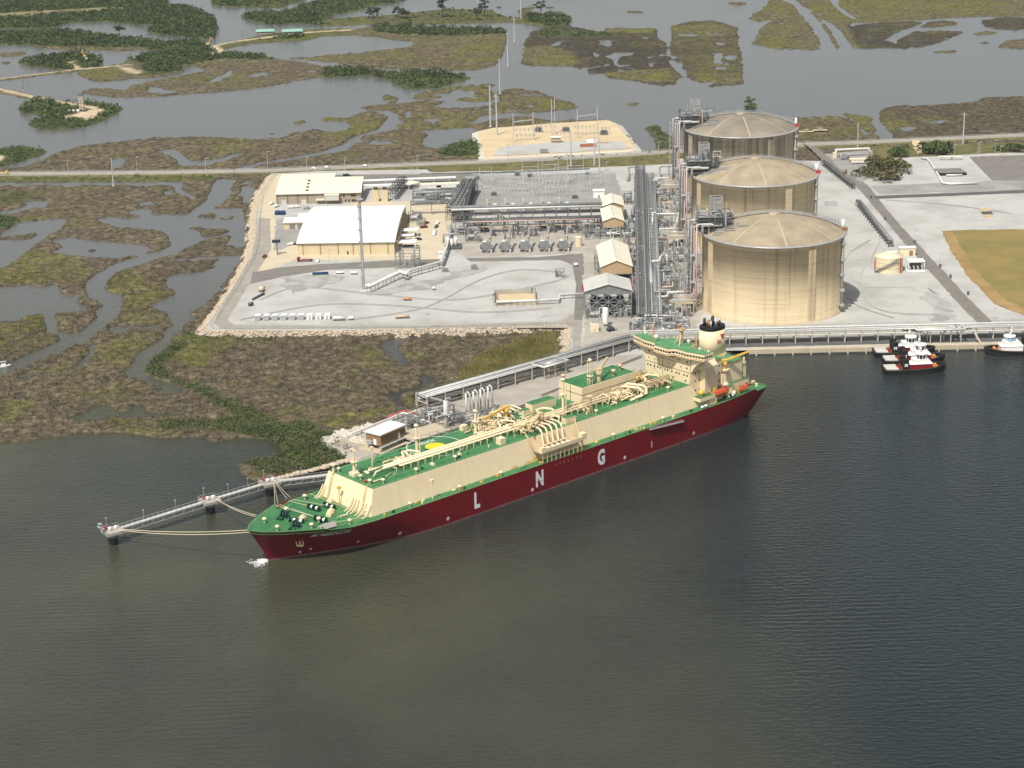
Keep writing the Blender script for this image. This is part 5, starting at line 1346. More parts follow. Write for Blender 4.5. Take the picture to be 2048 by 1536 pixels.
# emblem mapped onto the funnel's port side
def on_funnel(x, z):
    # x metres toward the stern from the funnel centre
    u = max(-0.98, min(0.98,-x / 6.75)); t_ = 5.38 * (1 - abs(u) ** 2.6) ** (1 / 2.6)
    return (fx - x, fy + t_ + 0.12, z)
vs, fs = text_mesh('SK', 3.0,0.05)
t_ = MB(); t_.add([on_funnel(x - 0.6,38.2 + y) for x, y, z in vs], fs); part('funnel_lettering', t_, 'logo_red', fo, label='red letters SK on the funnel')
for pl_ in ([(1.4,44.4), (2.2,42.0), (3.2,42.6), (3.0,43.8)], [(3.0,43.6), (3.4,42.4), (5.2,43.0), (4.6,43.9)], [(2.6,42.2), (3.6,42.4), (4.2,41.0), (3.4,41.2)]):
    part('wing_emblem', MB().add([on_funnel(x - 1.6, z - 0.8) for x, z in pl_], [(0,1,2,3)]), 'logo_red', fo)
# lettering on the hull
def on_hull(vs, s0, z0, lift=0.1): return [(s0 - x, hull_t(s0 - x, z0 + y) + lift, z0 + y) for x, y, z in vs]
for ch, s0 in (('L', -95.5), ('N', -133.0), ('G', -171.8)):
    vs, fs = text_mesh(ch, 10.4,0.5); vs = [(x * 0.62, y, z) for x, y, z in vs]
    part('hull_letter', MB().add(on_hull(vs, s0,3.9,0.06), fs), 'letter_white', ship, label='large white letter ' + ch + ' on the hull')
vs, fs = text_mesh('SK RESOLUTE', 2.3,0.05,0.3); vs = [(x * 1.08, y, z) for x, y, z in vs]
part('ship_name', MB().add(on_hull(vs, -20.2,11.4,0.35), fs), 'letter_white', ship, label='ship name in pale italic letters at the bow')
for s0, z0 in ((-54,3.0), (-35,3.4), (-79,3.2), (-128.5,3.0), (-187,3.0), (-234,3.0), (-16,3.4), (-12,2.4)):
    dd = MB(); t0 = hull_t(s0, z0); q = 0.9 if s0 < -40 else 0.6
    dd.add([(s0 + a, hull_t(s0 + a, z0 + c) + 0.06, z0 + c) for a, c in ((-q, 0), (-q * .5, q), (q * .5, q), (q, 0), (q * .5,-q), (-q * .5,-q))], [tuple(range(6))])
    part('hull_mark', dd, 'name_grey', ship)
for k in range(7):
    s0 = -143 - k * 2.6; dd = MB(); dd.add([(s0 + a, 22.76,11.6 + c) for a, c in ((-.2,-.2), (.2,-.2), (.2, .2), (-.2, .2))], [(0,1,2,3)]); part('hull_mark', dd, 'name_grey', ship)
part('draught_scale', MB().box(-205.3,-204.9,22.72,22.78,3.2,6.6), 'name_grey', ship)
mat('hull_scuff', (0.20,0.075,0.075), (0.155,0.03,0.032), scale=0.6, rough=0.7)
for k in range(26):
    s0 = rr_.uniform(-30,-255); z0 = rr_.choice((rr_.uniform(1.2,3.0), rr_.uniform(2,9))); L = rr_.uniform(2,11); h_ = rr_.uniform(.08, .3)
    pts = [(s0 - L * i / 6, z0 + rr_.uniform(-.12, .12)) for i in range(7)]
    r0 = [(a, hull_t(a, c) + .09, c) for a, c in pts]; r1 = [(a, hull_t(a, c + h_) + .09, c + h_ * rr_.uniform(.3,1)) for a, c in pts]
    part('scuff_mark', MB().loft([r0, r1], 0, False, False), 'hull_scuff', ship)
# anchor in its hawse
an = MB(); an.beam((0,0.2,1.6), (0,0.6,-1.4), 0.6); an.beam((-1.3,0.7,-1.4), (1.3,0.7,-1.4), 0.7)
an.add([(-1.5,0.7,-1.6), (-0.8,0.7,-1.4), (-1.5,1.0,0.6)], [(0,1,2)]); an.beam((-1.2,0.8,-1.4), (-1.6,0.9,0.9), 0.45); an.beam((1.2,0.8,-1.4), (1.6,0.9,0.9), 0.45)
ta = hull_t(-10.5,8.5); part('anchor', an, 'ship_tan', ship, loc=(-10.5, ta, 8.6), rot=-0.9)
hw_ = MB(); hw_.ball((0,0,0), 2.2,1.0,1.5,12,7); part('hawse_bolster', hw_, 'hull_red', ship, True, loc=(-10.2, hull_t(-10.2,10.6) - 0.5,10.9), rot=-0.9)
# gangway stowed along the side
gw = MB(); gw.beam((-203,23.4,13.4), (-226,23.6,11.8), 1.0,0.25)
for o2 in (-0.5,0.5): gw.beam((-203,23.4 + o2,14.2), (-226,23.6 + o2,12.6), 0.12)
part('gangway', gw, 'pipe_silver', ship)
# aft deck gear
for s_, t_, z_ in ((-269,17,14.2), (-274,17.6,14.2), (-282,6,14)): part('deck_fitting', MB().ball((0,0,0.8), 1.2,1.0,1.0).cyl((0,0,-0.4), (0,0,0.6), 0.6,8), 'ship_yellow', ship, loc=(s_, t_, z_))
fr = MB()
for a, c in (((-284.5,-4,14), (-281.8,-4,24)), ((-284.5,2,14), (-281.8,2,24)), ((-284.5,-4,14), (-284.5,2,14))): fr.beam(a, c, 0.3)
part('stern_frame', fr, 'ship_cream', ship)
wt = MB()
for a, c in ((-266,19.4), (-267.6,18.2)): wt.ball((a, c, 15.2), 0.9, nu=10, nv=6)
part('life_raft', wt, 'white_paint', ship, True)
wt = MB()
for a in (-240.5,-243): wt.cyl((a, 21.6,15.0), (a - 1.6,21.6,15.0), 0.7,10)
part('life_raft', wt, 'white_paint', ship, True)
# boats hung from davits: things of their own
def ship_pt(s_, t_):
    t_ = t_ * SY
    return (SB.x + s_ * HD.x - t_ * HD.y, SB.y + s_ * HD.y + t_ * HD.x)
SHROT = math.atan2(HD.y, HD.x)
def lifeboat(s_, t_, z_, L, label):
    x, y = ship_pt(s_, t_); o = thing('lifeboat', label, 'lifeboat', (x, y, z_ * SZ), SHROT)
    b2 = MB(); rings = []
    for k in range(11):
        f = k / 10; w_ = (1.75 * math.sin(math.pi * (0.06 + 0.88 * f)) ** 0.55) * L / 10; xx = (f - 0.5) * L
        rings.append([(xx, w_ * math.cos(a), 0.4 + 1.4 * math.sin(a) * (1.0 if math.sin(a) < 0 else 1.25) * L / 10) for a in [2 * math.pi * j / 12 for j in range(12)]])
    b2.loft(rings); part('hull', b2, 'lifeboat_red', o, True)
    c_ = MB(); c_.box(-L * 0.36,-L * 0.22,-0.6,0.6,1.9,2.9); part('canopy_hatch', c_, 'lifeboat_red', o)
    c_ = MB(); c_.tube([(-L * 0.48,1.3,0.5), (-L * 0.3,1.75,0.5), (L * 0.3,1.75,0.5), (L * 0.48,1.3,0.5)], 0.12,5); part('fender_strip', c_, 'ship_orange', o)
lifeboat(-256,19.6,18.2,11, 'orange red lifeboat hanging below the bridge wing')
lifeboat(-274.5,18.6,15.8,7, 'small orange rescue boat near the stern of the ship')
dv = MB()
for s_ in (-251,-252.2): dv.beam((s_, 20.5,14), (s_ - 0.3,19.6,22.5), 0.6)
dv.beam((-260.2,20.5,14), (-260.0,19.6,20), 0.5); dv.beam((-250,17.5,14), (-251,20.5,15), 0.6)
part('davit', dv, 'ship_yellow', ship)
part('davit', MB().beam((-271,18.5,14), (-271,18.5,18.5), 0.6).beam((-271,18.5,18.5), (-274,19,18.2), 0.4), 'ship_orange', ship)
# bow foam where the ballast discharge hits the water
fm = MB(); r_f = random.Random(4)
for k in range(420):
    a = r_f.random(); x = 0.6 + 6.5 * a ** 1.5 + r_f.gauss(0, .4); y = -2.2 + r_f.gauss(0,0.7 + 1.5 * a) + a * 1.0; q = (0.12 + 0.38 * r_f.random()) * (1.15 - a * 0.7)
    fm.ball((x, y, 0.0), q * 1.3, q, 0.05 + 0.28 * r_f.random() * (1 - a) ** 2,6,4)
fo_ = link('foam', fm.mesh('foam', 'foam', True), None, (SB.x, SB.y, 0), SHROT); tag(fo_, 'white foam splashing at the bow', kind='stuff')
# mooring lines
def rope(label, a, b2, sag, r_=0.16):
    A, B2 = Vector(a), Vector(b2); pts = []
    for k in range(9):
        f = k / 8; p = A.lerp(B2, f); p.z -= sag * 4 * f * (1 - f); pts.append(tuple(p))
    s_ = MB(); s_.tube(pts, r_, 5)
    single('mooring_line', s_, 'rope', label, 'mooring line', group='mooring lines of the gas carrier')
def sp3(s_, t_, z_): x, y = ship_pt(s_, t_); return (x, y, z_ * SZ)
DOL = [(-172.9,787.5), (-135.6,820.3), (-111.2,840.8)]
rope('upper of the two long lines from stem to outermost dolphin', sp3(8.4,-0.6,17.2), (DOL[0][0] + 2, DOL[0][1] - 1,7.2), 1.2,0.14)
rope('lower of the two long lines from stem to outermost dolphin', sp3(8.6,0.4,16.6), (DOL[0][0] + 3, DOL[0][1] - 2,7.0), 1.6,0.14)
rope('upper line from the bow to the middle dolphin', sp3(-4,-12.6,16.6), (DOL[1][0] + 2, DOL[1][1] - 1,7.2), 0.8,0.13)
rope('lower line from the bow to the middle dolphin', sp3(-3,-12.2,16.4), (DOL[1][0] + 3, DOL[1][1] - 1.5,7.0), 1.0,0.13)
for k, (s_, w_) in enumerate(((-18, 'frontmost'), (-20, 'second'), (-26, 'third'), (-28, 'rearmost'))):
    rope(w_ + ' of four lines from the forecastle to the inner dolphin', sp3(s_, -np.interp(-s_, -DKd[:, 0], DKd[:, 1]), 15.4), (DOL[2][0] + 2, DOL[2][1] - 1 + 0.4 * k, 7.2), 0.5,0.1)
for a, c in (((-18,-18.0,15.4), (-23,5.5,15.2)), ((-20,-18.6,15.2), (-23,8,15.2)), ((-26,-20.0,14.8), (-29,-5,15.0)), ((-28,-20.5,14.7), (-35,-2,14.9)), ((-38,-21.5,14.4), (-40,18,14.4)), ((-24,12,14.4), (-40,17,14.4))):
    part('deck_line', MB().tube([a, c], 0.11,4), 'rope', ship)
# ================================================================== STORAGE TANKS
def tank_mat(name, c, dirt, k):
    m = bpy.data.materials.new(name); m.use_nodes = True
    nt = m.node_tree; b = nt.nodes['Principled BSDF']
    b.inputs['Roughness'].default_value = 0.9; b.inputs['Specular IOR Level'].default_value = 0.2
    geo = nt.nodes.new('ShaderNodeNewGeometry')
    def noise(scale, st, det=5):
        mp = nt.nodes.new('ShaderNodeMapping'); mp.inputs['Scale'].default_value = st; nt.links.new(geo.outputs['Position'], mp.inputs[0])
        n = nt.nodes.new('ShaderNodeTexNoise'); n.inputs['Scale'].default_value = scale; n.inputs['Detail'].default_value = det; n.inputs['Roughness'].default_value = 0.6
        nt.links.new(mp.outputs[0], n.inputs['Vector']); return n.outputs[0]
    def rmp(src, a, ca, bb, cb):
        r = nt.nodes.new('ShaderNodeValToRGB'); e = r.color_ramp.elements
        e[0].position, e[0].color, e[1].position, e[1].color = a, (*ca, 1), bb, (*cb, 1); nt.links.new(src, r.inputs[0]); return r.outputs[0]
    def mul(a, c2, f=1.0):
        x = nt.nodes.new('ShaderNodeMix'); x.data_type = 'RGBA'; x.blend_type = 'MULTIPLY'; x.inputs[0].default_value = f
        nt.links.new(a, x.inputs[6]); nt.links.new(c2, x.inputs[7]); return x.outputs[2]
    base = rmp(noise(0.06, (1,1,0.6)), 0.3, tuple(v * 0.88 for v in c), 0.7, c)
    streak = rmp(noise(0.30, (1,1,0.025), 4), 0.30 + 0.03 * k, (dirt, dirt, dirt * 0.98), 0.44 + 0.05 * k, (1,1,1))
    band_ = rmp(noise(0.55, (0.05,0.05,1), 4), 0.34, (0.88,0.87,0.86), 0.52, (1.02,1.02,1.01))
    fine = rmp(noise(1.6, (1,1,1), 3), 0.3, (0.9,0.9,0.9), 0.7, (1.06,1.06,1.05))
    # lift joints every 3.75 m
    sp_ = nt.nodes.new('ShaderNodeSeparateXYZ'); nt.links.new(geo.outputs['Position'], sp_.inputs[0])
    dv_ = nt.nodes.new('ShaderNodeMath'); dv_.operation = 'DIVIDE'; dv_.inputs[1].default_value = 3.75; nt.links.new(sp_.outputs[2], dv_.inputs[0])
    fr_ = nt.nodes.new('ShaderNodeMath'); fr_.operation = 'FRACT'; nt.links.new(dv_.outputs[0], fr_.inputs[0])
    jt = rmp(fr_.outputs[0], 0.0, (0.70,0.68,0.65), 0.10, (1,1,1))
    col = mul(mul(mul(mul(base, streak), band_), fine), jt, 0.8)
    nt.links.new(col, b.inputs['Base Color'])
    MATS[name] = m
tank_mat('tank_concrete', (0.60,0.49,0.325), 0.72,0.3)
tank_mat('tank_concrete_mid', (0.55,0.46,0.315), 0.58,1.2)
tank_mat('tank_concrete_dark', (0.42,0.375,0.29), 0.46,2.2)
mat('dome_tan', (0.27,0.222,0.158), (0.385,0.315,0.215), scale=0.09, detail=7, rough=0.95, stretch=(1,1,0.4))
mat('dome_dark', (0.185,0.165,0.13), (0.29,0.25,0.19), scale=0.06, detail=7, rough=0.95)
mat('dome_rib', (0.45,0.375,0.26), rough=0.95)
TR, TZ0, TZR, TZA = 41.2,3.0,48.0,57.6
def dome_z(r): 
    Rs = (TR ** 2 + (TZA - TZR) ** 2) / (2 * (TZA - TZR)); return TZA - Rs + math.sqrt(max(Rs ** 2 - r ** 2,0))
def pol(r, a): return (r * math.cos(a), r * math.sin(a))
def frame_tower(mb, x0, x1, y0, y1, z0, z1, lv, w=0.35, brace=True):
    for x in (x0, x1):
        for y in (y0, y1): mb.beam((x, y, z0), (x, y, z1), w)
    for k in range(1, lv + 1):
        z = z0 + (z1 - z0) * k / lv
        for (a, b2) in (((x0, y0), (x1, y0)), ((x1, y0), (x1, y1)), ((x1, y1), (x0, y1)), ((x0, y1), (x0, y0))): mb.beam((*a, z), (*b2, z), w * 0.8)
        if brace:
            zp = z0 + (z1 - z0) * (k - 1) / lv
            mb.beam((x0, y0, zp), (x1, y0, z), w * 0.5); mb.beam((x1, y0, zp), (x0, y0, z), w * 0.5); mb.beam((x0, y1, zp), (x0, y0, z), w * 0.5)
def lng_tank(cx, cy, label, m, dm, seed):
    r = random.Random(seed)
    t = thing('storage_tank', label, 'storage tank', (cx, cy, 0))
    w = MB(); w.lathe([(TR + 0.9, TZ0 - 0.3), (TR + 0.9, TZ0 + 0.9), (TR, TZ0 + 1.2), (TR, TZR - 2.2), (TR + 0.35, TZR - 2.15), (TR + 0.35, TZR)], 112); part('wall', w, m, t, True)
    for a in (-65,-157,25,115):
        a = R(a); b2 = MB(); c, s_ = math.cos(a), math.sin(a)
        q = [(TR - 0.5,-2.5), (TR + 0.55,-2.1), (TR + 0.55,2.1), (TR - 0.5,2.5)]
        b2.prism([(x * c - y * s_, x * s_ + y * c) for x, y in q], TZ0 + 0.9, TZR - 2.3); part('buttress', b2, m, t)
    rg = MB(); rg.lathe([(TR - 0.4, TZR), (TR + 1.3, TZR), (TR + 1.3, TZR + 0.5), (TR - 0.4, TZR + 0.5)], 96); part('rim_walkway', rg, 'pipe_silver', t, True)
    rl = MB(); n = 64
    for i in range(n):
        a, b2 = 2 * math.pi * i / n, 2 * math.pi * (i + 1) / n
        rl.beam((*pol(TR + 1.2, a), TZR + 0.5), (*pol(TR + 1.2, a), TZR + 1.7), 0.12)
        rl.beam((*pol(TR + 1.2, a), TZR + 1.65), (*pol(TR + 1.2, b2), TZR + 1.65), 0.1)
    part('rim_railing', rl, 'pipe_silver', t)
    d_ = MB(); d_.lathe([(TR - 0.4, TZR + 0.3)] + [(TR * k / 12, dome_z(TR * k / 12)) for k in range(11,0,-1)] + [(0.05, TZA)], 96); part('dome', d_, dm, t, True)
    for i in range(8):
        a = 2 * math.pi * (i + 0.52) / 8 - 0.35; L_, R_ = [], []
        for k in range(3,13):
            rr = TR * k / 12.3; x, y = pol(rr, a); nx, ny = -math.sin(a) * 0.4, math.cos(a) * 0.4; z = dome_z(rr) + 0.12
            L_.append((x + nx, y + ny, z)); R_.append((x - nx, y - ny, z))
        q = MB(); q.loft([L_, R_], 0, False, False); part('dome_rib', q, 'dome_rib', t)
    ap = MB(); ap.lathe([(2.6, TZA - 0.2), (2.6, TZA + 0.6), (0.02, TZA + 0.65)], 16); ap.cyl((0,0, TZA + 0.6), (0,0, TZA + 3.2), 0.25,6); ap.box(-3.6,3.6,-0.6,0.6, TZA + 0.1, TZA + 0.45); part('apex_platform', ap, 'pipe_tan', t)
    wk = MB(); xs = np.linspace(-32,39,34); yw = 3.0
    for a, b2 in zip(xs[:-1], xs[1:]):
        za, zb = dome_z(math.hypot(a, yw)) + 0.9, dome_z(math.hypot(b2, yw)) + 0.9
        wk.beam((a, yw, za), (b2, yw, zb), 1.6,0.15)
        for o in (-0.8,0.8): wk.beam((a, yw + o, za + 1.1), (b2, yw + o, zb + 1.1), 0.12); wk.beam((a, yw + o, za - 0.9), (a, yw + o, za + 1.1), 0.12)
    part('dome_walkway', wk, 'galvanised', t)
    # pump platform on the west shoulder
    ox, oy = -33.0,0.0
    f = MB(); frame_tower(f, ox - 11, ox + 8, oy - 8, oy + 7,47.5,60,4,0.4); frame_tower(f, ox - 5, ox + 2, oy - 8, oy + 7,47.5,60,4,0.3); part('platform_frame', f, 'steel_dark', t)
    for z in (51.2,55.0,58.6):
        p = MB(); p.box(ox - 11.4, ox + (8.4 if z < 57 else 3), oy - 8.4, oy + 7.4, z, z + 0.25); part('platform_grating', p, 'steel_dark' if z < 57 else 'galvanised', t)
    f = MB(); frame_tower(f, ox - 3.5, ox + 3.0, oy - 1.5, oy + 4.5,58,68.5,6,0.4); part('stair_tower', f, 'galvanised', t)
    for k in range(6):
        p = MB(); z = 58.8 + k * 1.7; p.beam((ox - 3.4, oy - 1.4, z), (ox + 2.9, oy - 1.4, z + (1.3 if k % 2 else -0.3)), 0.9,0.25); part('stair_flight', p, 'galvanised', t)
    for k in range(44):
        x, y = ox + r.uniform(-12,8), oy + r.uniform(-9.5,5); z = r.uniform(49,64); L = r.uniform(2,6); ra = r.choice((0.2,0.28,0.4))
        q = MB(); al = r.random() < 0.5; e = (x + (L if al else 0), y + (0 if al else L)); q.tube([(x, y, 48.5), (x, y, z), (e[0], e[1], z), (e[0], e[1], max(48.5, z - r.uniform(1,5)))], ra, 6)
        part('pump_pipe', q, r.choice(('galvanised', 'steel_mid', 'steel_dark', 'pipe_silver', 'pipe_tan', 'steel_dark')), t)
    q = MB(); q.tube([(ox - 9, oy - 8,49), (ox - 9, oy - 8,53), (ox - 8, oy - 8.4,54), (ox + 2, oy - 8.4,54)], 0.75,10); part('vapour_header', q, 'pipe_white', t, True)
    for k in range(5):
        q = MB(); q.box(ox + 5.2, ox + 9.5, oy - 0.5, oy + 3,52.5 + k * 1.8,52.9 + k * 1.8); part('fin_fan', q, 'galvanised', t)
    for k in range(20):
        q = MB(); x = ox + r.uniform(-4,11); y = oy - r.uniform(8,15); z = dome_z(math.hypot(min(x, 38), y)); a = r.uniform(-0.7,0.5)
        q.beam((x, y, z + 0.9), (x + 7 * math.cos(a), y + 7 * math.sin(a), z + 1.6), 0.35); part('cable_tray', q, r.choice(('galvanised', 'steel_mid')), t)
    # risers and access frame down the west side
    for k, (x, y, ra, mn) in enumerate(((-46.5,-7,0.55, 'pink_primer'), (-47.6,-2.5,0.6, 'galvanised'), (-46.2,1.5,0.5, 'pipe_silver'), (-48.6,4.5,0.7, 'galvanised'), (-45.4,-10,0.35, 'pipe_white'))):
        q = MB()
        if k == 0: q.tube([(x - 4, y - 3,3), (x - 4, y - 3,9), (x, y, 13.5), (x, y, 53), (x + 8, y, 54)], ra, 8)
        else: q.tube([(x, y, 3), (x, y, 51 + k), (x + 9, y, 51.5 + k)], ra, 8)
        part('riser', q, mn, t, True)
    f = MB(); frame_tower(f, -51.5,-47.2,-1,4.5,3,52,12,0.3); part('access_tower', f, 'galvanised', t)
    f = MB()
    for o in (-0.5,0.5): f.beam((-43.2,-8.6 + o, 4), (-43.2,-8.6 + o, 49), 0.14)
    for k in range(22): f.beam((-43.2,-9.1,5 + k * 2), (-43.2,-8.1,5 + k * 2), 0.14); f.beam((-43.2,-8.6,5 + k * 2), (-41.4,-7.6,5 + k * 2), 0.12)
    part('ladder', f, 'rust', t)
    q = MB(); q.lathe([(0.05,55.4), (2.0,55.4), (2.0,56.6), (0.05,57.0)], 14, (-46.5,-3)); part('vent_drum', q, 'galvanised', t, True)
    for z in (20,36):
        q = MB(); q.box(-49,-42,-9.5,-5.5, z, z + 0.3); part('landing', q, 'galvanised', t)
    # caged pipe down the right side
    a = R(-27); x, y = pol(TR + 0.9, a)
    q = MB(); q.cyl((x, y, 5), (x, y, TZR + 1), 0.55,8); part('downpipe', q, 'galvanised', t, True)
    for z in (7,16,25,34,43.5):
        q = MB(); x2, y2 = pol(TR + 1.2, a); q.box(x2 - 1.4, x2 + 1.4, y2 - 1.4, y2 + 1.4, z, z + 1.3); part('ladder_landing', q, 'galvanised', t)
    # relief valves at the right of the dome
    q = MB(); 
    for k in range(5): q.cyl((31 + k * 1.6,4 - k * 1.5, TZR - 0.2 + dome_z(33) - TZR), (31 + k * 1.6,4 - k * 1.5, dome_z(33) + 3.2), 0.35,6)
    q.beam((30,5, dome_z(32) + 1.8), (39,-3, TZR + 2.6), 1.2,0.3); part('relief_valves', q, 'galvanised', t)
    q = MB(); q.cyl((40,-3.5, TZR + 0.5), (40,-3.5, TZR + 6.5), 0.9,10); part('purge_vessel', q, 'white_paint', t, True)
    q = MB(); q.box(39.2,42.2,-7.2,-4.8, TZR + 0.5, TZR + 2.3); part('control_box', q, 'fire_red' if seed != 1 else 'rust', t)
    return t
lng_tank(154.0,1119.5, 'nearest of the three big domed concrete tanks, at the quay', 'tank_concrete', 'dome_tan', 1)
lng_tank(162.3,1273.6, 'middle one of the three big domed concrete tanks', 'tank_concrete_mid', 'dome_tan', 2)
lng_tank(171.2,1430.3, 'farthest and darkest of the three big domed tanks', 'tank_concrete_dark', 'dome_dark', 3)

# ================================================================== PLANT BUILDINGS
def gable(name, label, x0, x1, y0, y1, z0, ze, zr, wallm, roofm, gable_z=None, ridge='roof_grey', open_=False, deep=True):
    # ridge runs along y; wall band from gable_z up to the roof; columns below when open
    t = thing(name, label, 'building', (x0, y0, z0))
    X, Y = x1 - x0, y1 - y0; he, hr_ = ze - z0, zr - z0
    gz = (gable_z - z0) if gable_z else 0
    for yy in (0.0, Y):
        g_ = MB(); o = 0.12 if yy == 0 else -0.12
        pl_ = [(0, gz), (X, gz), (X, he), (X / 2, hr_), (0, he)]
        g_.loft([[(a, yy + o, c) for a, c in pl_], [(a, yy + o * 2.5, c) for a, c in pl_]]); part('gable_wall', g_, wallm, t)
    for xx in (0.0, X - 0.3):
        g_ = MB(); g_.box(xx, xx + 0.3,0.35, Y - 0.35, gz, he); part('side_wall', g_, wallm, t)
    for s_ in (0,1):
        g_ = MB(); a0, a1 = (-0.6, X / 2) if s_ == 0 else (X / 2, X + 0.6)
        za = he - 0.1 if s_ == 0 else hr_; zb = hr_ if s_ == 0 else he - 0.1
        g_.add([(a0,-0.6, za + 0.1), (a1,-0.6, zb + 0.1), (a1, Y + 0.6, zb + 0.1), (a0, Y + 0.6, za + 0.1), (a0,-0.6, za - 0.15), (a1,-0.6, zb - 0.15), (a1, Y + 0.6, zb - 0.15), (a0, Y + 0.6, za - 0.15)], [(0,1,2,3), (7,6,5,4), (0,4,5,1), (2,6,7,3), (3,7,4,0), (1,5,6,2)])
        part('roof_slope', g_, roofm, t)
    g_ = MB(); g_.box(X / 2 - 0.5, X / 2 + 0.5, Y * 0.12, Y * 0.9, hr_ - 0.1, hr_ + 0.55); part('ridge_vent', g_, ridge, t)
    if gz > 0:
        nb = max(2, int(X / 6.5)); mb_ = max(2, int(Y / 7))
        for i in range(nb + 1):
            for j in range(mb_ + 1):
                if 0 < i < nb and 0 < j < mb_: continue
                c_ = MB(); x, y = X * i / nb, Y * j / mb_; c_.beam((x, y, 0), (x, y, gz + 0.2), 0.4); part('column', c_, 'steel_mid', t)
        lv = max(1, int(gz / 4.5))
        for k in range(1, lv + 1):
            z = gz * k / lv - 0.2
            b2 = MB()
            for (a, c) in (((0,0), (X, 0)), ((X, 0), (X, Y)), ((X, Y), (0, Y)), ((0, Y), (0,0))): b2.beam((*a, z), (*c, z), 0.35)
            part('girt', b2, 'steel_mid', t)
            if open_:
                for i in range(nb):
                    xa, xb = X * i / nb, X * (i + 1) / nb; zp = gz * (k - 1) / lv
                    b2 = MB(); b2.beam((xa, 0, zp), (xb, 0, z), 0.25); b2.beam((xb, 0, zp), (xa, 0, z), 0.25); part('cross_brace', b2, 'galvanised', t)
        if deep:
            q = MB(); q.box(X * 0.12, X * 0.88, Y * 0.1, Y * 0.9, gz * 0.42, gz * 0.46); part('machine_deck', q, 'steel_dark', t)
            for k in range(3):
                q = MB(); q.cyl((X * (0.22 + 0.28 * k), Y * 0.2, gz * 0.62), (X * (0.22 + 0.28 * k), Y * 0.75, gz * 0.62), X * 0.07,10); part('compressor', q, 'steel_dark', t, True)
    return t
def gx(px, py, z=3.0): return G(px, py, z)
a, b_ = gx(1171,637), gx(1263,634)
gable('compressor_shelter', 'open steel compressor shelter with pale peaked roof, nearest the ship', a[0], b_[0], a[1] - 0.5, a[1] + 24,3,19.5,23.5, 'steel_mid', 'roof_grey', 17.8, open_=True)
a, b_, c = gx(1202,534,15), gx(1264,531,15), gx(1204,491,15)
gable('compressor_shelter', 'largest cream roofed compressor shelter, second from the ship', a[0], b_[0], a[1], c[1], 3,15,19, 'wall_buff', 'roof_cream', 10.5)
a, b_, c = gx(1207,442,14), gx(1247,440,14), gx(1207,418,14)
gable('compressor_shelter', 'small cream roofed shelter, lower of the two in a row', a[0], b_[0], a[1], c[1], 3,14,16.6, 'wall_buff', 'roof_cream', 9.5)
a, b_, c = gx(1207,412,14), gx(1247,410,14), gx(1208,394,14)
gable('compressor_shelter', 'small cream roofed shelter, upper of the two in a row', a[0], b_[0], a[1], c[1], 3,14,16.6, 'wall_buff', 'roof_cream', 9.5)
# dark side building right of the nearest shelter
a = gx(1264,634); sb = MB(); sb.box(0,6,4,20,0,9); single('annex', sb, 'steel_dark', 'dark flat annex on the right side of the nearest shelter', 'building', (a[0] + 1.2, a[1], 3))
# tall white vessel and skid in front of the shelter
x, y = gx(1211,652); v = thing('nitrogen_vessel', 'tall white upright vessel in front of the open shelter', 'vessel', (x, y, 3))
q = MB(); q.lathe([(0.05,0.8), (1.5,1.2), (1.7,2), (1.7,10), (1.4,10.8), (0.05,11.2)], 16); part('shell', q, 'white_paint', v, True)
for k in range(3):
    q = MB(); an_ = k * 2.1; q.beam((1.3 * math.cos(an_), 1.3 * math.sin(an_), 0), (1.3 * math.cos(an_), 1.3 * math.sin(an_), 1.6), 0.3); part('leg', q, 'steel_mid', v)
x, y = gx(1189,662); v = thing('utility_block', 'cream utility cabin with roof unit beside the yard road', 'cabin', (x, y, 3))
part('cabin', MB().box(-2.4,2.4,-2,2,0,4.5), 'water_tank_cream', v); part('roof_unit', MB().box(-1.6,1.8,-0.8,2.2,4.5,6.6), 'pipe_silver', v); part('door', MB().box(-0.5,0.5,-2.06,-2.0,0,2.2), 'wall_tan', v)
x, y = gx(1222,662); v = thing('loader', 'dark wheeled loader parked in front of the open shelter', 'loader', (x, y, 3), 0.5)
part('body', MB().box(-2.5,1.5,-1.1,1.1,0.9,2.2).box(-1.8,0.2,-0.9,0.9,2.2,3.4), 'steel_dark', v); part('bucket', MB().box(2.3,3.6,-1.4,1.4,0.2,1.4).beam((1.2,0,1.6), (2.6,0,0.9), 0.5), 'galvanised', v)
for a in ((-1.6,-1.1), (-1.6,1.1), (0.9,-1.1), (0.9,1.1)): part('wheel', MB().cyl((a[0], a[1] - 0.3,0.8), (a[0], a[1] + 0.3,0.8), 0.8,12), 'tyre', v)

# warehouse
a, b_ = gx(596,510.5), gx(789,507.5); WX = b_[0] - a[0]
rot = math.atan2(b_[1] - a[1], b_[0] - a[0])
wh = thing('warehouse', 'large warehouse with curved white roof and tan walls', 'warehouse', (a[0], a[1], 3), rot)
WY, WE = 104.0,8.0
wb = MB(); wb.box(0, WX, 0, WY, 0, WE); part('wall', wb, 'wall_tan', wh)
rings = []
for k in range(15):
    f = k / 14; yy = -0.8 + (WY + 1.6) * f; zz = WE + 0.1 + 4.4 * (1 - (2 * f - 1) ** 2)
    rings.append((yy, zz))
for k in range(14):
    (ya, za), (yb, zb) = rings[k], rings[k + 1]; p = MB()
    p.add([(-0.8, ya, za), (WX + 0.8, ya, za), (WX + 0.8, yb - 0.06, zb), (-0.8, yb - 0.06, zb), (-0.8, ya, za - 0.3), (WX + 0.8, ya, za - 0.3), (WX + 0.8, yb - 0.06, zb - 0.3), (-0.8, yb - 0.06, zb - 0.3)], [(0,1,2,3), (7,6,5,4), (0,4,5,1), (2,6,7,3), (3,7,4,0), (1,5,6,2)])
    part('roof_panel', p, 'roof_white', wh)
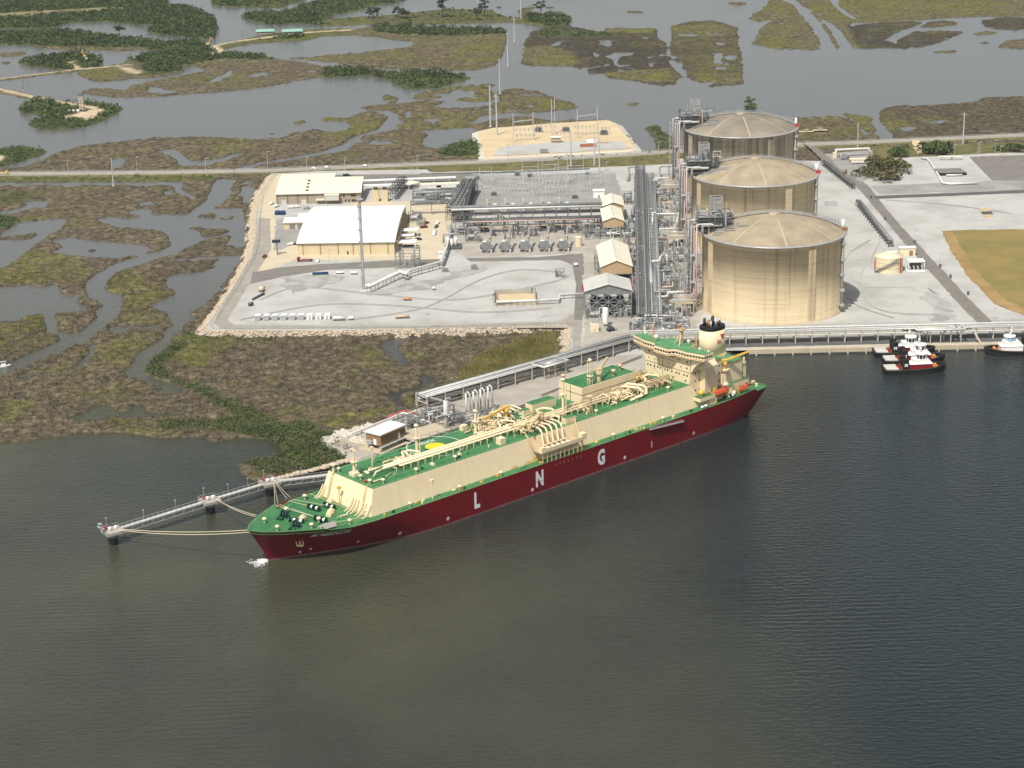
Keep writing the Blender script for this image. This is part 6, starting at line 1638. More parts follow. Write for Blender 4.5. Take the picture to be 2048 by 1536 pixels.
for xx in (0.15, WX - 0.15):
    p = MB(); pts = [(y, z - 0.25) for y, z in rings if 0 <= y <= WY]; pl_ = [(0.1, WE - 0.05)] + pts + [(WY - 0.1, WE - 0.05)]
    p.loft([[(xx - 0.1, y, z) for y, z in pl_], [(xx + 0.1, y, z) for y, z in pl_]]); part('gable_infill', p, 'wall_tan', wh)
for f in (0.055,0.235,0.42,0.575,0.755,0.935): part('downpipe', MB().box(WX * f - 0.14, WX * f + 0.14,-0.3,-0.02,0, WE - 0.05), 'trim_dark', wh)
part('eaves_gutter', MB().box(-0.6, WX + 0.6,-0.95,-0.55, WE - 0.35, WE - 0.05), 'trim_dark', wh)
part('door', MB().box(WX * 0.51, WX * 0.525,-0.08,-0.02,0,2.4), 'window_dark', wh)
for k in range(9):
    part('side_fin', MB().box(WX + 0.02, WX + 2.2,6 + k * 9.5,7.2 + k * 9.5,0, WE - 0.6), 'wall_beige', wh)
    part('side_pane', MB().box(WX + 0.03, WX + 0.1,8.2 + k * 9.5,13.5 + k * 9.5,1, WE - 1.5), 'steel_dark', wh)
for k, (y_, w_, l_, wd2) in enumerate(((8,9,11, 'nearest'), (27,6,9, 'middle'), (41,8,11, 'farthest'))):
    x, y = a[0] + WX + 5, a[1] + y_
    c_ = thing('canopy', wd2 + ' of three white canopies on the warehouse right side', 'canopy', (x, y, 3), rot)
    part('roof', MB().add([(-3,0,4.4), (l_ - 2,0,4.9), (l_ - 2, w_, 4.9), (-3, w_, 4.4), (-3,0,4.2), (l_ - 2,0,4.7), (l_ - 2, w_, 4.7), (-3, w_, 4.2)], [(0,1,2,3), (7,6,5,4), (0,4,5,1), (1,5,6,2), (2,6,7,3), (3,7,4,0)]), 'roof_white', c_)
    for p in ((-2.5,0.5), (l_ - 2.6,0.5), (-2.5, w_ - 0.5), (l_ - 2.6, w_ - 0.5)): part('post', MB().beam((*p, 0), (*p, 4.4), 0.25), 'white_paint', c_)
    part('stored_goods', MB().box(0, l_ - 4,2, w_ - 1.5,0,1.6), 'steel_dark', c_)
# annex left of the warehouse
a2 = gx(568,459); an_ = thing('annex', 'low white roofed annex left of the warehouse', 'building', (a2[0], a2[1], 3))
part('wall', MB().box(0,17,0,14,0,4.6), 'wall_tan', an_); part('roof', MB().box(-0.6,17.6,-0.8,14.6,4.62,5.2), 'roof_white', an_)
for k in (4,9.5): part('roller_door', MB().box(k, k + 3.8,-0.08,-0.02,0,3.6), 'steel_mid', an_)
part('upper_roof', MB().box(8,21,17,28,4.2,4.8), 'roof_white', an_); part('upper_wall', MB().box(8.4,20.6,17.4,27.6,0,4.2), 'wall_beige', an_)
# office with curved roof
a2, b2_ = gx(553.5,409), gx(722,405); OX = b2_[0] - a2[0]
of = thing('office_building', 'long beige office with curved cream roof behind the warehouse', 'building', (a2[0], a2[1], 3), math.atan2(b2_[1] - a2[1], b2_[0] - a2[0]))
OY, OE = 46.0,7.5
part('wall', MB().box(0, OX * 0.66,0, OY, 0, OE), 'wall_beige', of); part('wing_wall', MB().box(OX * 0.66, OX, 0.3, OY - 14,0, OE), 'wall_beige', of)
for x0_, x1_, yb_ in ((-0.6, OX * 0.655, OY + 0.8), (OX * 0.655 + 0.05, OX + 0.6, OY - 13)):
    for k in range(7):
        f0, f1 = k / 7, (k + 1) / 7; fz = lambda f: OE + 0.1 + 4.6 * math.sin(math.pi * 0.5 * min(f * 1.15,1)) 
        y0_, y1_ = -0.8 + (yb_ + 0.8) * f0,-0.8 + (yb_ + 0.8) * f1 - 0.05
        p = MB(); p.add([(x0_, y0_, fz(f0)), (x1_, y0_, fz(f0)), (x1_, y1_, fz(f1)), (x0_, y1_, fz(f1)), (x0_, y0_, fz(f0) - 0.3), (x1_, y0_, fz(f0) - 0.3), (x1_, y1_, fz(f1) - 0.3), (x0_, y1_, fz(f1) - 0.3)], [(0,1,2,3), (7,6,5,4), (0,4,5,1), (1,5,6,2), (2,6,7,3), (3,7,4,0)])
        part('roof_panel', p, 'roof_white' if k > 9 else 'roof_cream', of)
pl_ = [(0.3, OE - 0.05)] + [(-0.8 + (OY - 12.2) * k / 7, OE - 0.25 + 4.6 * math.sin(math.pi * 0.5 * min(k / 7 * 1.15,1))) for k in range(1,8)] + [(OY - 14.2, OE - 0.05)]
part('gable_infill', MB().loft([[(OX - 0.3, y, z) for y, z in pl_], [(OX - 0.1, y, z) for y, z in pl_]]), 'steel_dark', of)
for f in (0.005,0.13,0.25,0.365): part('downpipe', MB().box(OX * f, OX * f + 0.3,-0.3,-0.02,0, OE), 'trim_dark', of)
part('eaves_gutter', MB().box(-0.5, OX + 0.5,-0.95,-0.6, OE - 0.3, OE - 0.02), 'trim_dark', of)
for x_, w_ in ((OX * 0.055,3.6), (OX * 0.295,3.6)): part('roller_door', MB().box(x_, x_ + w_, -0.1,-0.02,0,3.2), 'roof_grey', of)
for x_, z_ in ((0.79,4.5), (0.885,4.6), (0.905,4.6), (0.925,4.6), (0.81,0.8), (0.85,0.8), (0.89,0.8), (0.91,0.8), (0.935,0.8)): part('window', MB().box(OX * x_, OX * x_ + 1.1,0.2,0.28, z_, z_ + 1.7), 'window_dark', of)
part('porch', MB().box(OX * 0.58, OX * 0.745,-4.5,-0.02,3.0,6.6), 'roof_grey', of); part('porch_roof', MB().box(OX * 0.575, OX * 0.75,-4.8,0.4,6.62,7.3), 'roof_cream', of); part('awning', MB().box(OX * 0.47, OX * 0.57,-3.6,-0.02,3.0,3.5), 'roof_cream', of)
for k in range(4): part('roof_vent', MB().box(OX * 0.345, OX * 0.375,4 + k * 6.5,5.6 + k * 6.5, OE + 1.2 + k * 0.95, OE + 2.0 + k * 0.95), 'trim_dark', of)
# covered walkways / carports behind
for nm, (pa, pb, dp), lb_ in (('a', ((675,366), (912,357), 5), 'rear strip of long white carport roof by the parking lot'), ('b', ((727,374), (822,371), 6), 'front strip of white carport roof beside the offices'), ('c', ((840,372), (920,369), 7), 'front strip of cream carport roof at the right end'), ('d', ((818,373), (841,368), 11), 'short raised link roof joining the carports')):
    A, B_ = gx(*pa, 6), gx(*pb, 6); L = math.dist(A, B_)
    c_ = thing('carport', lb_, 'carport', (A[0], A[1], 3), math.atan2(B_[1] - A[1], B_[0] - A[0]))
    part('roof', MB().box(0, L, 0, dp, 3.4 + (0.5 if nm == 'd' else 0), 3.8 + (0.5 if nm == 'd' else 0)), 'roof_white' if nm in 'ab' else 'roof_cream', c_)
    for k in range(max(2, int(L / 12) + 1)):
        for yy in (0.6, dp - 0.6): part('post', MB().beam((min(0.5 + k * 12, L - 0.4), yy, 0), (min(0.5 + k * 12, L - 0.4), yy, 3.5), 0.25), 'white_paint', c_)
# small equipment houses behind
for px, py, w_, d2, h_, m_n, rm, lb_ in ((862,388,14,9,4, 'steel_mid', 'roof_grey', 'grey roofed equipment house left of the pair'), (893,386,14,9,4, 'steel_mid', 'roof_grey', 'grey roofed equipment house right of the pair'), (885,517,5,4,3.6, 'white_paint', 'roof_white', 'small white cabin on the yard road'), (1198,396,8,6,5, 'white_paint', 'roof_white', 'white switchgear hut beside the upper shelters'), (1157,494,0,0,0, '', '', '')):
    if not w_: continue
    x, y = gx(px, py); c_ = thing('equipment_house', lb_, 'building', (x, y, 3))
    part('wall', MB().box(-w_ / 2, w_ / 2,0, d2,0, h_), m_n, c_); part('roof', MB().box(-w_ / 2 - 0.4, w_ / 2 + 0.4,-0.4, d2 + 0.4, h_ + 0.02, h_ + 0.4), rm, c_); part('door', MB().box(-0.5,0.5,-0.06,-0.02,0,2.1), 'steel_dark', c_)
for k, px in enumerate((752,770)):
    x, y = gx(px, 402); c_ = thing('cooling_tower', ('left' if k == 0 else 'right') + ' tan cooling tower box behind the warehouse', 'tower', (x, y, 3))
    part('casing', MB().box(-2.4,2.4,-2.4,2.4,0,8.5), 'wall_tan', c_); part('fan_stack', MB().lathe([(1.7,8.5), (1.5,9.4), (1.7,10.2)], 14), 'trim_dark', c_)
x, y = gx(750,402); 
x, y = gx(1157,492); c_ = thing('water_tank', 'small round cream tank right of the vaporizers', 'tank', (x, y, 3))
part('shell', MB().lathe([(2.3,0), (2.3,6.0)], 20), 'water_tank_cream', c_, True); part('lid', MB().lathe([(2.45,5.9), (2.4,6.3), (0.05,6.9)], 20), 'water_tank_cream', c_, True)

# ================================================================== PIPE RACKS
def rack(label, A, B_, width, levels, pipes, bay, mcol='steel_mid', z0=3.0, rails_=False, name='pipe_rack'):
    A, B_ = Vector(A), Vector(B_); L = (B_ - A).length; ang = math.atan2(B_.y - A.y, B_.x - A.x)
    t = thing(name, label, 'pipe rack', (A.x, A.y, z0), ang)
    b2 = MB(); top = levels[-1] + 0.6
    for s_ in (-1,1): b2.beam((0, s_ * width / 2,0), (0, s_ * width / 2, top), 0.45)
    for z in levels: b2.beam((0,-width / 2 - 0.3, z), (0, width / 2 + 0.3, z), 0.4)
    b2.beam((0,-width / 2,0.3), (0, width / 2, levels[0]), 0.2)
    bm = b2.mesh('bent_frame', mcol); n = max(1, int(L / bay))
    for k in range(n + 1): link('bent_frame', bm, t, (L * k / n, 0,0))
    for s_ in (-1,1):
        p = MB(); p.beam((0, s_ * width / 2, levels[-1] + 0.5), (L, s_ * width / 2, levels[-1] + 0.5), 0.3); part('stringer', p, mcol, t)
    for lv, off, ra, mn in pipes:
        p = MB(); p.tube([(0, off, levels[lv] + 0.2 + ra), (L, off, levels[lv] + 0.2 + ra)], ra, 8); part('pipe', p, mn, t, True)
    if rails_:
        p = MB()
        for s_ in (-1,1): p.beam((0, s_ * (width / 2 + 0.5), top + 0.9), (L, s_ * (width / 2 + 0.5), top + 0.9), 0.1)
        for k in range(2 * n + 1):
            for s_ in (-1,1): p.beam((L * k / (2 * n), s_ * (width / 2 + 0.5), top - 0.6), (L * k / (2 * n), s_ * (width / 2 + 0.5), top + 0.9), 0.1)
        part('guard_rail', p, 'steel_mid', t)
    return t
PW, PS_, GV, SD, SM, PT = 'pipe_white', 'pipe_silver', 'galvanised', 'steel_dark', 'steel_mid', 'pipe_tan'
rack('long main pipe rack running inland beside the shelters', gx(1287,655), gx(1280,352), 7.5, (5,8.5), [(0,-2.4, .25, SD), (0,-1.0, .22, SM), (0,1.8, .25, SD), (1,-2.9, .3, SD), (1,-1.6, .2, GV), (1,1.0, .22, SD), (1,2.7, .3, SM)], 3.4, SM)
rack('second parallel pipe rack right of the main rack', gx(1312,648), gx(1300,365), 6.5, (4,7), [(0,-2, .3, GV), (0, .6, .25, SD), (0,2, .25, GV), (1,-2.4, .35, GV), (1,-.8, .25, SM), (1,2.2, .35, PS_)], 4, GV)
rack('cross pipe rack in front of the switchyard carrying a white pipe', gx(903,445,3), gx(1206,437,3), 9, (5,9), [(0,-3, .5, SD), (0,-1.5, .4, SD), (0,0.5, .6, SM), (0,2.8, .5, SD), (1,-3.8, .75, PW), (1,-2.0, .35, SM), (1,-.6, .35, SD), (1,1.4,1.1, SM), (1,3.6, .9, SM)], 8)
rack('dark cross rack behind the vaporizer boxes', gx(935,466,3), gx(1200,459,3), 7, (4,7.5), [(0,-2.5, .4, PT), (0,-1, .35, SD), (0, .6, .4, SD), (0,2.2, .5, SM), (1,-2.6, .35, PT), (1,-1, .3, 'pink_primer'), (1, .8, .5, SD), (1,2.4, .4, SM)], 8, SD)
rack('wide pipe rack sloping inland left of the switchyard', gx(908,442), gx(940,385), 11, (6,9.5), [(0,-3, .4, SD), (0,0, .5, SD), (0,3, .4, SD), (1,-4.5, .6, SD), (1,-3, .5, SM), (1,-1.4, .5, SD), (1,0.2, .5, SM), (1,2, .5, SD), (1,4, .6, SM)], 8, SD)
rack('narrow pipe rack right of the wide sloping rack', gx(930,440), gx(945,385), 3.5, (6,9.5), [(0,-1, .3, SD), (0,1, .3, SM), (1,-1, .4, SD), (1, .9, .4, SM)], 8, SD)
rack('cross rack in front of the small equipment houses', gx(826,408), gx(905,404), 8, (4,8), [(0,-2, .4, SM), (0,0, .4, SD), (0,2, .4, SM), (1,-3, .4, SM), (1,-1, .4, GV), (1,1, .4, SM), (1,3, .4, SD)], 9)
rack('cross rack between warehouse and wide sloping rack', gx(822,430), gx(905,427), 4, (7,9), [(0,-1, .4, SM), (0,1, .3, SD), (1,-1, .45, SM), (1,1, .4, SD)], 10)
rack('short rack sloping inland behind the warehouse', gx(785,400), gx(806,374), 6, (5,7.5), [(0,-2, .4, SD), (0,0, .4, SM), (1,-2, .4, SD), (1,-.5, .4, SD), (1,1.4, .4, SM)], 8, SD)
rack('long dark pipe rack beside the diagonal road', gx(1716,412), gx(1781,494), 3, (2.6,4), [(0,-.8, .35, SD), (0, .8, .35, SD), (1,-.9, .4, SM), (1, .4, .4, GV)], 7, SD)
rack('short dark rack beside the upper diagonal road', gx(1645,330), gx(1706,378), 2.6, (2,3.4), [(0,0, .4, SD), (1,-.7, .35, SM), (1, .7, .35, SD)], 6, SD)
# quay pipe rack
rack('long quay pipe rack behind the tugboats', (66,1046), (520,1045), 9, (4.2,6.6), [(0,-3.4, .5, PW), (0,-1.6, .4, PT), (0,0.4, .4, GV), (0,2.4, .5, SD), (1,-3.6, .4, PS_), (1,-2.0, .3, GV), (1,0, .3, PW), (1,1.8, .3, SM), (1,3.4, .4, PW)], 9, 'concrete_post', rails_=True)
x0_, y0_ = gx(1822,672); lp = thing('expansion_loop', 'bundle of pipe expansion loops on the quay behind the tugs', 'pipes', (x0_, 1042,3))
for k in range(4):
    p = MB(); w_ = 26 - k * 2.2; p.tube([(0 + k * 1.1 - 8,4 - k, 6.9), (0 + k * 1.1,4 - k, 6.9), (0 + k * 1.1,-7 + k * 1.3,8.2), (w_ - k * 1.1,-7 + k * 1.3,8.2), (w_ - k * 1.1,4 - k, 6.9), (w_ + 8,4 - k, 6.9)], 0.45,8); part('loop_pipe', p, (PW, PS_, PW, PT)[k], lp, True)
for k in range(5): part('loop_post', MB().beam((2 + k * 5.6,-5.5,0), (2 + k * 5.6,-5.5,7.8), 0.4), 'concrete_post', lp)
for k in range(2): part('access_stair', MB().beam((-6 + k * 38,-4.5,5.5), (-2.5 + k * 38 if k == 0 else -9.5 + k * 38 + 6,-9.5,0.4), 1.1,0.3), PT, lp)
# jetty trestle rack beside the ship
A, B_ = G(1278,692,3), G(845,815,3)
tr = rack('long pipe trestle running along the jetty behind the ship', A, B_, 8.5, (3.4,6.4), [(0,-3.2, .75, 'roof_grey'), (0,-1.2, .6, SD), (0,1.0, .5, SD), (0,3, .5, GV), (1,-3.6, .4, GV), (1,-2.4, .35, PW), (1,-1.2, .35, SM), (1,0, .3, PS_), (1,1.4, .35, SM), (1,2.8, .45, PW), (1,3.8, .3, GV)], 11, 'concrete_post', z0=2.6, rails_=True)
m1_ = Vector(A).lerp(Vector(B_), 0.40); lp = thing('expansion_loop', 'pipe expansion loop midway along the jetty trestle', 'pipes', (m1_.x, m1_.y, 2.6), math.atan2(B_[1] - A[1], B_[0] - A[0]))
for k in range(4):
    p = MB(); w_ = 17 - k * 2; p.tube([(k, -1 + k, 7.2), (k, 9.5 - k * 1.3,7.6), (w_, 9.5 - k * 1.3,7.6), (w_, -1 + k, 7.2)], 0.4,8); part('loop_pipe', p, (PW, SM, GV, PS_)[k], lp, True)
for k in range(3):
    part('loop_post', MB().beam((1 + k * 7.5,8.5,0), (1 + k * 7.5,8.5,7.0), 0.4), 'concrete_post', lp)
# elevated white pipe from the switchyard side to the vent mast
PTS = [G(737,574,7), G(800,545,7), G(812,549,7), G(818,543,7), G(882,525,7), G(893,492,8), G(902,446,9)]
pr = thing('elevated_pipe', 'white elevated pipe zigzagging from the vent mast to the racks', 'pipe', (PTS[0][0], PTS[0][1], 3))
wpart('pipe', MB().tube([(p[0], p[1], 7.4) for p in PTS], 0.85,10), 'pipe_white', pr, True)
wpart('lower_pipe', MB().tube([(p[0] + 1.2, p[1] + 1.2,5.4) for p in PTS[1:]], 0.35,8), 'galvanised', pr, True)
for i in range(len(PTS) - 1):
    L = math.dist(PTS[i], PTS[i + 1]); n = max(1, int(L / 8))
    for k in range(n):
        p = lerp(PTS[i], PTS[i + 1], k / n); q = MB(); q.beam((p[0] - 0.9, p[1], 3), (p[0] - 0.9, p[1], 7), 0.3); q.beam((p[0] + 1.1, p[1] + 1.2,3), (p[0] + 1.1, p[1] + 1.2,7), 0.3); q.beam((p[0] - 1.2, p[1], 6.6), (p[0] + 1.5, p[1] + 1.3,6.6), 0.3); wpart('support_bent', q, 'steel_mid', pr)
# pipe from the containment basin to the shelter
PTS = [G(993,606,5), G(1117,601,5), G(1119,592,5), G(1172,589,5)]
pr = thing('elevated_pipe', 'white low pipe from the containment basin to the shelter', 'pipe', (PTS[0][0], PTS[0][1], 3))
wpart('pipe', MB().tube([(p[0], p[1], 5.6) for p in PTS], 0.6,8), 'pipe_white', pr, True)
for k in range(9):
    p = lerp(PTS[0], PTS[1], k / 9) if k < 7 else lerp(PTS[2], PTS[3], (k - 6.5) / 3); q = MB(); q.beam((p[0], p[1] - .8,3), (p[0], p[1] - .8,5), .25); q.beam((p[0], p[1] + .8,3), (p[0], p[1] + .8,5), .25); q.beam((p[0], p[1] - 1,4.9), (p[0], p[1] + 1,4.9), .25); wpart('support_bent', q, 'steel_mid', pr)
# containment basin
a, b_ = gx(987,612), gx(1072,606); bs = thing('containment_basin', 'sunken tan containment basin in the gravel yard', 'basin', (a[0], a[1], 3))
BX, BY = b_[0] - a[0], 24
for nm, bx_ in (('front_wall', (0, BX, 0,1.0,0,1.6)), ('back_wall', (0, BX, BY, BY + 1.0,0,3.2)), ('side_wall', (0,0.8,1.02, BY - 0.02,0,2.8)), ('side_wall', (BX - 0.8, BX, 1.02, BY - 0.02,0,2.8))): part(nm, MB().box(*bx_), 'concrete_grey' if nm != 'front_wall' else 'concrete_light', bs)
part('floor', MB().box(0.82, BX - 0.82,1.02, BY - 0.02,0.25,0.3), 'sand', bs)
for k in range(6): part('railing_post', MB().beam((BX * k / 5, BY + 0.5,3.2), (BX * k / 5, BY + 0.5,4.4), 0.15), 'steel_mid', bs)
for px, py, lb_ in ((1067,588, 'pump skid at the right end of the containment basin'), (991,600, 'valve house at the left end of the containment basin')):
    x, y = gx(px, py); c_ = thing('pump_skid', lb_, 'pump', (x, y, 3)); part('base', MB().box(-2.2,2.2,-1.5,1.5,0,0.6), 'concrete_grey', c_); part('pump', MB().cyl((-1,0,0.6), (-1,0,4.2), .5,8).cyl((1,0, .6), (1,0,3.6), .4,8), 'steel_mid', c_); part('valve', MB().ball((-1,0,4.4), .7, nu=8, nv=5), 'pipe_silver', c_)

# ================================================================== VAPORIZERS
vp = thing('vaporizer', 'leftmost of five dark vaporizer boxes with sloping duct', 'vaporizer', (0,0,3), 0, 'vaporizer units in a row')
part('casing', MB().box(-2.9,2.9,0,4.2,1.6,7.2), 'steel_mid', vp)
part('top_hatch', MB().box(-2.6,0.2,0.6,2.2,7.22,7.6), 'white_paint', vp)
part('drum', MB().cyl((-2.7,0.5,3.6), (-2.7,3.6,3.6), 1.4,12), 'steel_dark', vp, True)
for x in (-2.4,2.4):
    for y in (0.4,3.8): part('leg', MB().beam((x, y, 0), (x, y, 1.7), 0.4), 'steel_dark', vp)
part('service_stair', MB().beam((2.9,-2.2,0.3), (3.6,1.5,3.2), 0.9,0.25).beam((-2,-3.0,0.3), (2.4,-1.0,2.4), 0.5,0.2), 'galvanised', vp)
part('duct', MB().beam((2.2,4.2,6.5), (3.4,17,12.5), 1.5,1.5), 'steel_mid', vp)
part('feed_pipe', MB().tube([(-1.2,4.2,6), (-0.8,9,8.2), (-0.4,15,9.5)], 0.4,8), 'pipe_silver', vp, True)
part('feed_pipe', MB().tube([(0.4,4.2,5.4), (0.8,8,7.0), (1.0,15,8.0)], 0.3,8), 'pipe_tan', vp, True)
part('stack', MB().lathe([(0.9,7.2), (0.9,9.6), (1.1,9.8), (1.1,10.3), (0.1,10.4)], 12, (2.2,3.2)), 'concrete_post', vp, True)
part('platform', MB().box(2.95,4.4,-0.5,4.6,3.4,3.6), 'galvanised', vp)
for k, px in enumerate((973,1011,1050,1089,1127)):
    o = vp if k == 0 else copy_tree(vp)
    x, y = gx(px, 506 - k * 0.7); o.location = (x, y, 3)
    o['label'] = ('leftmost of five dark vaporizer boxes with sloping duct', 'second vaporizer box from the left', 'middle one of the five vaporizer boxes', 'fourth vaporizer box from the left', 'rightmost vaporizer box, beside the round cream tank')[k]
cb = thing('air_cooler', '', 'air cooler', (0,0,3), 0, 'air coolers behind the cross rack')
part('casing', MB().box(-3.2,3.2,0,5,0.8,6.4), 'steel_mid', cb); part('top_hatch', MB().box(0.2,2.8,1.4,3.0,6.42,6.9), 'white_paint', cb); part('flue', MB().box(-4.6,-3.22,0.5,2.6,0,10.5), 'concrete_post', cb)
for x in (-2.8,2.8): part('leg', MB().beam((x, 0.5,0), (x, 0.5,0.9), 0.4), 'steel_dark', cb)
for k, px in enumerate((986,1022,1058,1094,1130)):
    o = cb if k == 0 else copy_tree(cb); x, y = gx(px, 428 - k * 0.9); o.location = (x, y, 3)
    o['label'] = ('leftmost dark air cooler behind the cross rack', 'second air cooler from the left behind the cross rack', 'middle air cooler behind the cross rack', 'fourth air cooler from the left behind the cross rack', 'rightmost air cooler behind the cross rack')[k]
x, y = gx(905,498); pk = thing('pump_package', 'white topped pump package left of the vaporizers', 'pumps', (x, y, 3))
part('frame', MB().box(-5,6,-2,8,0.5,1.4), 'steel_dark', pk)
for k in range(6): part('pump', MB().cyl((-3 + (k % 3) * 2.6, (k // 3) * 4,1.4), (-3 + (k % 3) * 2.6, (k // 3) * 4,6 + k % 2), .9,10), 'white_paint' if k % 2 else 'pipe_silver', pk, True)
part('header', MB().tube([(-6,9,2), (-6,9,8), (5,9,8)], .6,8), 'galvanised', pk, True)

# ================================================================== PROCESS AREA BETWEEN RACK AND TANKS
def zig(px_pts, z, ra, mn, label):
    P_ = [G(a, b2, z) for a, b2 in px_pts]
    t = thing('process_pipe', label, 'pipe', (P_[0][0], P_[0][1], 3))
    q = MB(); pts = [(P_[0][0], P_[0][1], 3)] + [(p[0], p[1], z) for p in P_] + [(P_[-1][0], P_[-1][1], 3)]
    wpart('pipe', q.tube(pts, ra, 8), mn, t, True)
    for i in range(len(P_) - 1):
        n = max(1, int(math.dist(P_[i], P_[i + 1]) / 9))
        for k in range(n):
            p = lerp(P_[i], P_[i + 1], (k + 0.5) / n); wpart('support', MB().beam((p[0], p[1], 3), (p[0], p[1], z - ra), 0.35).beam((p[0] - 1, p[1], z - ra - .1), (p[0] + 1, p[1], z - ra - .1), 0.3), 'steel_mid', t)
Z5 = lambda *f: [(1260 + f[i] * 0.1237,500 + f[i + 1] * 0.1237) for i in range(0, len(f), 2)]
Z4 = lambda *f: [(1260 + f[i] * 0.1237,330 + f[i + 1] * 0.1237) for i in range(0, len(f), 2)]
zig(Z5(345,185,470,182,490,115,560,65,600,110), 10, .75, PW, 'white pipe with a hooked top beside the nearest tank')
zig(Z5(330,195,335,525), 10, .9, 'pole_grey', 'thick grey blue pipe running inland left of the hooked pipe')
zig(Z5(395,300,405,680,590,680), 10, .6, PS_, 'silver pipe turning a corner near the nearest tank')
zig(Z5(620,680,955,680,970,640,970,200), 10, .6, PW, 'white pipe forming a large right angle beside the nearest tank')
zig(Z5(410,330,700,330,725,370,720,460), 9, .45, PS_, 'silver pipe arching over the pump pit')
zig(Z5(455,350,485,640), 8, .6, GV, 'grey straight pipe beside the pump pit')
zig(Z5(530,595,690,595,690,490,590,490), 9, .5, PT, 'pinkish square pipe loop beside the nearest tank')
zig(Z5(445,755,600,755,600,690), 9, .6, PW, 'short white elbow pipe below the right angle pipe')
zig(Z5(250,1055,430,1055), 9, .6, PW, 'short white cross pipe near the ship bridge')
zig(Z5(430,780,440,1060,700,1065), 8, .45, PS_, 'silver elbow pipe near the quay')
zig(Z5(640,825,1050,828), 8.5, .4, PT, 'tan pipe across the front of the concrete platform')
zig(Z5(120,1105,250,1105), 9, .6, PW, 'short white pipe stub behind the ship bridge')
zig(Z4(370,900,370,795,800,790,735,990), 10, .6, PW, 'bright white bent pipe beside the middle tank')
zig(Z4(345,1160,340,925,370,905), 9, .45, PS_, 'silver pipe left of the bright bent pipe')
zig(Z4(480,1030,815,1030,835,950), 9, .5, PW, 'white pipe with a right hook below the bright bent pipe')
zig(Z4(350,1172,940,1182), 9, .4, 'pink_primer', 'pink pipe across the front of the middle platform')
zig(Z4(390,215,700,208,715,130), 10, .5, PW, 'white hooked pipe beside the far tank')
zig(Z4(150,312,480,302), 9, .45, PS_, 'silver cross pipe beside the far tank')
zig(Z4(130,712,520,702), 9, .5, PS_, 'silver cross pipe between far and middle tanks')
zig(Z4(470,180,475,40,500,25,740,22), 10, .45, GV, 'grey pipe arch left of the farthest tank')
zig([(1255,348), (1256,336), (1262,334), (1280,334), (1286,345)], 9, .5, GV, 'grey pipe arch at the inland end of the main rack')
def deck_frame(label, px0, px1, py, dp, z, m_n='concrete_light'):
    a, b2 = G(px0, py, z), G(px1, py, z); W = b2[0] - a[0]; t = thing('pipe_platform', label, 'platform', (a[0], a[1], 3))
    part('deck', MB().box(0, W, 0, dp, z - 3.8, z - 3.0), m_n, t); nb = max(2, int(W / 6))
    for i in range(nb + 1):
        for y in (0.4, dp - 0.4): part('column', MB().beam((W * i / nb, y, 0), (W * i / nb, y, z - 3.8), 0.5), 'concrete_post', t)
    for i in range(4):
        y = 0.8 + i * (dp - 1.6) / 3; part('pipe', MB().tube([(-1, y, z - 1.6 + 0.3 * i), (W + 1.5, y, z - 1.6 + 0.3 * i)], 0.3 + 0.08 * (i % 2), 8), ('pipe_white', 'galvanised', 'pipe_tan', 'pipe_silver')[i], t, True)
    fr = MB(); frame_tower(fr, 1, W - 1,0.3, dp - 0.3, z - 3, z + 1.2,1,0.25, False); part('pipe_frame', fr, 'pipe_tan', t)
deck_frame('concrete pipe platform beside the nearest tank base', 1351,1388,606,9,10)
deck_frame('concrete pipe platform beside the middle tank base', 1337,1373,477,9,10)
deck_frame('concrete pipe platform beside the far tank base', 1324,1360,374,9,10)
rs_ = random.Random(42)
def skid(px, py, w_, d2, h_, label, mset=(GV, SM, PS_, PW), k=10, frame=True):
    x, y = gx(px, py); t = thing('process_skid', label, 'process skid', (x, y, 3))
    part('base', MB().box(-w_ / 2, w_ / 2,0, d2,0,0.5), 'concrete_grey', t)
    if frame:
        f = MB(); frame_tower(f, -w_ / 2 + .3, w_ / 2 - .3, .3, d2 - .3,0.5, h_, max(1, int(h_ / 4)), 0.3); part('frame', f, 'steel_mid', t)
    for i in range(k):
        x0, y0 = rs_.uniform(-w_ / 2 + .5, w_ / 2 - .5), rs_.uniform(.5, d2 - .5); z = rs_.uniform(1.5, h_ + 1); L = rs_.uniform(1.5, max(2, w_ * .6)); al = rs_.random() < .5
        e = (max(-w_ / 2, min(w_ / 2, x0 + (L if al else 0))), max(0, min(d2, y0 + (0 if al else L))))
        part('pipe', MB().tube([(x0, y0, .5), (x0, y0, z), (e[0], e[1], z), (e[0], e[1], max(.5, z - rs_.uniform(1, h_)))], rs_.choice((.2, .28, .38)), 6), rs_.choice(mset), t)
    if rs_.random() < .7: part('vessel', MB().cyl((-w_ * .3, d2 * .5, h_ * .45), (w_ * .3, d2 * .5, h_ * .45), min(1.2, d2 * .2), 10), rs_.choice(mset), t, True)
    if rs_.random() < .5: part('motor', MB().ball((w_ * .2, d2 * .3, h_ * .8), .8, .6, .6,8,5), 'pipe_white', t)
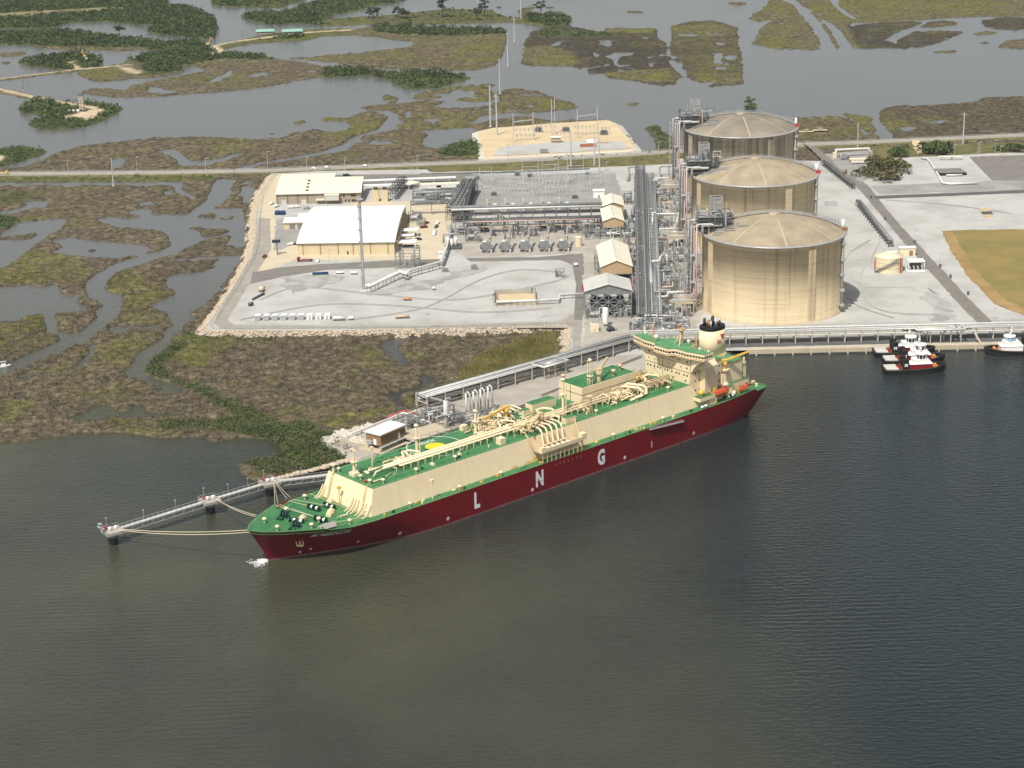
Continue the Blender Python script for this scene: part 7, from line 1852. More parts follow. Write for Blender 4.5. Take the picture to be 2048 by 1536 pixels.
for px, py, w_, d2, h_, lb_ in (
    (1338,585,9,12,9, 'dense pump skid inside the square pipe loop'), (1330,562,8,10,9, 'dark pump skid inside the silver arch'), (1337,536,8,9,9, 'pump skid right of the hooked white pipe'),
    (1320,610,7,10,8, 'valve skid below the right angle pipe'), (1336,628,8,9,6, 'small valve skid left of the nearest concrete platform'), (1318,635,7,8,7, 'piping skid at the seaward end of the second rack'),
    (1335,648,10,8,6, 'piping manifold beside the quay rack end'), (1300,668,12,8,7, 'piping manifold behind the ship bridge wing'), (1330,672,12,8,6, 'piping manifold left of the ship radar mast'), (1365,655,8,6,4, 'low pipe cluster in front of the nearest tank'),
    (1325,510,8,9,7, 'valve skid left of the middle platform front'), (1322,490,7,8,7, 'valve skid below the pink cross pipe'), (1310,455,8,12,8, 'dark skid left of the bright bent pipe'), (1330,455,10,10,6, 'low equipment deck under the bright bent pipe'),
    (1318,400,8,14,8, 'skid beside the main rack near the middle tank'), (1315,385,8,10,8, 'skid beside the main rack near the far tank'), (1375,430,8,10,14, 'tall frame at the foot of the middle tank'), (1388,560,7,14,14, 'tall frame at the foot of the nearest tank'), (1360,372,7,10,12, 'tall frame at the foot of the far tank'),
    (1275,455,8,12,9, 'dark vessel skid right of the small shelters'), (1258,480,12,10,7, 'pipe skid between the small and large shelters'), (1225,478,12,9,6, 'dark pipe skid in front of the lower small shelter'), (1215,548,16,10,12, 'rooftop pipework skid behind the open shelter'), (1245,548,14,10,12, 'rooftop pipework skid, right one behind the open shelter'),
    (1275,520,8,10,7, 'pipe skid right of the large shelter front'), (1277,570,6,12,8, 'pipe skid between open shelter and main rack'), (1255,410,7,9,8, 'pipe skid right of the upper small shelter'), (1185,480,10,9,6, 'dark pipe skid right of the round cream tank'), (1172,470,10,8,7, 'pipe skid behind the round cream tank'),
    (945,486,10,9,8, 'dark braced skid left of the first vaporizer'), (925,470,10,8,8, 'dark pipe skid at the left end of the vaporizer rack'), (815,538,16,8,12, 'open transformer frame in front of the warehouse'), (890,545,4,3,2, 'small pump set by the elevated pipe'),
    (1190,640,10,6,7, 'pipework left inside the open shelter front'), (1245,638,10,6,6, 'pipework right inside the open shelter front'), (870,405,14,9,8, 'equipment frame between the upper racks'), (840,398,10,8,7, 'tan equipment frame left of the upper racks'), (830,445,10,9,6, 'pipe skid behind the warehouse canopies'), (842,452,6,6,4, 'small skid beside the red truck'),
    (1690,322,8,6,4, 'valve skid at the left of the metering station'), (1120,556,6,4,5, 'dark pump set beside the gravel edge'), (948,541,4,3,3, 'dark machine on the gravel near the vaporizers')):
    skid(px, py, w_, d2, h_, lb_, k=12 if w_ > 6 else 6)
x, y = gx(1265,460,8); single('knockout_drum', MB().cyl((0,0,2), (0,0,9), 2.2,14).ball((0,0,9), 2.2,2.2,1.2,14,6), SM, 'dark upright drum right of the lower small shelter', 'vessel', (x, y, 3), smooth=True)
x, y = gx(1276,628); fs_ = thing('fire_pump', 'red fire water pump cluster right of the open shelter', 'pump', (x, y, 3))
part('pump', MB().cyl((0,0,0), (0,0,3.5), .6,8), 'fire_red', fs_); part('pump', MB().cyl((1.6, .4,0), (1.6, .4,2.6), .5,8), 'fire_red', fs_); part('manifold', MB().cyl((-1,0,1.5), (3,0.2,1.5), .3,8), 'fire_red', fs_)
x, y = gx(1167,583); single('fire_cabinet', MB().box(-.9, .9,0,2,0,4).box(-1.1,1.1,-.1,2.1,4,4.3), 'fire_red', 'red cabinet at the left corner of the open shelter', 'cabinet', (x, y, 3))

# small pipe clusters filling the space between racks and tanks
rs_ = random.Random(77); CL = []
def cluster(label, grp, px, py, w_, h_, mset):
    x, y = gx(px, py); t = thing('pipe_cluster', label, 'pipework', (x, y, 3), 0, grp)
    part('plinth', MB().box(-w_ / 2, w_ / 2,-w_ / 3, w_ / 3,0, .4), 'concrete_grey', t)
    for i in range(rs_.randint(5,8)):
        x0, y0, z = rs_.uniform(-w_ / 2, w_ / 2), rs_.uniform(-w_ / 3, w_ / 3), rs_.uniform(1.5, h_); L = rs_.uniform(1.5, w_ * .8); al = rs_.random() < .55
        part('pipe', MB().tube([(x0, y0, .4), (x0, y0, z), (x0 + (L if al else 0), y0 + (0 if al else L), z), (x0 + (L if al else 0), y0 + (0 if al else L), max(.4, z - rs_.uniform(1,6)))], rs_.choice((.18, .24, .32, .42)), 6), rs_.choice(mset), t)
    if rs_.random() < .5: f = MB(); frame_tower(f, -w_ / 2, w_ / 2,-w_ / 3, w_ / 3, .4, h_, 2, .25); part('frame', f, 'steel_mid', t)
for py in sorted((rs_.uniform(372,645) for i in range(44)), reverse=True):
    CL.append(py); x0 = 1302 + (py - 372) * .05
    cluster(ORD[len(CL) - 1] + ' grey pipe cluster from the quay, between pipe racks and big tanks', 'pipe clusters between racks and tanks', rs_.uniform(x0, x0 + 62), py, rs_.uniform(4,7), rs_.uniform(4,9), (GV, PS_, SM, PW, SD, PT))
for i in range(16):
    cluster(ORD[i] + ' pipe cluster from the quay, between shelters and main pipe rack', 'pipe clusters beside the shelters', rs_.uniform(1252,1276), 630 - i * 14, rs_.uniform(4,6), rs_.uniform(4,8), (GV, SM, SD, PS_, 'pink_primer'))
for i in range(24):
    cluster(ORD[i] + ' dark pipe cluster from the left under the vaporizer racks', 'pipe clusters along the vaporizer racks', 922 + i * 12, rs_.uniform(446,484), rs_.uniform(4,7), rs_.uniform(4,9), (SD, SM, SD, PT, PS_))
for i in range(14):
    cluster(ORD[i] + ' grey pipe cluster from the left on the quay corner behind the bridge', 'pipe clusters on the quay corner', 1266 + i * 7.6, rs_.uniform(648,690), rs_.uniform(4,7), rs_.uniform(3,7), (GV, PS_, SM, PW, SD))
# ================================================================== MASTS, POLES, SWITCHYARDS
x, y = gx(728,581); vm_ = thing('vent_mast', 'very tall slim grey guyed mast in front of the warehouse', 'mast', (x, y, 3))
HM = 57.0
part('shaft', MB().cyl((0,0,0), (0,0, HM), 0.75,8,0.6), 'galvanised', vm_)
part('ladder', MB().beam((-0.9,-0.5,0), (-0.9,-0.5, HM - 1), 0.3,0.3), 'steel_mid', vm_)
for k in range(7): part('rest_platform', MB().box(-1.9,0.2,-0.9,0.6,8 + k * 7.4,8.9 + k * 7.4), 'galvanised', vm_)
part('tip', MB().lathe([(2.2, HM), (2.4, HM + 0.5), (1.2, HM + 0.8), (0.1, HM + 0.9)], 12), 'pipe_silver', vm_)
part('base_piping', MB().tube([(0.8,0,3), (3.0,0.6,3.4), (3.4,0.8,4.4)], 0.6,8).box(-1.5,4,-1.2,1.6,0,0.7), 'pipe_white', vm_)
for k in range(3):
    a = 0.6 + k * 2.09; part('guy_wire', MB().beam((0,0, HM - 6), (30 * math.cos(a), 30 * math.sin(a), 0), 0.05), 'galvanised', vm_)
def pole(name, label, px, py, toppy, r0, m_n, arms=0, z=1.0, cat='pole', lamp=False):
    x, y = G(px, py, z); dist_ = math.sqrt(x * x + y * y + 300 ** 2)
    h_ = (py - toppy) / (FPX / (y * cp + (CAMH - z) * sp)) / cp * 1.0
    t = thing(name, label, cat, (x, y, z - 0.6))
    part('shaft', MB().cyl((0,0,0), (0,0, h_ + 0.6), r0,8, r0 * 0.55), m_n, t)
    part('base', MB().cyl((0,0,0), (0,0,0.9), r0 * 1.8,8), 'concrete_post', t)
    for k in range(arms):
        part('cross_arm', MB().beam((-2.2,0, h_ * (0.97 - 0.09 * k)), (2.2,0, h_ * (0.97 - 0.09 * k)), 0.22), m_n, t)
    if lamp: part('lamp_head', MB().box(-0.3,1.8,-0.3,0.3, h_ + 0.4, h_ + 0.8), 'pipe_silver', t)
    return x, y, z + h_
PG = 'pole_grey'
tops = []
for px, py, ty, r0, lb_ in ((956,19,-40, .8, 'grey power pole in the open water at the top centre, left one'), (1042,37,-30, .8, 'grey power pole standing on the far marsh bank'), (1029,83,38, .7, 'grey power pole at the head of the straight canal'), (1016,131,68, .7, 'grey power pole in the water where the canal opens'),
    (1000,187,121, .75, 'grey power pole standing in open water behind the substation'), (981,253,174, .8, 'tall grey power pole at the substation rear left corner'), (994,274,193, .8, 'tall grey power pole inside the substation, left end'),
    (1142,338,268, .75, 'tall grey power pole between highway and switchyard, left of the group'), (1189,336,277, .8, 'thick grey power pole beside the highway, middle of the group'), (1199,352,279, .6, 'slim blue grey power pole right of the thick one'),
    (1715,300,248, .5, 'slim grey pole behind the metering station'), (1926,289,228, .7, 'tall grey pole in the rough grass at the right'), (227,371,319, .6, 'slim grey pole beside the highway at the left')):
    tops.append(pole('power_pole', lb_, px, py, ty, r0, PG, 1 if r0 > .6 else 0))
for px, py, ty, lb_ in ((469,362,336, 'dark wooden pole beside the creek mouth at the highway'), (53,147,130, 'dark wooden pole on the upper causeway'), (47,180,160, 'dark pole standing in water below the upper causeway'), (485,76,62, 'dark pole beside the far sandy road')):
    pole('utility_pole', lb_, px, py, ty, .35, 'wood_pole', 1)
ll = (('leftmost', 137,350,322), ('second', 275,349,316), ('third', 412,346,318), ('fourth', 536,345,305), ('fifth', 614,344,316), ('sixth', 690,342,317), ('seventh', 835,338,312), ('eighth', 1017,330,290), ('ninth', 1213,346,324), ('tenth', 1317,312,286))
for nm, px, py, ty in ll: pole('street_lamp', nm + ' slim lamp pole from the left along the highway', px, py, ty, .22, PG, 0,2.0, 'lamp', True)
for nm, px, py, ty, lb_ in (('a', 1691,507,470, 'lamp pole on the gravel above the small tank'), ('b', 1829,485,462, 'lamp pole right of the diagonal road, upper one'), ('c', 1880,534,508, 'lamp pole right of the diagonal road, lower one'), ('d', 1987,640,617, 'lamp pole beside the quay rack at the right'), ('e', 1955,318,287, 'lamp pole at the fence of the white gravel yard, left of the pair'), ('f', 1959,318,285, 'lamp pole at the fence of the white gravel yard, right of the pair'), ('g', 1990,305,282, 'slim lamp pole in the rough grass'), ('h', 2000,312,293, 'short lamp pole near the dark lot'), ('i', 1908,312,290, 'lamp pole behind the largest bush'), ('j', 855,658,628, 'lamp pole on the yard south edge'), ('k', 1074,640,600, 'slim lamp pole in front of the basin'), ('l', 659,530,500, 'lamp pole south of the warehouse')):
    pole('lamp_post', lb_, px, py, ty, .18, PG, 0,3.0, 'lamp', True)
# overhead wires
for (i, j) in ((1,2), (2,3), (3,4), (4,5), (5,6)):
    a, b_ = tops[i], tops[j]; nm = ('topmost', 'second', 'third', 'fourth', 'lowest')[i - 1]
    w_ = MB()
    for o in (-1.8,1.8):
        pts = []
        for k in range(9):
            f = k / 8; p = lerp(a, b_, f); pts.append((p[0] + o, p[1], p[2] - 0.5 - 14 * f * (1 - f)))
        w_.tube(pts, 0.05,4)
    single('power_line', w_, 'steel_dark', nm + ' span of wires along the row of water poles', 'wires')
# substation on its sand pad
SS = gp(957,262,985,256,1110,246,1215,240,1232,247,1270,296,1262,300,1120,308,970,316,962,290, z=2.5)
sb_ = MB(); sb_.sheet(SS, 2.5); so_ = outset(SS, 7)
for i in range(len(SS)):
    j = (i + 1) % len(SS); sb_.add([(*SS[i], 2.5), (*SS[j], 2.5), (*so_[j], -.6), (*so_[i], -.6)], [(0,1,2,3)], 1)
struct('substation_pad', sb_, ['sand', 'rock_pale'], label='sandy raised pad of the substation')
road('substation_gravel', gp(1000,294,1120,283,1240,282,1262,297,1120,306,985,312, z=2.5), 'gravel', zb=2.5, label='grey gravel along the substation front')
def hframe(label, pa, pb, top, beam_py):
    a, b_ = G(*pa, 2.5), G(*pb, 2.5); h_ = (pa[1] - top) / (FPX / (a[1] * cp + CAMH * sp)) / cp
    t = thing('gantry', label, 'gantry', (a[0], a[1], 2.5)); dx, dy = b_[0] - a[0], b_[1] - a[1]; hb = h_ * 0.72
    for p in ((0,0), (dx, dy)): part('post', MB().cyl((*p, 0), (*p, h_), .45,6, .3), PG, t)
    part('beam', MB().beam((0,0, hb), (dx, dy, hb), .7, .6), 'pole_grey', t)
    for k in range(3): f = (k + 1) / 4; part('insulator', MB().cyl((dx * f, dy * f, hb - 2.2), (dx * f, dy * f, hb - .3), .2,6), 'steel_mid', t)
hframe('grey steel gantry at the left of the substation', (1027,284), (1067,280), 230,0)
hframe('grey steel gantry at the right of the substation', (1155,276), (1195,271), 219,0)
hframe('tall narrow gantry in the middle of the substation', (1104,269), (1110,267), 202,0)
rs_ = random.Random(5)
def bus_support(label, px, py, n, sp_, h_, z=2.5, grp=None):
    x, y = G(px, py, z); t = thing('bus_support', label, 'switchgear', (x, y, z), 0, grp)
    for k in range(n): part('column', MB().beam((k * sp_, 0,0), (k * sp_, 0, h_), .3).beam((k * sp_ - .9,0, h_ * .8), (k * sp_ + .9,0, h_ * .8), .25), PG, t)
    part('bus_bar', MB().cyl((-1,0, h_ + .2), ((n - 1) * sp_ + 1,0, h_ + .2), .15,6), PG, t)
    for k in range(n): part('insulator', MB().cyl((k * sp_, 0, h_ - 1.6), (k * sp_, 0, h_ + .2), .28,6), 'steel_mid', t)
for i, (px, py, n, sp_, h_, lb_) in enumerate(((1032,272,5,3.6,6, 'rear left'), (1034,281,5,3.6,5, 'front left'), (1075,266,4,3.6,7, 'rear centre'), (1150,268,7,3.2,7, 'rear right'), (1150,277,7,3.2,5, 'front right'), (1115,276,4,3,5, 'front centre'), (1205,268,3,3,6, 'far right'))):
    bus_support(lb_ + ' row of bus supports on the substation pad', px, py, n, sp_, h_)
def transformer(label, px, py, z=2.5, s_=1.0):
    x, y = G(px, py, z); t = thing('transformer', label, 'transformer', (x, y, z))
    part('tank', MB().box(-2.4 * s_, 2.4 * s_, -1.6 * s_, 1.6 * s_, .4,4 * s_), 'steel_dark', t); part('plinth', MB().box(-3 * s_, 3 * s_, -2 * s_, 2 * s_, 0, .4), 'concrete_grey', t)
    for k in range(3): part('bushing', MB().cyl((-1.5 * s_ + k * 1.5 * s_, 0,4 * s_), (-1.5 * s_ + k * 1.5 * s_, 0,6.2 * s_), .3,8, .15), 'pipe_silver', t)
    for sd in (-1,1): part('radiator', MB().box(sd * 2.45 * s_, sd * 3.3 * s_, -1.2 * s_, 1.2 * s_, .8,3.4 * s_) if sd > 0 else MB().box(-3.3 * s_, -2.45 * s_, -1.2 * s_, 1.2 * s_, .8,3.4 * s_), 'steel_mid', t)
transformer('dark transformer left of centre on the substation pad', 1077,264); transformer('dark transformer behind the white cabin', 1132,264); transformer('dark machine pile at the right of the substation pad', 1208,270)
x, y = G(1112,285,2.5); o = thing('control_cabin', 'white roofed cabin on stilts in the substation', 'cabin', (x, y, 2.5)); part('cabin', MB().box(-4,4,-2,2,2,4.4), 'wall_beige', o); part('roof', MB().box(-4.6,4.6,-2.5,2.5,4.42,4.8), 'roof_white', o)
for p in ((-3.6,-1.6), (3.6,-1.6), (-3.6,1.6), (3.6,1.6)): part('post', MB().beam((*p, 0), (*p, 2), .3), 'steel_mid', o)
x, y = G(1176,294,2.5); single('open_container', MB().box(-6.5,6.5,-1.4,1.4,0,2.4).box(-6.5,6.5,-1.5,-1.42,2.3,2.5), 'container_orange', 'long rusty orange container at the substation front', 'container', (x, y, 2.5))
for k, (px, py, w_, lb_) in enumerate(((1183,287,4, 'white site trailer behind the orange container'), (1203,286,5, 'long tan site trailer right of the white one'), (1088,306,3, 'small blue grey skip at the substation front edge'))):
    x, y = G(px, py, 2.5); o = thing('site_trailer', lb_, 'trailer', (x, y, 2.5)); part('body', MB().box(-w_, w_, -1.4,1.4, .6,3.2), ('white_paint', 'wall_tan', 'steel_mid')[k], o); part('chassis', MB().box(-w_ + .3, w_ - .3,-1.1,1.1, .1, .58), 'steel_dark', o)
# plant switchyard: gantries and supports
for i, (px, py, w_, h_) in enumerate(((960,372,9,14), (1045,365,12,22), (1065,395,10,18), (1085,372,12,20), (1110,368,10,16), (1135,366,12,24), (1160,385,8,16), (1100,395,12,14), (1020,385,10,14), (1180,372,8,14))):
    x, y = gx(px, py); o = thing('gantry', ('leftmost', 'second', 'third', 'fourth', 'fifth', 'sixth', 'seventh', 'eighth', 'ninth', 'tenth')[sorted((960,1045,1065,1085,1110,1135,1160,1100,1020,1180)).index(px)] + ' from the left of the thin switchyard gantries', 'gantry', (x, y, 3), 0, 'thin gantries of the plant switchyard')
    for p in (0, w_): part('post', MB().beam((p, 0,0), (p, 0, h_), .3), PG, o)
    part('beam', MB().beam((0,0, h_ * .8), (w_, 0, h_ * .8), .3), PG, o); part('beam', MB().beam((0,0, h_ * .55), (w_, 0, h_ * .55), .22), PG, o)
    for k in range(4): part('insulator', MB().cyl((w_ * (k + .5) / 4,0, h_ * .8 - 2), (w_ * (k + .5) / 4,0, h_ * .8), .15,5), 'steel_mid', o)
for i in range(22):
    px = 945 + (i % 11) * 24 + rs_.uniform(-5,5); py = 362 + (i // 11) * 24 + rs_.uniform(-6,6)
    bus_support(ORD[i % 11] + ' from the left of the ' + ('rear' if i < 11 else 'front') + ' row of switchyard supports', px, py, 3,2.6, rs_.uniform(4,7), 3.0, 'low bus supports of the plant switchyard')
for i, (px, py) in enumerate(((955,360), (988,392), (1035,352), (1150,398), (1175,352), (1060,355))):
    transformer(('leftmost', 'second', 'third', 'fourth', 'fifth', 'rightmost')[sorted((955,988,1035,1150,1175,1060)).index(px)] + ' from the left of the small switchyard transformers', px, py, 3.0, .7)

# ================================================================== YARD OBJECTS
cm = MB().box(-1.55,1.55,-2.2,2.2, .15,2.9)
cgrey, cwhite = cm.mesh('body', 'car_silver'), cm.mesh('body', 'white_paint')
rfm = MB().box(-1.65,1.65,-2.3,2.3,2.92,3.05).mesh('roof', 'roof_white'); skm = MB().box(-1.4,-1.1,-2.1,2.1,0, .14).box(1.1,1.4,-2.1,2.1,0, .14).mesh('skids', 'steel_dark'); drm2 = MB().box(-.6, .6,-2.26,-2.21, .3,2.4).mesh('door', 'pipe_silver')
for k in range(9):
    x, y = gx(516.5 + k * 17.3,639.5 - k * .25); o = thing('storage_container', ('leftmost' if k == 0 else ORD[k] + ' from the left') + (' of nine small containers, grey' if k < 6 else ' of nine small containers, white'), 'container', (x, y, 3), 0, 'nine small containers on the gravel edge')
    link('body', cgrey if k < 6 else cwhite, o); link('roof', rfm, o); link('skids', skm, o); link('door', drm2, o)
def tank_skid(label, px, py, L, ra, m_n, rot=0.0, z=3.0):
    x, y = G(px, py, z); o = thing('tank_skid', label, 'tank', (x, y, z), rot); part('shell', MB().cyl((-L / 2,0, ra + .6), (L / 2,0, ra + .6), ra, 12), m_n, o, True); part('cradle', MB().box(-L / 2, L / 2,-ra * .8, ra * .8, .2, .8), 'steel_dark', o)
tank_skid('white tank frame right of the container row', 678,641,7,1.0, 'pipe_white'); tank_skid('small white skid, end of the container row', 702,640,3, .8, 'white_paint')
tank_skid('tan tank on the worn gravel at the left', 524,583,4,1.4, 'wall_tan', 1.2); tank_skid('dark pipe bundle leaning along the left gravel edge', 517,595,14, .5, 'steel_dark', 1.15); tank_skid('dark pallet pile near the perimeter bend', 502,612,3, .9, 'steel_dark', .8)
tank_skid('row of blue drums lying on the gravel', 641,550,10, .7, 'tarp_blue', .05); tank_skid('white pipe pile right of the blue drums', 680,548,5, .5, 'white_paint'); tank_skid('white bags heap near the tall mast', 708,549,4, .7, 'white_paint')
tank_skid('orange marker trough on the gravel track', 815,601,5, .6, 'ship_orange', -.15); tank_skid('pale pipe stack at the yard south edge', 805,637,8, .8, 'pipe_tan', .1); tank_skid('small white drum on the bare gravel', 868,580,1.6, .8, 'white_paint'); tank_skid('white object beside the roadside fence', 1152,533,2.5, .9, 'white_paint')
for k, px in enumerate((555,565.5)):
    x, y = gx(px, 428); single('covered_bin', MB().box(-1.6,1.6,-3.6,3.6,0,1.6).box(-1.75,1.75,-3.75,3.75,1.6,1.75), 'tarp_blue', ('left' if k == 0 else 'right') + ' one of two dark blue covered bins', 'bin', (x, y, 3))
x, y = gx(555,510); o = thing('flood_mast', 'thick grey post with a dark head, left of the warehouse', 'mast', (x, y, 3)); part('post', MB().beam((0,0,0), (0,0,9), .9), 'steel_mid', o); part('head', MB().box(-3,2.4,-1,1,8.6,10.2), 'car_dark', o)
# vehicles
def vehicle(kind, label, px, py, rot, paint, z=3.0):
    x, y = G(px, py, z); o = thing('parked_' + kind, label, kind, (x, y, z), rot)
    if kind == 'truck':
        part('body', MB().box(-2.8,2.7,-1,1, .55,1.15).box(-2.8,-.4,-1,-.85,1.15,1.5).box(-2.8,-.4, .85,1,1.15,1.5), paint, o); part('cab', MB().loft([[(-.4,-.95,1.15), (1.5,-.95,1.15), (1.5, .95,1.15), (-.4, .95,1.15)], [(-.2,-.8,1.95), (.9,-.8,1.95), (.9, .8,1.95), (-.2, .8,1.95)]]), paint, o)
    elif kind == 'lorry':
        part('body', MB().box(-6,1.5,-1.2,1.2,1.0,1.35), paint, o); part('cab', MB().box(2,4,-1.2,1.2, .6,3.0), paint, o)
    else:
        part('body', MB().box(-2.3,2.3,-.95, .95, .4,1.0), paint, o); part('cab', MB().loft([[(-1.9,-.9,1.0), (1.2,-.9,1.0), (1.2, .9,1.0), (-1.9, .9,1.0)], [(-1.5,-.75,1.65), (.5,-.75,1.65), (.5, .75,1.65), (-1.5, .75,1.65)]]), paint, o)
    part('windscreen', MB().box(1.0,1.45,-.8, .8,1.2,1.6) if kind != 'lorry' else MB().box(4.0,4.06,-1,1,1.8,2.7), 'window_dark', o)
    for sx in ((-1.6,1.6) if kind != 'lorry' else (-4.6,3.0)):
        for sy in (-.95, .95): part('wheel', MB().cyl((sx, sy - .12, .4), (sx, sy + .12, .4), .4 if kind != 'lorry' else .55,10), 'tyre', o)
for a in (('truck', 'white pickup parked left of the office wall', 543,409,1.2, 'car_white'), ('truck', 'white pickup nearest the office corner', 553,414,1.0, 'car_white'), ('truck', 'white pickup before the first office door, left of a pair', 583,416, .3, 'car_white'), ('truck', 'white pickup before the first office door, right of a pair', 592,415.5, .3, 'car_white'), ('car', 'silver car left of the office porch', 613,418, .4, 'car_silver'), ('car', 'white car beside the warehouse rear corner', 630,418,1.2, 'car_white'),
    ('car', 'white car in the lot behind the office, left one', 607,360,0, 'car_white'), ('car', 'white car in the lot behind the office, right one', 626,359, .2, 'car_white'), ('car', 'leftmost dark car of three behind the office', 645,359.5, .1, 'car_dark'), ('car', 'middle dark car of three behind the office', 653,360, .1, 'car_dark'), ('car', 'rightmost dark car of three behind the office', 661,360, .1, 'car_dark'), ('car', 'silver car beside the rear carport', 679,362, .1, 'car_silver'), ('truck', 'dark pickup on the lot edge near the highway', 693,352, .1, 'car_dark'), ('truck', 'dark van at the yard gate', 617,352, .1, 'car_dark'), ('car', 'dark car behind the carport end', 704,362, .1, 'car_dark'),
    ('truck', 'dark red truck between canopies and racks, upper one', 852,448, .9, 'car_red'), ('truck', 'dark red truck between canopies and racks, lower one', 848,456, .3, 'car_red'), ('truck', 'white van on the concrete ramp, uppermost', 875,448,1.3, 'car_white'), ('car', 'dark car on the concrete ramp', 873,455,1.3, 'car_dark'), ('car', 'white car on the concrete ramp, upper of two', 870,465,1.3, 'car_white'), ('car', 'white car on the concrete ramp, lower of two', 869,470,1.3, 'car_white'), ('car', 'dark green car beside the nearest canopy', 837,480,0, 'car_dark'),
    ('truck', 'dark red pickup on the perimeter road bend', 530,515,1.4, 'car_red'), ('lorry', 'dark red flatbed truck south of the warehouse', 607,523,3.2, 'car_red'), ('car', 'white car right of the flatbed truck', 635,524,1.5, 'car_white'), ('truck', 'white pickup at the warehouse left corner', 583,490, .6, 'car_white'), ('car', 'dark car under the warehouse left eaves', 592,489,1.3, 'car_dark')):
    vehicle(*a)
for a in (('car', 'white car on the highway, left of two', 629,338, .05, 'car_white', 2.1), ('car', 'white car on the highway, right of two', 654,336, .05, 'car_white', 2.1), ('lorry', 'yellow truck on the highway at the left edge', 6,349, .02, 'machine_yellow', 2.1), ('car', 'white car on the highway near the right of the offices', 731,333, .05, 'car_white', 2.1)): vehicle(*a)

# ================================================================== RIGHT SIDE
x, y = gx(1777,541); o = thing('product_tank', 'small round white tank with a diagonal stair', 'tank', (x, y, 3)); RT = 8.6
part('shell', MB().lathe([(RT, 0), (RT, 9.5)], 40), 'water_tank_cream', o, True); part('roof', MB().lathe([(RT + .2,9.4), (RT + .15,9.7), (0.05,12.2)], 40), 'water_tank_cream', o, True)
for z in (3.2,6.4,9.3): part('wind_girder', MB().lathe([(RT, z), (RT + .18, z), (RT + .18, z + .2), (RT, z + .2)], 40), 'wall_tan', o)
st = MB()
for k in range(16):
    a = R(200 + k * 6.2); z = .4 + k * .58; st.box(*(lambda q: (q[0] - .6, q[0] + .6, q[1] - .6, q[1] + .6))(pol(RT + .8, a)), z, z + .25)
    a2 = R(200 + (k + 1) * 6.2); st.beam((*pol(RT + 1.4, a), z + 1.1), (*pol(RT + 1.4, a2), z + 1.68), .12); st.beam((*pol(RT + .8, a), z), (*pol(RT + .8, a2), z + .58), .5, .3)
part('stair', st, 'steel_mid', o)
part('foam_pipe', MB().tube([(*pol(RT + .5, R(-48)), 0), (*pol(RT + .5, R(-48)), 9), (*pol(RT - .5, R(-48)), 9.8)], .35,6), 'fire_red', o); part('foam_pipe', MB().tube([(*pol(RT + .4, R(188)), 1), (*pol(RT + .4, R(188)), 8)], .3,6), 'fire_red', o)
part('roof_platform', MB().box(-1,5.5,2,4.5,10.8,11.4), 'white_paint', o)
x, y = gx(1832,541); o = thing('pump_shelter', 'white roofed pump shelter right of the small tank', 'shelter', (x, y, 3)); part('roof', MB().box(-5,5.5,0,7,5.4,5.9), 'roof_white', o)
for p in ((-4.6, .4), (5.1, .4), (-4.6,6.6), (5.1,6.6)): part('post', MB().beam((*p, 0), (*p, 5.4), .4), 'white_paint', o)
part('pump_block', MB().box(-3.5,4,3,6, .5,3.4), 'steel_dark', o); part('kerb', MB().box(-6,5.5,-3,-2.4,0, .8), 'white_paint', o); part('kerb', MB().box(-6,-5.4,-2.38,6,0, .8), 'white_paint', o)
for k in range(4): part('pipe', MB().tube([(-4 + k * 2.5,-1.5, .2), (-4 + k * 2.5,-1.2,2.4), (-4 + k * 2.5,3,2.6)], .25,6), 'pipe_white', o)
x, y = gx(1812,512); o = thing('filter_house', 'cream filter house behind the small tank', 'building', (x, y, 3)); part('wall', MB().box(-4,6,0,4,0,5), 'water_tank_cream', o); part('roof', MB().box(-4.4,6.4,-.4,4.4,5.02,5.5), 'roof_white', o); part('doorway', MB().box(2,4.4,-.06,-.02,0,3.4), 'wall_brown', o)
# metering station with bright yellow-white pipes
x, y = gx(1705,328); o = thing('metering_skid', 'cream metering pipe skid on grey gravel behind the far tank', 'metering skid', (x, y, 3))
for k in range(8): part('meter_run', MB().tube([(k * 1.7,0, .4), (k * 1.7,0,2.2), (k * 1.7,9,2.2), (k * 1.7,9, .4)], .4,8), 'water_tank_cream', o)
part('header', MB().cyl((-1,-.8,1.4), (14,-.8,1.4), .7,8), 'pipe_white', o); part('header', MB().cyl((-1,10,1.8), (18,10,1.8), .8,8), 'pipe_white', o); part('end_tank', MB().cyl((16,8,1), (22,4,1), 1.2,10), 'pipe_white', o)
x, y = gx(1672,315); o = thing('elevated_pipe', 'long white pipe portal behind the metering skid', 'pipe', (x, y, 3)); part('pipe', MB().tube([(0,0,0), (0,0,6), (26,4,6), (28,4,0)], .9,8), 'pipe_white', o, True); part('cabinet', MB().box(-3,0,-3,-1,0,4.5), 'water_tank_cream', o)
tank_skid('dark red machine at the corner of the metering gravel', 1690,347,6,1.0, 'rust', 1.2)
yl = thing('pipe_loop', 'long white pipe loop on the right hand gravel yard', 'pipe', (*gx(1845,320), 3))
wpart('pipe', MB().tube([(*gx(1842,319), 4.2), (*gx(1855,321), 4.6), (*gx(1862,330), 4.6), (*gx(1872,345), 4.4), (*gx(1885,369), 4.2), (*gx(1900,371), 4.2), (*gx(1955,369), 4.2)], .8,8), 'pipe_white', yl, True)
for px, py in ((1850,320), (1868,340), (1885,369), (1920,370), (1945,369)): x, y = gx(px, py); wpart('support', MB().box(x - .5, x + .5, y - .5, y + .5,3,3.7), 'steel_mid', yl)
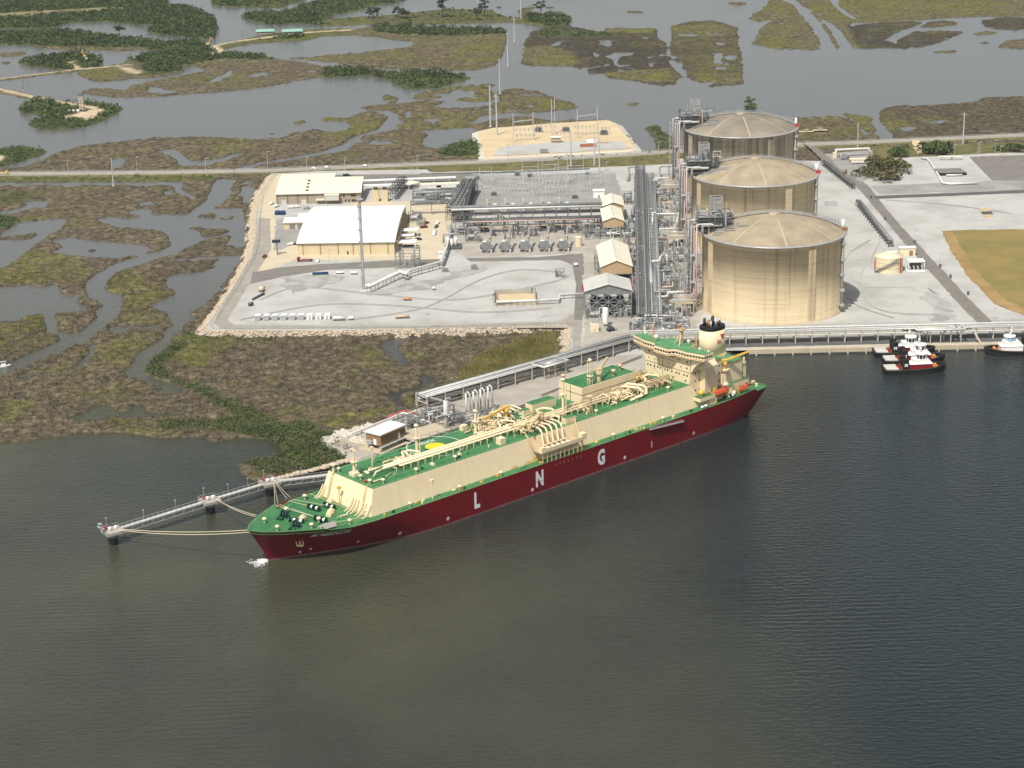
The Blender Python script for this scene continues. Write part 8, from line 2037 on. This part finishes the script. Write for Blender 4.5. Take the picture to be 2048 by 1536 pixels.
for k, px in enumerate((1880,1900)): 
    o = thing('pipe_hoop', ('left' if k == 0 else 'right') + ' white hooped pipe at the back of the gravel yard', 'pipe', (*gx(px, 321), 3)); part('pipe', MB().tube([(0,0,0), (0,0,3), (9,0,3), (9,0,0)], .8,8), 'pipe_white', o, True); part('foot', MB().box(-.8, .8,-.8, .8,0, .3), 'concrete_grey', o)
o = thing('flare_pit', 'low dark pit shed in the right hand gravel yard', 'shed', (*gx(1880,352), 3)); part('roof', MB().add([(0,0,2.2), (20,0,2.2), (18,14,2.6), (-2,14,2.6)], [(0,1,2,3)]), 'asphalt', o); part('front', MB().box(0,20,-.1, .1,0,2.15), 'black_paint', o); part('pipe', MB().tube([(4,-3,1.2), (16,-3,1.2)], .7,8), 'pipe_white', o, True)
for k, (px, py, m_n, lb_) in enumerate(((1970,420, 'sand', 'first'), (1974,427, 'asphalt_dark', 'second'), (1978,434, 'sand', 'third'))):
    x, y = gx(px, py); o = thing('mat_stack', lb_ + ' of three heaps of timber mats on the right gravel', 'timber', (x, y, 3), .1)
    for j in range(3): part('timber_mat', MB().box(-3.5,3.5,-2.6 + j * 1.8,-1.2 + j * 1.8,0, .4 + .25 * j), m_n, o)
for px, py, lb_ in ((1770,440, 'dark object beside the diagonal road, upper'), (1829,487, 'dark cabinet at the lamp pole, upper'), (1880,535, 'dark cabinet at the lamp pole, middle'), (1901,556, 'dark cabinet beside the road kerb'), (1936,590, 'dark cabinet right of the diagonal road, lower'), (1742,397, 'small dark post at the end of the dark strip')):
    x, y = gx(px, py); single('roadside_cabinet', MB().box(-.6, .6,-.5, .5,0,2.0).box(-.75, .75,-.65, .65,2.0,2.15), 'steel_dark', lb_, 'cabinet', (x, y, 3))
o = thing('pipe_skid', 'row of low grey racks beside the middle tank', 'pipe rack', (*gx(1650,412), 3)); 
for k in range(3): part('rack_frame', MB().beam((0, k * 3,1.6), (9, k * 3,1.6), .4).beam((1, k * 3,0), (1, k * 3,1.6), .3).beam((8, k * 3,0), (8, k * 3,1.6), .3), 'galvanised', o)

# ================================================================== JETTY
JR = math.atan2(B_[1] - A[1], B_[0] - A[0])
a, b_, c = G(737,884,5), G(762,893,5), G(810,872,5)
BA = math.atan2(c[1] - b_[1], c[0] - b_[0]); bw, bl_ = math.dist(a, b_), math.dist(b_, c)
jb = thing('jetty_building', 'brown jetty control building with a white roof on piers', 'building', (b_[0], b_[1], 2.6), BA)
part('wall', MB().box(0, bl_, 0, bw, 2.4,7.8), 'wall_brown', jb); part('roof', MB().box(-.6, bl_ + .6,-.6, bw + .6,7.82,8.4), 'roof_white', jb)
for i in range(4):
    for j in (0.6, bw - .6): part('pier', MB().beam((1 + i * (bl_ - 2) / 3, j, 0), (1 + i * (bl_ - 2) / 3, j, 2.4), .9), 'concrete_post', jb)
part('door', MB().box(bl_ * .72, bl_ * .72 + 1.4,-.08,-.02,2.6,5.4), 'white_paint', jb); part('window', MB().box(bl_ * .82, bl_ * .98,-.08,-.02,4.2,6.2), 'window_dark', jb); part('side_door', MB().box(-.08,-.02, bw * .3, bw * .5,2.6,5.4), 'white_paint', jb)
part('walkway', MB().box(-2.4, bl_ + 1,-1.8,-.1,2.1,2.38), 'galvanised', jb); part('wall_unit', MB().box(-1.4,-.05, bw * .55, bw * .9,2.6,4.4), 'pipe_silver', jb)
for k in range(4): part('cable_drop', MB().tube([(bl_ + .6, .8 + k, 7), (bl_ + 2,1 + k, 3), (bl_ + 4,1.4 + k, 1)], .25,6), 'galvanised', jb)
single('slab', MB().box(-4, bl_ + 4,-3.5, bw + 2,0, .35), 'concrete_light', 'pale concrete slab under the brown jetty building', 'slab', (b_[0], b_[1], 2.55), BA)
# loading platform
a = G(815,880,4.5); c = G(905,868,4.5)
pf = thing('loading_platform', 'concrete loading platform beside the ship deck', 'platform', (*G(835,878,4.5), 1.0), JR + math.pi)
part('deck', MB().box(-4,26,-2,12,3.4,4.2), 'concrete_light', pf)
for i in range(4):
    for j in (0,10): part('pile', MB().cyl((-2 + i * 8.5, j, -2), (-2 + i * 8.5, j, 3.4), .6,10), 'concrete_post', pf)
for k in range(7): part('rail_post', MB().beam((-4 + k * 5,-1.8,4.2), (-4 + k * 5,-1.8,5.4), .15), 'steel_mid', pf)
part('rail', MB().beam((-4,-1.8,5.4), (26,-1.8,5.4), .12), 'steel_mid', pf)
# four loading arms
arm = thing('loading_crane', '', 'loading arm', (0,0,2.6), 0, 'four loading arms at the jetty')
part('riser', MB().cyl((0,0,0), (0,0,12.5), .5,10), 'pipe_white', arm, True); part('outer_arm', MB().tube([(0,0,12.5), (.9,-.5,13.4), (1.8,-1.2,12.6), (2.4,-2,4)], .35,8), 'pipe_white', arm, True)
part('inner_brace', MB().beam((1.4, .8,0), (2.0, .2,12), .3).beam((2.6, .8,0), (2.2, .2,12), .3), 'galvanised', arm); part('counterweight', MB().box(-1.3,-.3, .2,1.4,10.6,12.2), 'steel_mid', arm); part('base_frame', MB().box(-1.4,3,-1.6,1.8,0, .5), 'concrete_grey', arm); part('lattice', MB().beam((1.4, .8,1), (2.5, .8,5), .18).beam((2.5, .8,5), (1.5, .8,9), .18), 'galvanised', arm)
for k, (px, py) in enumerate(((933,834), (948,830), (962,826), (977,820))):
    o = arm if k == 0 else copy_tree(arm); o.location = (*G(px, py, 2.6), 2.6); o['label'] = ('leftmost', 'second from left', 'third from left', 'rightmost')[k] + ' of four white loading arms behind the ship'
def jskid(label, px, py, w_, d2, h_, k=14):
    x, y = G(px, py, 2.6); t = thing('jetty_skid', label, 'pipework', (x, y, 2.6), JR + math.pi)
    part('base', MB().box(-w_ / 2, w_ / 2,0, d2,0, .4), 'concrete_grey', t); f = MB(); frame_tower(f, -w_ / 2, w_ / 2,0, d2, .4, h_, 2, .3); part('frame', f, 'steel_mid', t)
    for i in range(k):
        x0, y0, z = rs_.uniform(-w_ / 2, w_ / 2), rs_.uniform(0, d2), rs_.uniform(1, h_); L = rs_.uniform(2, w_ * .6); al = rs_.random() < .6
        part('pipe', MB().tube([(x0, y0, .4), (x0, y0, z), (x0 + (L if al else 0), y0 + (0 if al else L * .5), z), (x0 + (L if al else 0), y0 + (0 if al else L * .5), .6)], rs_.choice((.2, .3, .42)), 6), rs_.choice((GV, SM, PS_, SD, PW)), t)
for a in (('dark pipework frame right of the brown building', 835,855,12,8,7), ('pipework frame at the foot of the grey tower', 862,858,14,9,7), ('pipe manifold between tower and loading arms', 905,852,16,8,5), ('low pipe manifold below the loading arms', 925,862,14,7,4), ('grey pipework left of the loading arms', 885,838,14,8,6), ('pipework behind the yellow crane', 960,845,14,6,5)): jskid(*a)
x, y = G(893,865,2.6); o = thing('fire_monitor_tower', 'thick grey fire monitor tower on the jetty', 'tower', (x, y, 2.6)); part('shaft', MB().cyl((0,0,0), (0,0,16.5), 1.15,12), 'roof_grey', o, True); part('platform', MB().box(-2.2,2.2,-2.2,2.2,9.5,9.8), 'galvanised', o); part('nozzle', MB().tube([(0,0,16.5), (.6, .2,17.4), (2.6,1,17.6)], .4,8), 'galvanised', o)
rp_ = [G(695,868,5), G(776,836,5), G(808,823,5), G(832,829,5), G(868,846,5)]
o = thing('fire_main', 'dark red fire main along the jetty behind the brown building', 'pipe', (*rp_[0], 2.6)); wpart('pipe', MB().tube([(p[0], p[1], 5.4) for p in rp_[1:]], .45,8), 'fire_red', o, True); wpart('pipe', MB().tube([(p[0] + .8, p[1] + 1.2,5.0) for p in rp_[1:]], .3,8), 'fire_red', o, True); wpart('white_pipe', MB().tube([(p[0] - .4, p[1] - 1.2,4.8) for p in rp_], .4,8), 'pipe_white', o, True)
for i in range(4):
    for k in range(3): p = lerp(rp_[i], rp_[i + 1], k / 3); wpart('support', MB().beam((p[0], p[1], 2.6), (p[0], p[1], 4.7), .3), 'steel_mid', o)
ga = G(872,872,4); o = thing('gangway_frame', 'grey lattice gangway from jetty to ship', 'gangway', (*ga, 2.6)); gb = G(908,888,9)
for d_ in (0,2.2): wpart('truss', MB().beam((ga[0] + d_, ga[1], 4), (gb[0] + d_, gb[1], 12), .3).beam((ga[0] + d_, ga[1], 6), (gb[0] + d_, gb[1], 14), .2), 'galvanised', o)
for k in range(8): f = k / 7; p = (ga[0] + (gb[0] - ga[0]) * f, ga[1] + (gb[1] - ga[1]) * f, 4 + 8 * f); wpart('tread', MB().beam(p, (p[0] + 2.2, p[1], p[2]), .25), 'galvanised', o)
for k, (px, py) in enumerate(((853,800), (848,800))):
    if k: continue
    x, y = G(832,800,6); o = thing('pipe_boom', 'slanting grey lattice boom above the jetty manifold', 'boom', (x, y, 2.6)); part('boom', MB().beam((0,0,7), (26,-18,5), .6, .8), 'galvanised', o); part('post', MB().beam((0,0,0), (0,0,7), .5), 'galvanised', o); part('post', MB().beam((26,-18,0), (26,-18,5), .5), 'galvanised', o)
# concrete wall beams along the jetty front
for i, (pa, pb, lb_) in enumerate(((((1080,790)), (1280,712), 'long pale concrete beam along the jetty behind the machinery house'), ((985,830), (1075,800), 'short pale concrete beam behind the loading manifold'))):
    p0, p1 = G(*pa, 3.4), G(*pb, 3.4); q = MB(); q.beam((0,0, .8), (p1[0] - p0[0], p1[1] - p0[1], .8), 2.4,1.6); single('concrete_beam', q, 'concrete_grey', lb_, 'beam', (*p0,2.6))
# mooring dolphins and catwalks
for k, (dx_, dy_) in enumerate(DOL):
    o = thing('mooring_dolphin', ('outermost mooring dolphin at the end of the catwalk', 'middle mooring dolphin of the catwalk', 'inner mooring dolphin nearest the ship bow')[k], 'dolphin', (dx_, dy_, 0), .55)
    part('pile', MB().cyl((0,0,-3), (0,0,4.2), 2.0,16), 'tug_black', o, True); part('pile_collar', MB().cyl((0,0,3.2), (0,0,5.2), 2.1,16), 'concrete_grey', o, True); part('cap', MB().box(-4,4,-4,4,5.2,6.4), 'concrete_grey', o)
    for j in (-1,1): part('mooring_hook', MB().cyl((j * 1.3,-.6,6.4), (j * 1.3,-.6,7.5), .6,8).ball((j * 1.3,-.6,7.6), .8, nu=8, nv=5), 'white_paint', o, True)
    part('capstan', MB().cyl((-2.4,1.6,6.4), (-2.4,1.6,8.0), .6,8), 'fire_red', o); part('lamp_post', MB().cyl((-1.6,2.6,6.4), (-1.6,2.6,11), .12,6).box(-1.9,-1.3,2.3,2.9,11,11.5), 'pipe_silver', o)
    part('railing', MB().beam((-4,3.9,7.5), (4,3.9,7.5), .12).beam((-4,-3.9,7.5), (-4,3.9,7.5), .12).beam((-4,3.9,6.4), (-4,3.9,7.5), .12).beam((4,3.9,6.4), (4,3.9,7.5), .12).beam((-4,-3.9,6.4), (-4,-3.9,7.5), .12), 'galvanised', o)
    if k == 0: part('end_frame', MB().beam((-5,-2,6.4), (-6,-1,10), .4).beam((-5.5,1,6.4), (-6,-1,10), .4).box(-6.6,-4.6,-2, .4,9,9.5).box(-6.4,-4.8,-1.8, .2,10.4,10.8), 'pipe_silver', o)
def catwalk(label, p, q):
    P_, Q = Vector(p), Vector(q); L = (Q - P_).length; o = thing('catwalk', label, 'catwalk', (P_.x, P_.y, 0), math.atan2(Q.y - P_.y, Q.x - P_.x))
    part('deck', MB().box(0, L, -1.1,1.1,6.1,6.3), 'roof_grey', o)
    for s_ in (-1,1):
        part('top_chord', MB().beam((0, s_ * 1.2,6.0), (L, s_ * 1.2,6.0), .32), 'galvanised', o); part('bottom_chord', MB().beam((1.5, s_ * 1.2,4.0), (L - 1.5, s_ * 1.2,4.0), .28), 'galvanised', o)
        n = max(3, int(L / 2.6)); d_ = MB()
        for k in range(n): d_.beam((L * k / n, s_ * 1.2,6.0 if k % 2 == 0 else 4.0), (L * (k + 1) / n, s_ * 1.2,4.0 if k % 2 == 0 else 6.0), .18)
        part('web_bars', d_, 'galvanised', o); r2 = MB(); r2.beam((0, s_ * 1.25,7.3), (L, s_ * 1.25,7.3), .12)
        for k in range(n): r2.beam((L * k / n, s_ * 1.25,6.2), (L * k / n, s_ * 1.25,7.3), .1)
        part('handrail', r2, 'pipe_silver', o)
    for k in range(2): part('lamp', MB().cyl((L * (.33 + .33 * k), 1.3,6.2), (L * (.33 + .33 * k), 1.3,10), .1,6).box(L * (.33 + .33 * k) - .3, L * (.33 + .33 * k) + .3,1,1.6,10,10.5), 'pipe_silver', o)
catwalk('long catwalk span between outermost and middle dolphins', DOL[0], DOL[1]); catwalk('catwalk span between middle and inner dolphins', DOL[1], DOL[2]); catwalk('catwalk span from the inner dolphin behind the bow', DOL[2], (-68,853))

# ================================================================== TUGS AND BOATS
def tug(label, x, y, rot, blue=False, mark=True, house='tug_maroon'):
    o = thing('tugboat', label, 'tugboat', (x, y, 0), rot); L, W = 33.0,10.6
    def outl(k, sc):
        pts = []
        for i in range(25):
            f = i / 24; s_ = -L / 2 + L * f
            w_ = W / 2 * (1 - max(0, (f - .68) / .32) ** 2.3) if f > .68 else W / 2 * (0.80 + .2 * min(1, f / .12))
            pts.append((s_ * sc, max(w_ * sc, .05)))
        return pts
    up = outl(0,1.0); lo = outl(0, .9); sh = lambda s_: 2.0 + 1.6 * max(0, (s_ + L * .05) / (L * .55)) ** 1.6
    rg = lambda pts, z: [(p[0], p[1], z(p[0]) if callable(z) else z) for p in pts] + [(p[0], -p[1], z(p[0]) if callable(z) else z) for p in pts[::-1]]
    part('hull', MB().loft([rg(lo, -1.0), rg(up, .9), rg(up, lambda s_: sh(s_) + .9)], 0, True, False), 'tug_black', o, True)
    part('deck', MB().sheet([(p[0] * .97, p[1] * .95) for p in up] + [(p[0] * .97,-p[1] * .95) for p in up[::-1]], 2.2), 'tug_red', o)
    fe = MB(); fe.tube([(p[0] * 1.01, p[1] * 1.02, sh(p[0]) + .55) for p in up], .55,8); part('fender', fe, 'tyre', o, True); fe = MB(); fe.tube([(p[0] * 1.01,-p[1] * 1.02, sh(p[0]) + .55) for p in up], .55,8); part('fender', fe, 'tyre', o, True)
    part('bow_fender', MB().lathe([(1.6,1.2), (2.0,2.4), (1.7,4.2)], 12, (L / 2 - 1.5,0)), 'tyre', o)
    part('aft_pad', MB().box(-L / 2 + .6,-L / 2 + 7,-W / 2 + .9, W / 2 - .9,2.3,3.3), 'roof_grey', o)
    part('deckhouse', MB().box(-3.5,8.5,-3.2,3.2,2.25,5.2), house if not blue else 'white_paint', o); part('upper_house', MB().box(-1.5,6.8,-2.7,2.7,5.22,7.6), 'white_paint', o)
    part('deckhouse_roof', MB().box(-3.9,8.9,-3.5,3.5,5.1,5.22), 'white_paint', o)
    wh_ = MB(); wh_.lathe([(2.6,7.62), (3.0,10.0)], 10, (3.4,0)); part('wheelhouse_glass', wh_, 'window_dark' if not blue else 'tug_blue', o)
    for k in range(10): a_ = 2 * math.pi * (k + .5) / 10; part('mullion', MB().beam((3.4 + 2.65 * math.cos(a_), 2.65 * math.sin(a_), 7.6), (3.4 + 3.05 * math.cos(a_), 3.05 * math.sin(a_), 10.0), .3), 'white_paint', o)
    part('wheelhouse_roof', MB().lathe([(3.3,10.0), (3.3,10.5), (.05,10.9)], 12, (3.4,0)), 'white_paint', o)
    part('mast', MB().cyl((3.0,0,10.6), (2.4,0,15.5), .25,8).box(2.2,3.0,-1.4,1.4,13,13.3).ball((2.6,0,12.2), .6, nu=8, nv=5), 'white_paint', o)
    for s_ in (-1,1):
        q = MB(); y0, y1 = sorted((s_ * 2.6, s_ * 4.4)); q.box(-7.2,-4.2, y0, y1,2.25,8.2); st_ = part('funnel', q, 'black_paint', o)
        if mark:
            vs, fs = text_mesh('M', 2.2, .12); yy = s_ * 4.43; part('funnel_mark', MB().add([(-5.7 + (-x if s_ > 0 else x), yy, 4.4 + z) for x, z, _ in vs], fs), 'letter_white', st_, label='white M mark on the black funnel')
    part('winch', MB().cyl((11.2,-1.6,3.2), (11.2,1.6,3.2), .9,12).box(9.8,12.6,-2,2,2.25,2.8), 'ship_orange', o); part('winch', MB().cyl((-9.2,-1.2,3), (-9.2,1.2,3), .8,12), 'tug_red', o)
    part('tow_bitts', MB().beam((-8,-1.2,2.2), (-8,-1.2,4.4), .5).beam((-8,1.2,2.2), (-8,1.2,4.4), .5).beam((-8,-1.6,4), (-8,1.6,4), .5), 'tug_red', o)
    for k in range(4): part('side_tyre', MB().cyl((-9 + k * 5,-W / 2 - .1,1.6), (-9 + k * 5,-W / 2 - .5,1.6), .7,10), 'tyre', o)
def gw(px, py): return G(px, py, 1.5)
x, y = gw(1829,738); tug('red and black tugboat with white M funnel, nearest of three rafted', x, y, .06, house='tug_maroon')
x, y = gw(1827,720); tug('middle tugboat of the three rafted together', x, y, .04)
x, y = gw(1808,704); tug('tugboat against the quay, rearmost of three rafted', x, y, .02)
x, y = gw(2030,702); tug('dark hulled tugboat with pale blue wheelhouse at the right edge', x, y, 3.16, True, False)
def skiff(label, px, py, rot, L):
    x, y = G(px, py, 0); o = thing('motor_boat', label, 'boat', (x, y, 0), rot); rings = []
    for z, sc in ((-.3, .8), (.9,1.0)): rings.append([(s_ * L / 2 * sc, w_ * L * .16 * sc, z) for s_, w_ in ((-1,-1), (-1,1), (.4,1), (.75, .7), (1,0), (.75,-.7), (.4,-1))])
    part('hull', MB().loft(rings), 'white_paint', o); part('cabin', MB().box(-L * .1, L * .18,-L * .1, L * .1, .9,2.2), 'white_paint', o); part('canopy', MB().box(-L * .3, L * .2,-L * .13, L * .13,3.0,3.15), 'pipe_silver', o); part('windscreen', MB().box(L * .18, L * .2,-L * .09, L * .09,1.2,2.1), 'window_dark', o); part('outboard', MB().box(-L * .56,-L * .5,-.4, .4, .2,1.5), 'black_paint', o)
skiff('small white motor boat in the creek at the left edge', 6,734, .35,9)

# ================================================================== FAR STRUCTURES
def house(label, px, py, w_, d2, h_, rot, roofm):
    x, y = G(px, py, 1); o = thing('far_house', label, 'house', (x, y, .6), rot)
    for i in range(4):
        for j in (0.5, d2 - .5): part('stilt', MB().beam((1 + i * (w_ - 2) / 3, j, 0), (1 + i * (w_ - 2) / 3, j, 2), .35), 'wood_pole', o)
    part('wall', MB().box(0, w_, 0, d2,2, h_), 'wall_beige', o); part('roof', MB().loft([[(-1,-1, h_), (w_ + 1,-1, h_), (w_ + 1, d2 + 1, h_), (-1, d2 + 1, h_)], [(0, d2 * .45, h_ + 2.2), (w_, d2 * .45, h_ + 2.2), (w_, d2 * .55, h_ + 2.2), (0, d2 * .55, h_ + 2.2)]]), roofm, o)
    for i in range(4): part('window', MB().box(2 + i * (w_ - 5) / 3,3.4 + i * (w_ - 5) / 3,-.06,-.02,3,4.2), 'window_dark', o)
house('long teal roofed camp house on the far sandy road', 566,73,22,12,5.5, .1, 'teal_roof'); house('smaller teal roofed house left of the long camp house', 513,71,20,9,4.5, .05, 'teal_roof')
def digger(label, px, py, rot, s_=1.0):
    x, y = G(px, py, 1); o = thing('excavator', label, 'excavator', (x, y, .8), rot); o.scale = (s_, s_, s_)
    for sd in (-1.3,1.3): part('track', MB().box(-2.2,2.2, sd - .4, sd + .4,0,1.1), 'tyre', o)
    part('house', MB().box(-2.2,1.4,-1.4,1.4,1.2,2.8).box(.2,1.6,-1.4,-.2,2.8,3.6), 'machine_yellow', o); part('boom', MB().beam((1.2,0,2), (3.2,0,8.5), .6).beam((3.2,0,8.5), (5.4,0,5.5), .5), 'machine_yellow', o); part('bucket', MB().box(5,6.2,-.6, .6,4.4,5.6), 'steel_mid', o)
digger('yellow excavator beside the bend of the far sandy road', 416,91, .2,1.1); digger('yellow excavator in the trees of the upper left islet', 170,117,2.4,1.1)
x, y = G(164,222,1); o = thing('well_rig', 'tall pale rig on the sandy islet pad at the left', 'rig', (x, y, .9)); f = MB(); frame_tower(f, -1.6,1.6,-1.6,1.6,0,15,5, .5); part('derrick', f, 'wall_tan', o); part('crown', MB().box(-2.2,2.2,-2.2,2.2,15,16), 'steel_dark', o); part('boom', MB().tube([(-1,0,9), (-6,1,11), (-9,2,7)], .5,6), 'steel_dark', o); part('deck', MB().box(-5,4,-3,3,1.6,2.2), 'steel_mid', o)
for k in range(3): part('skid_tank', MB().cyl((-12 + k * 4.2,-6,1.4), (-9.4 + k * 4.2,-6,1.4), 1.2,10), 'pipe_white', o)
tank_skid('white tank trailer on the upper left islet', 175,121,4,1.2, 'white_paint', 0,1.0)
for k, (px, py) in enumerate(((1612,265), (1640,262))):
    x, y = G(px, py, 1); o = thing('marsh_camp', ('left' if k == 0 else 'right') + ' low pale jetty hut in the marsh behind the far tank', 'hut', (x, y, .8)); part('deck', MB().box(-6,6,-1.5,1.5, .8,1.2), 'wall_tan', o); part('hut', MB().box(-2,2,-1,1,1.22,3), 'wall_beige', o)
    for j in (-5,0,5): part('post', MB().beam((j, 0,-.8), (j, 0,1), .3), 'wood_pole', o)
# chain-link fence of the plant: posts and top rail along the yard edge
fl = [PAD[i] for i in range(0,13)]
inn = outset(PAD, -2.2)[:13]
fn = thing('perimeter_fence', 'thin grey fence along the yard edge above the stone slope', 'fence', (inn[0][0], inn[0][1], 3))
pm_ = MB().beam((0,0,0), (0,0,2.6), .16).mesh('fence_post', 'galvanised')
for i in range(12):
    L = math.dist(inn[i], inn[i + 1]); n = max(1, int(L / 7))
    for k in range(n):
        p = lerp(inn[i], inn[i + 1], k / n); link('fence_post', pm_, fn, (p[0] - inn[0][0], p[1] - inn[0][1], 0))
    for z in (4.2,5.5): wpart('fence_rail', MB().beam((*inn[i], z), (*inn[i + 1], z), .1), 'galvanised', fn)
# crash barriers along the highway
for sd, lb_ in ((-6.2, 'low guard rail on the near side of the highway'), (6.2, 'low guard rail on the far side of the highway')):
    pts = []
    for i, p in enumerate(hw):
        a_ = Vector(hw[max(i - 1,0)]); b2 = Vector(hw[min(i + 1, len(hw) - 1)]); t_ = (b2 - a_).normalized(); pts.append(tuple(Vector(p) + Vector((-t_.y, t_.x)) * sd))
    o = thing('guard_rail', lb_, 'guard rail', (pts[0][0], pts[0][1], 2)); q = MB(); q2 = MB()
    for a_, b2 in zip(pts[:-1], pts[1:]):
        q.beam((*a_, 2.7), (*b2,2.7), .12, .35); n = int(math.dist(a_, b2) / 8) + 1
        for k in range(n): p = lerp(a_, b2, k / n); q2.beam((*p, 1.8), (*p, 2.8), .2)
    wpart('rail', q, 'galvanised', o); wpart('post_row', q2, 'galvanised', o)['kind'] = 'stuff'
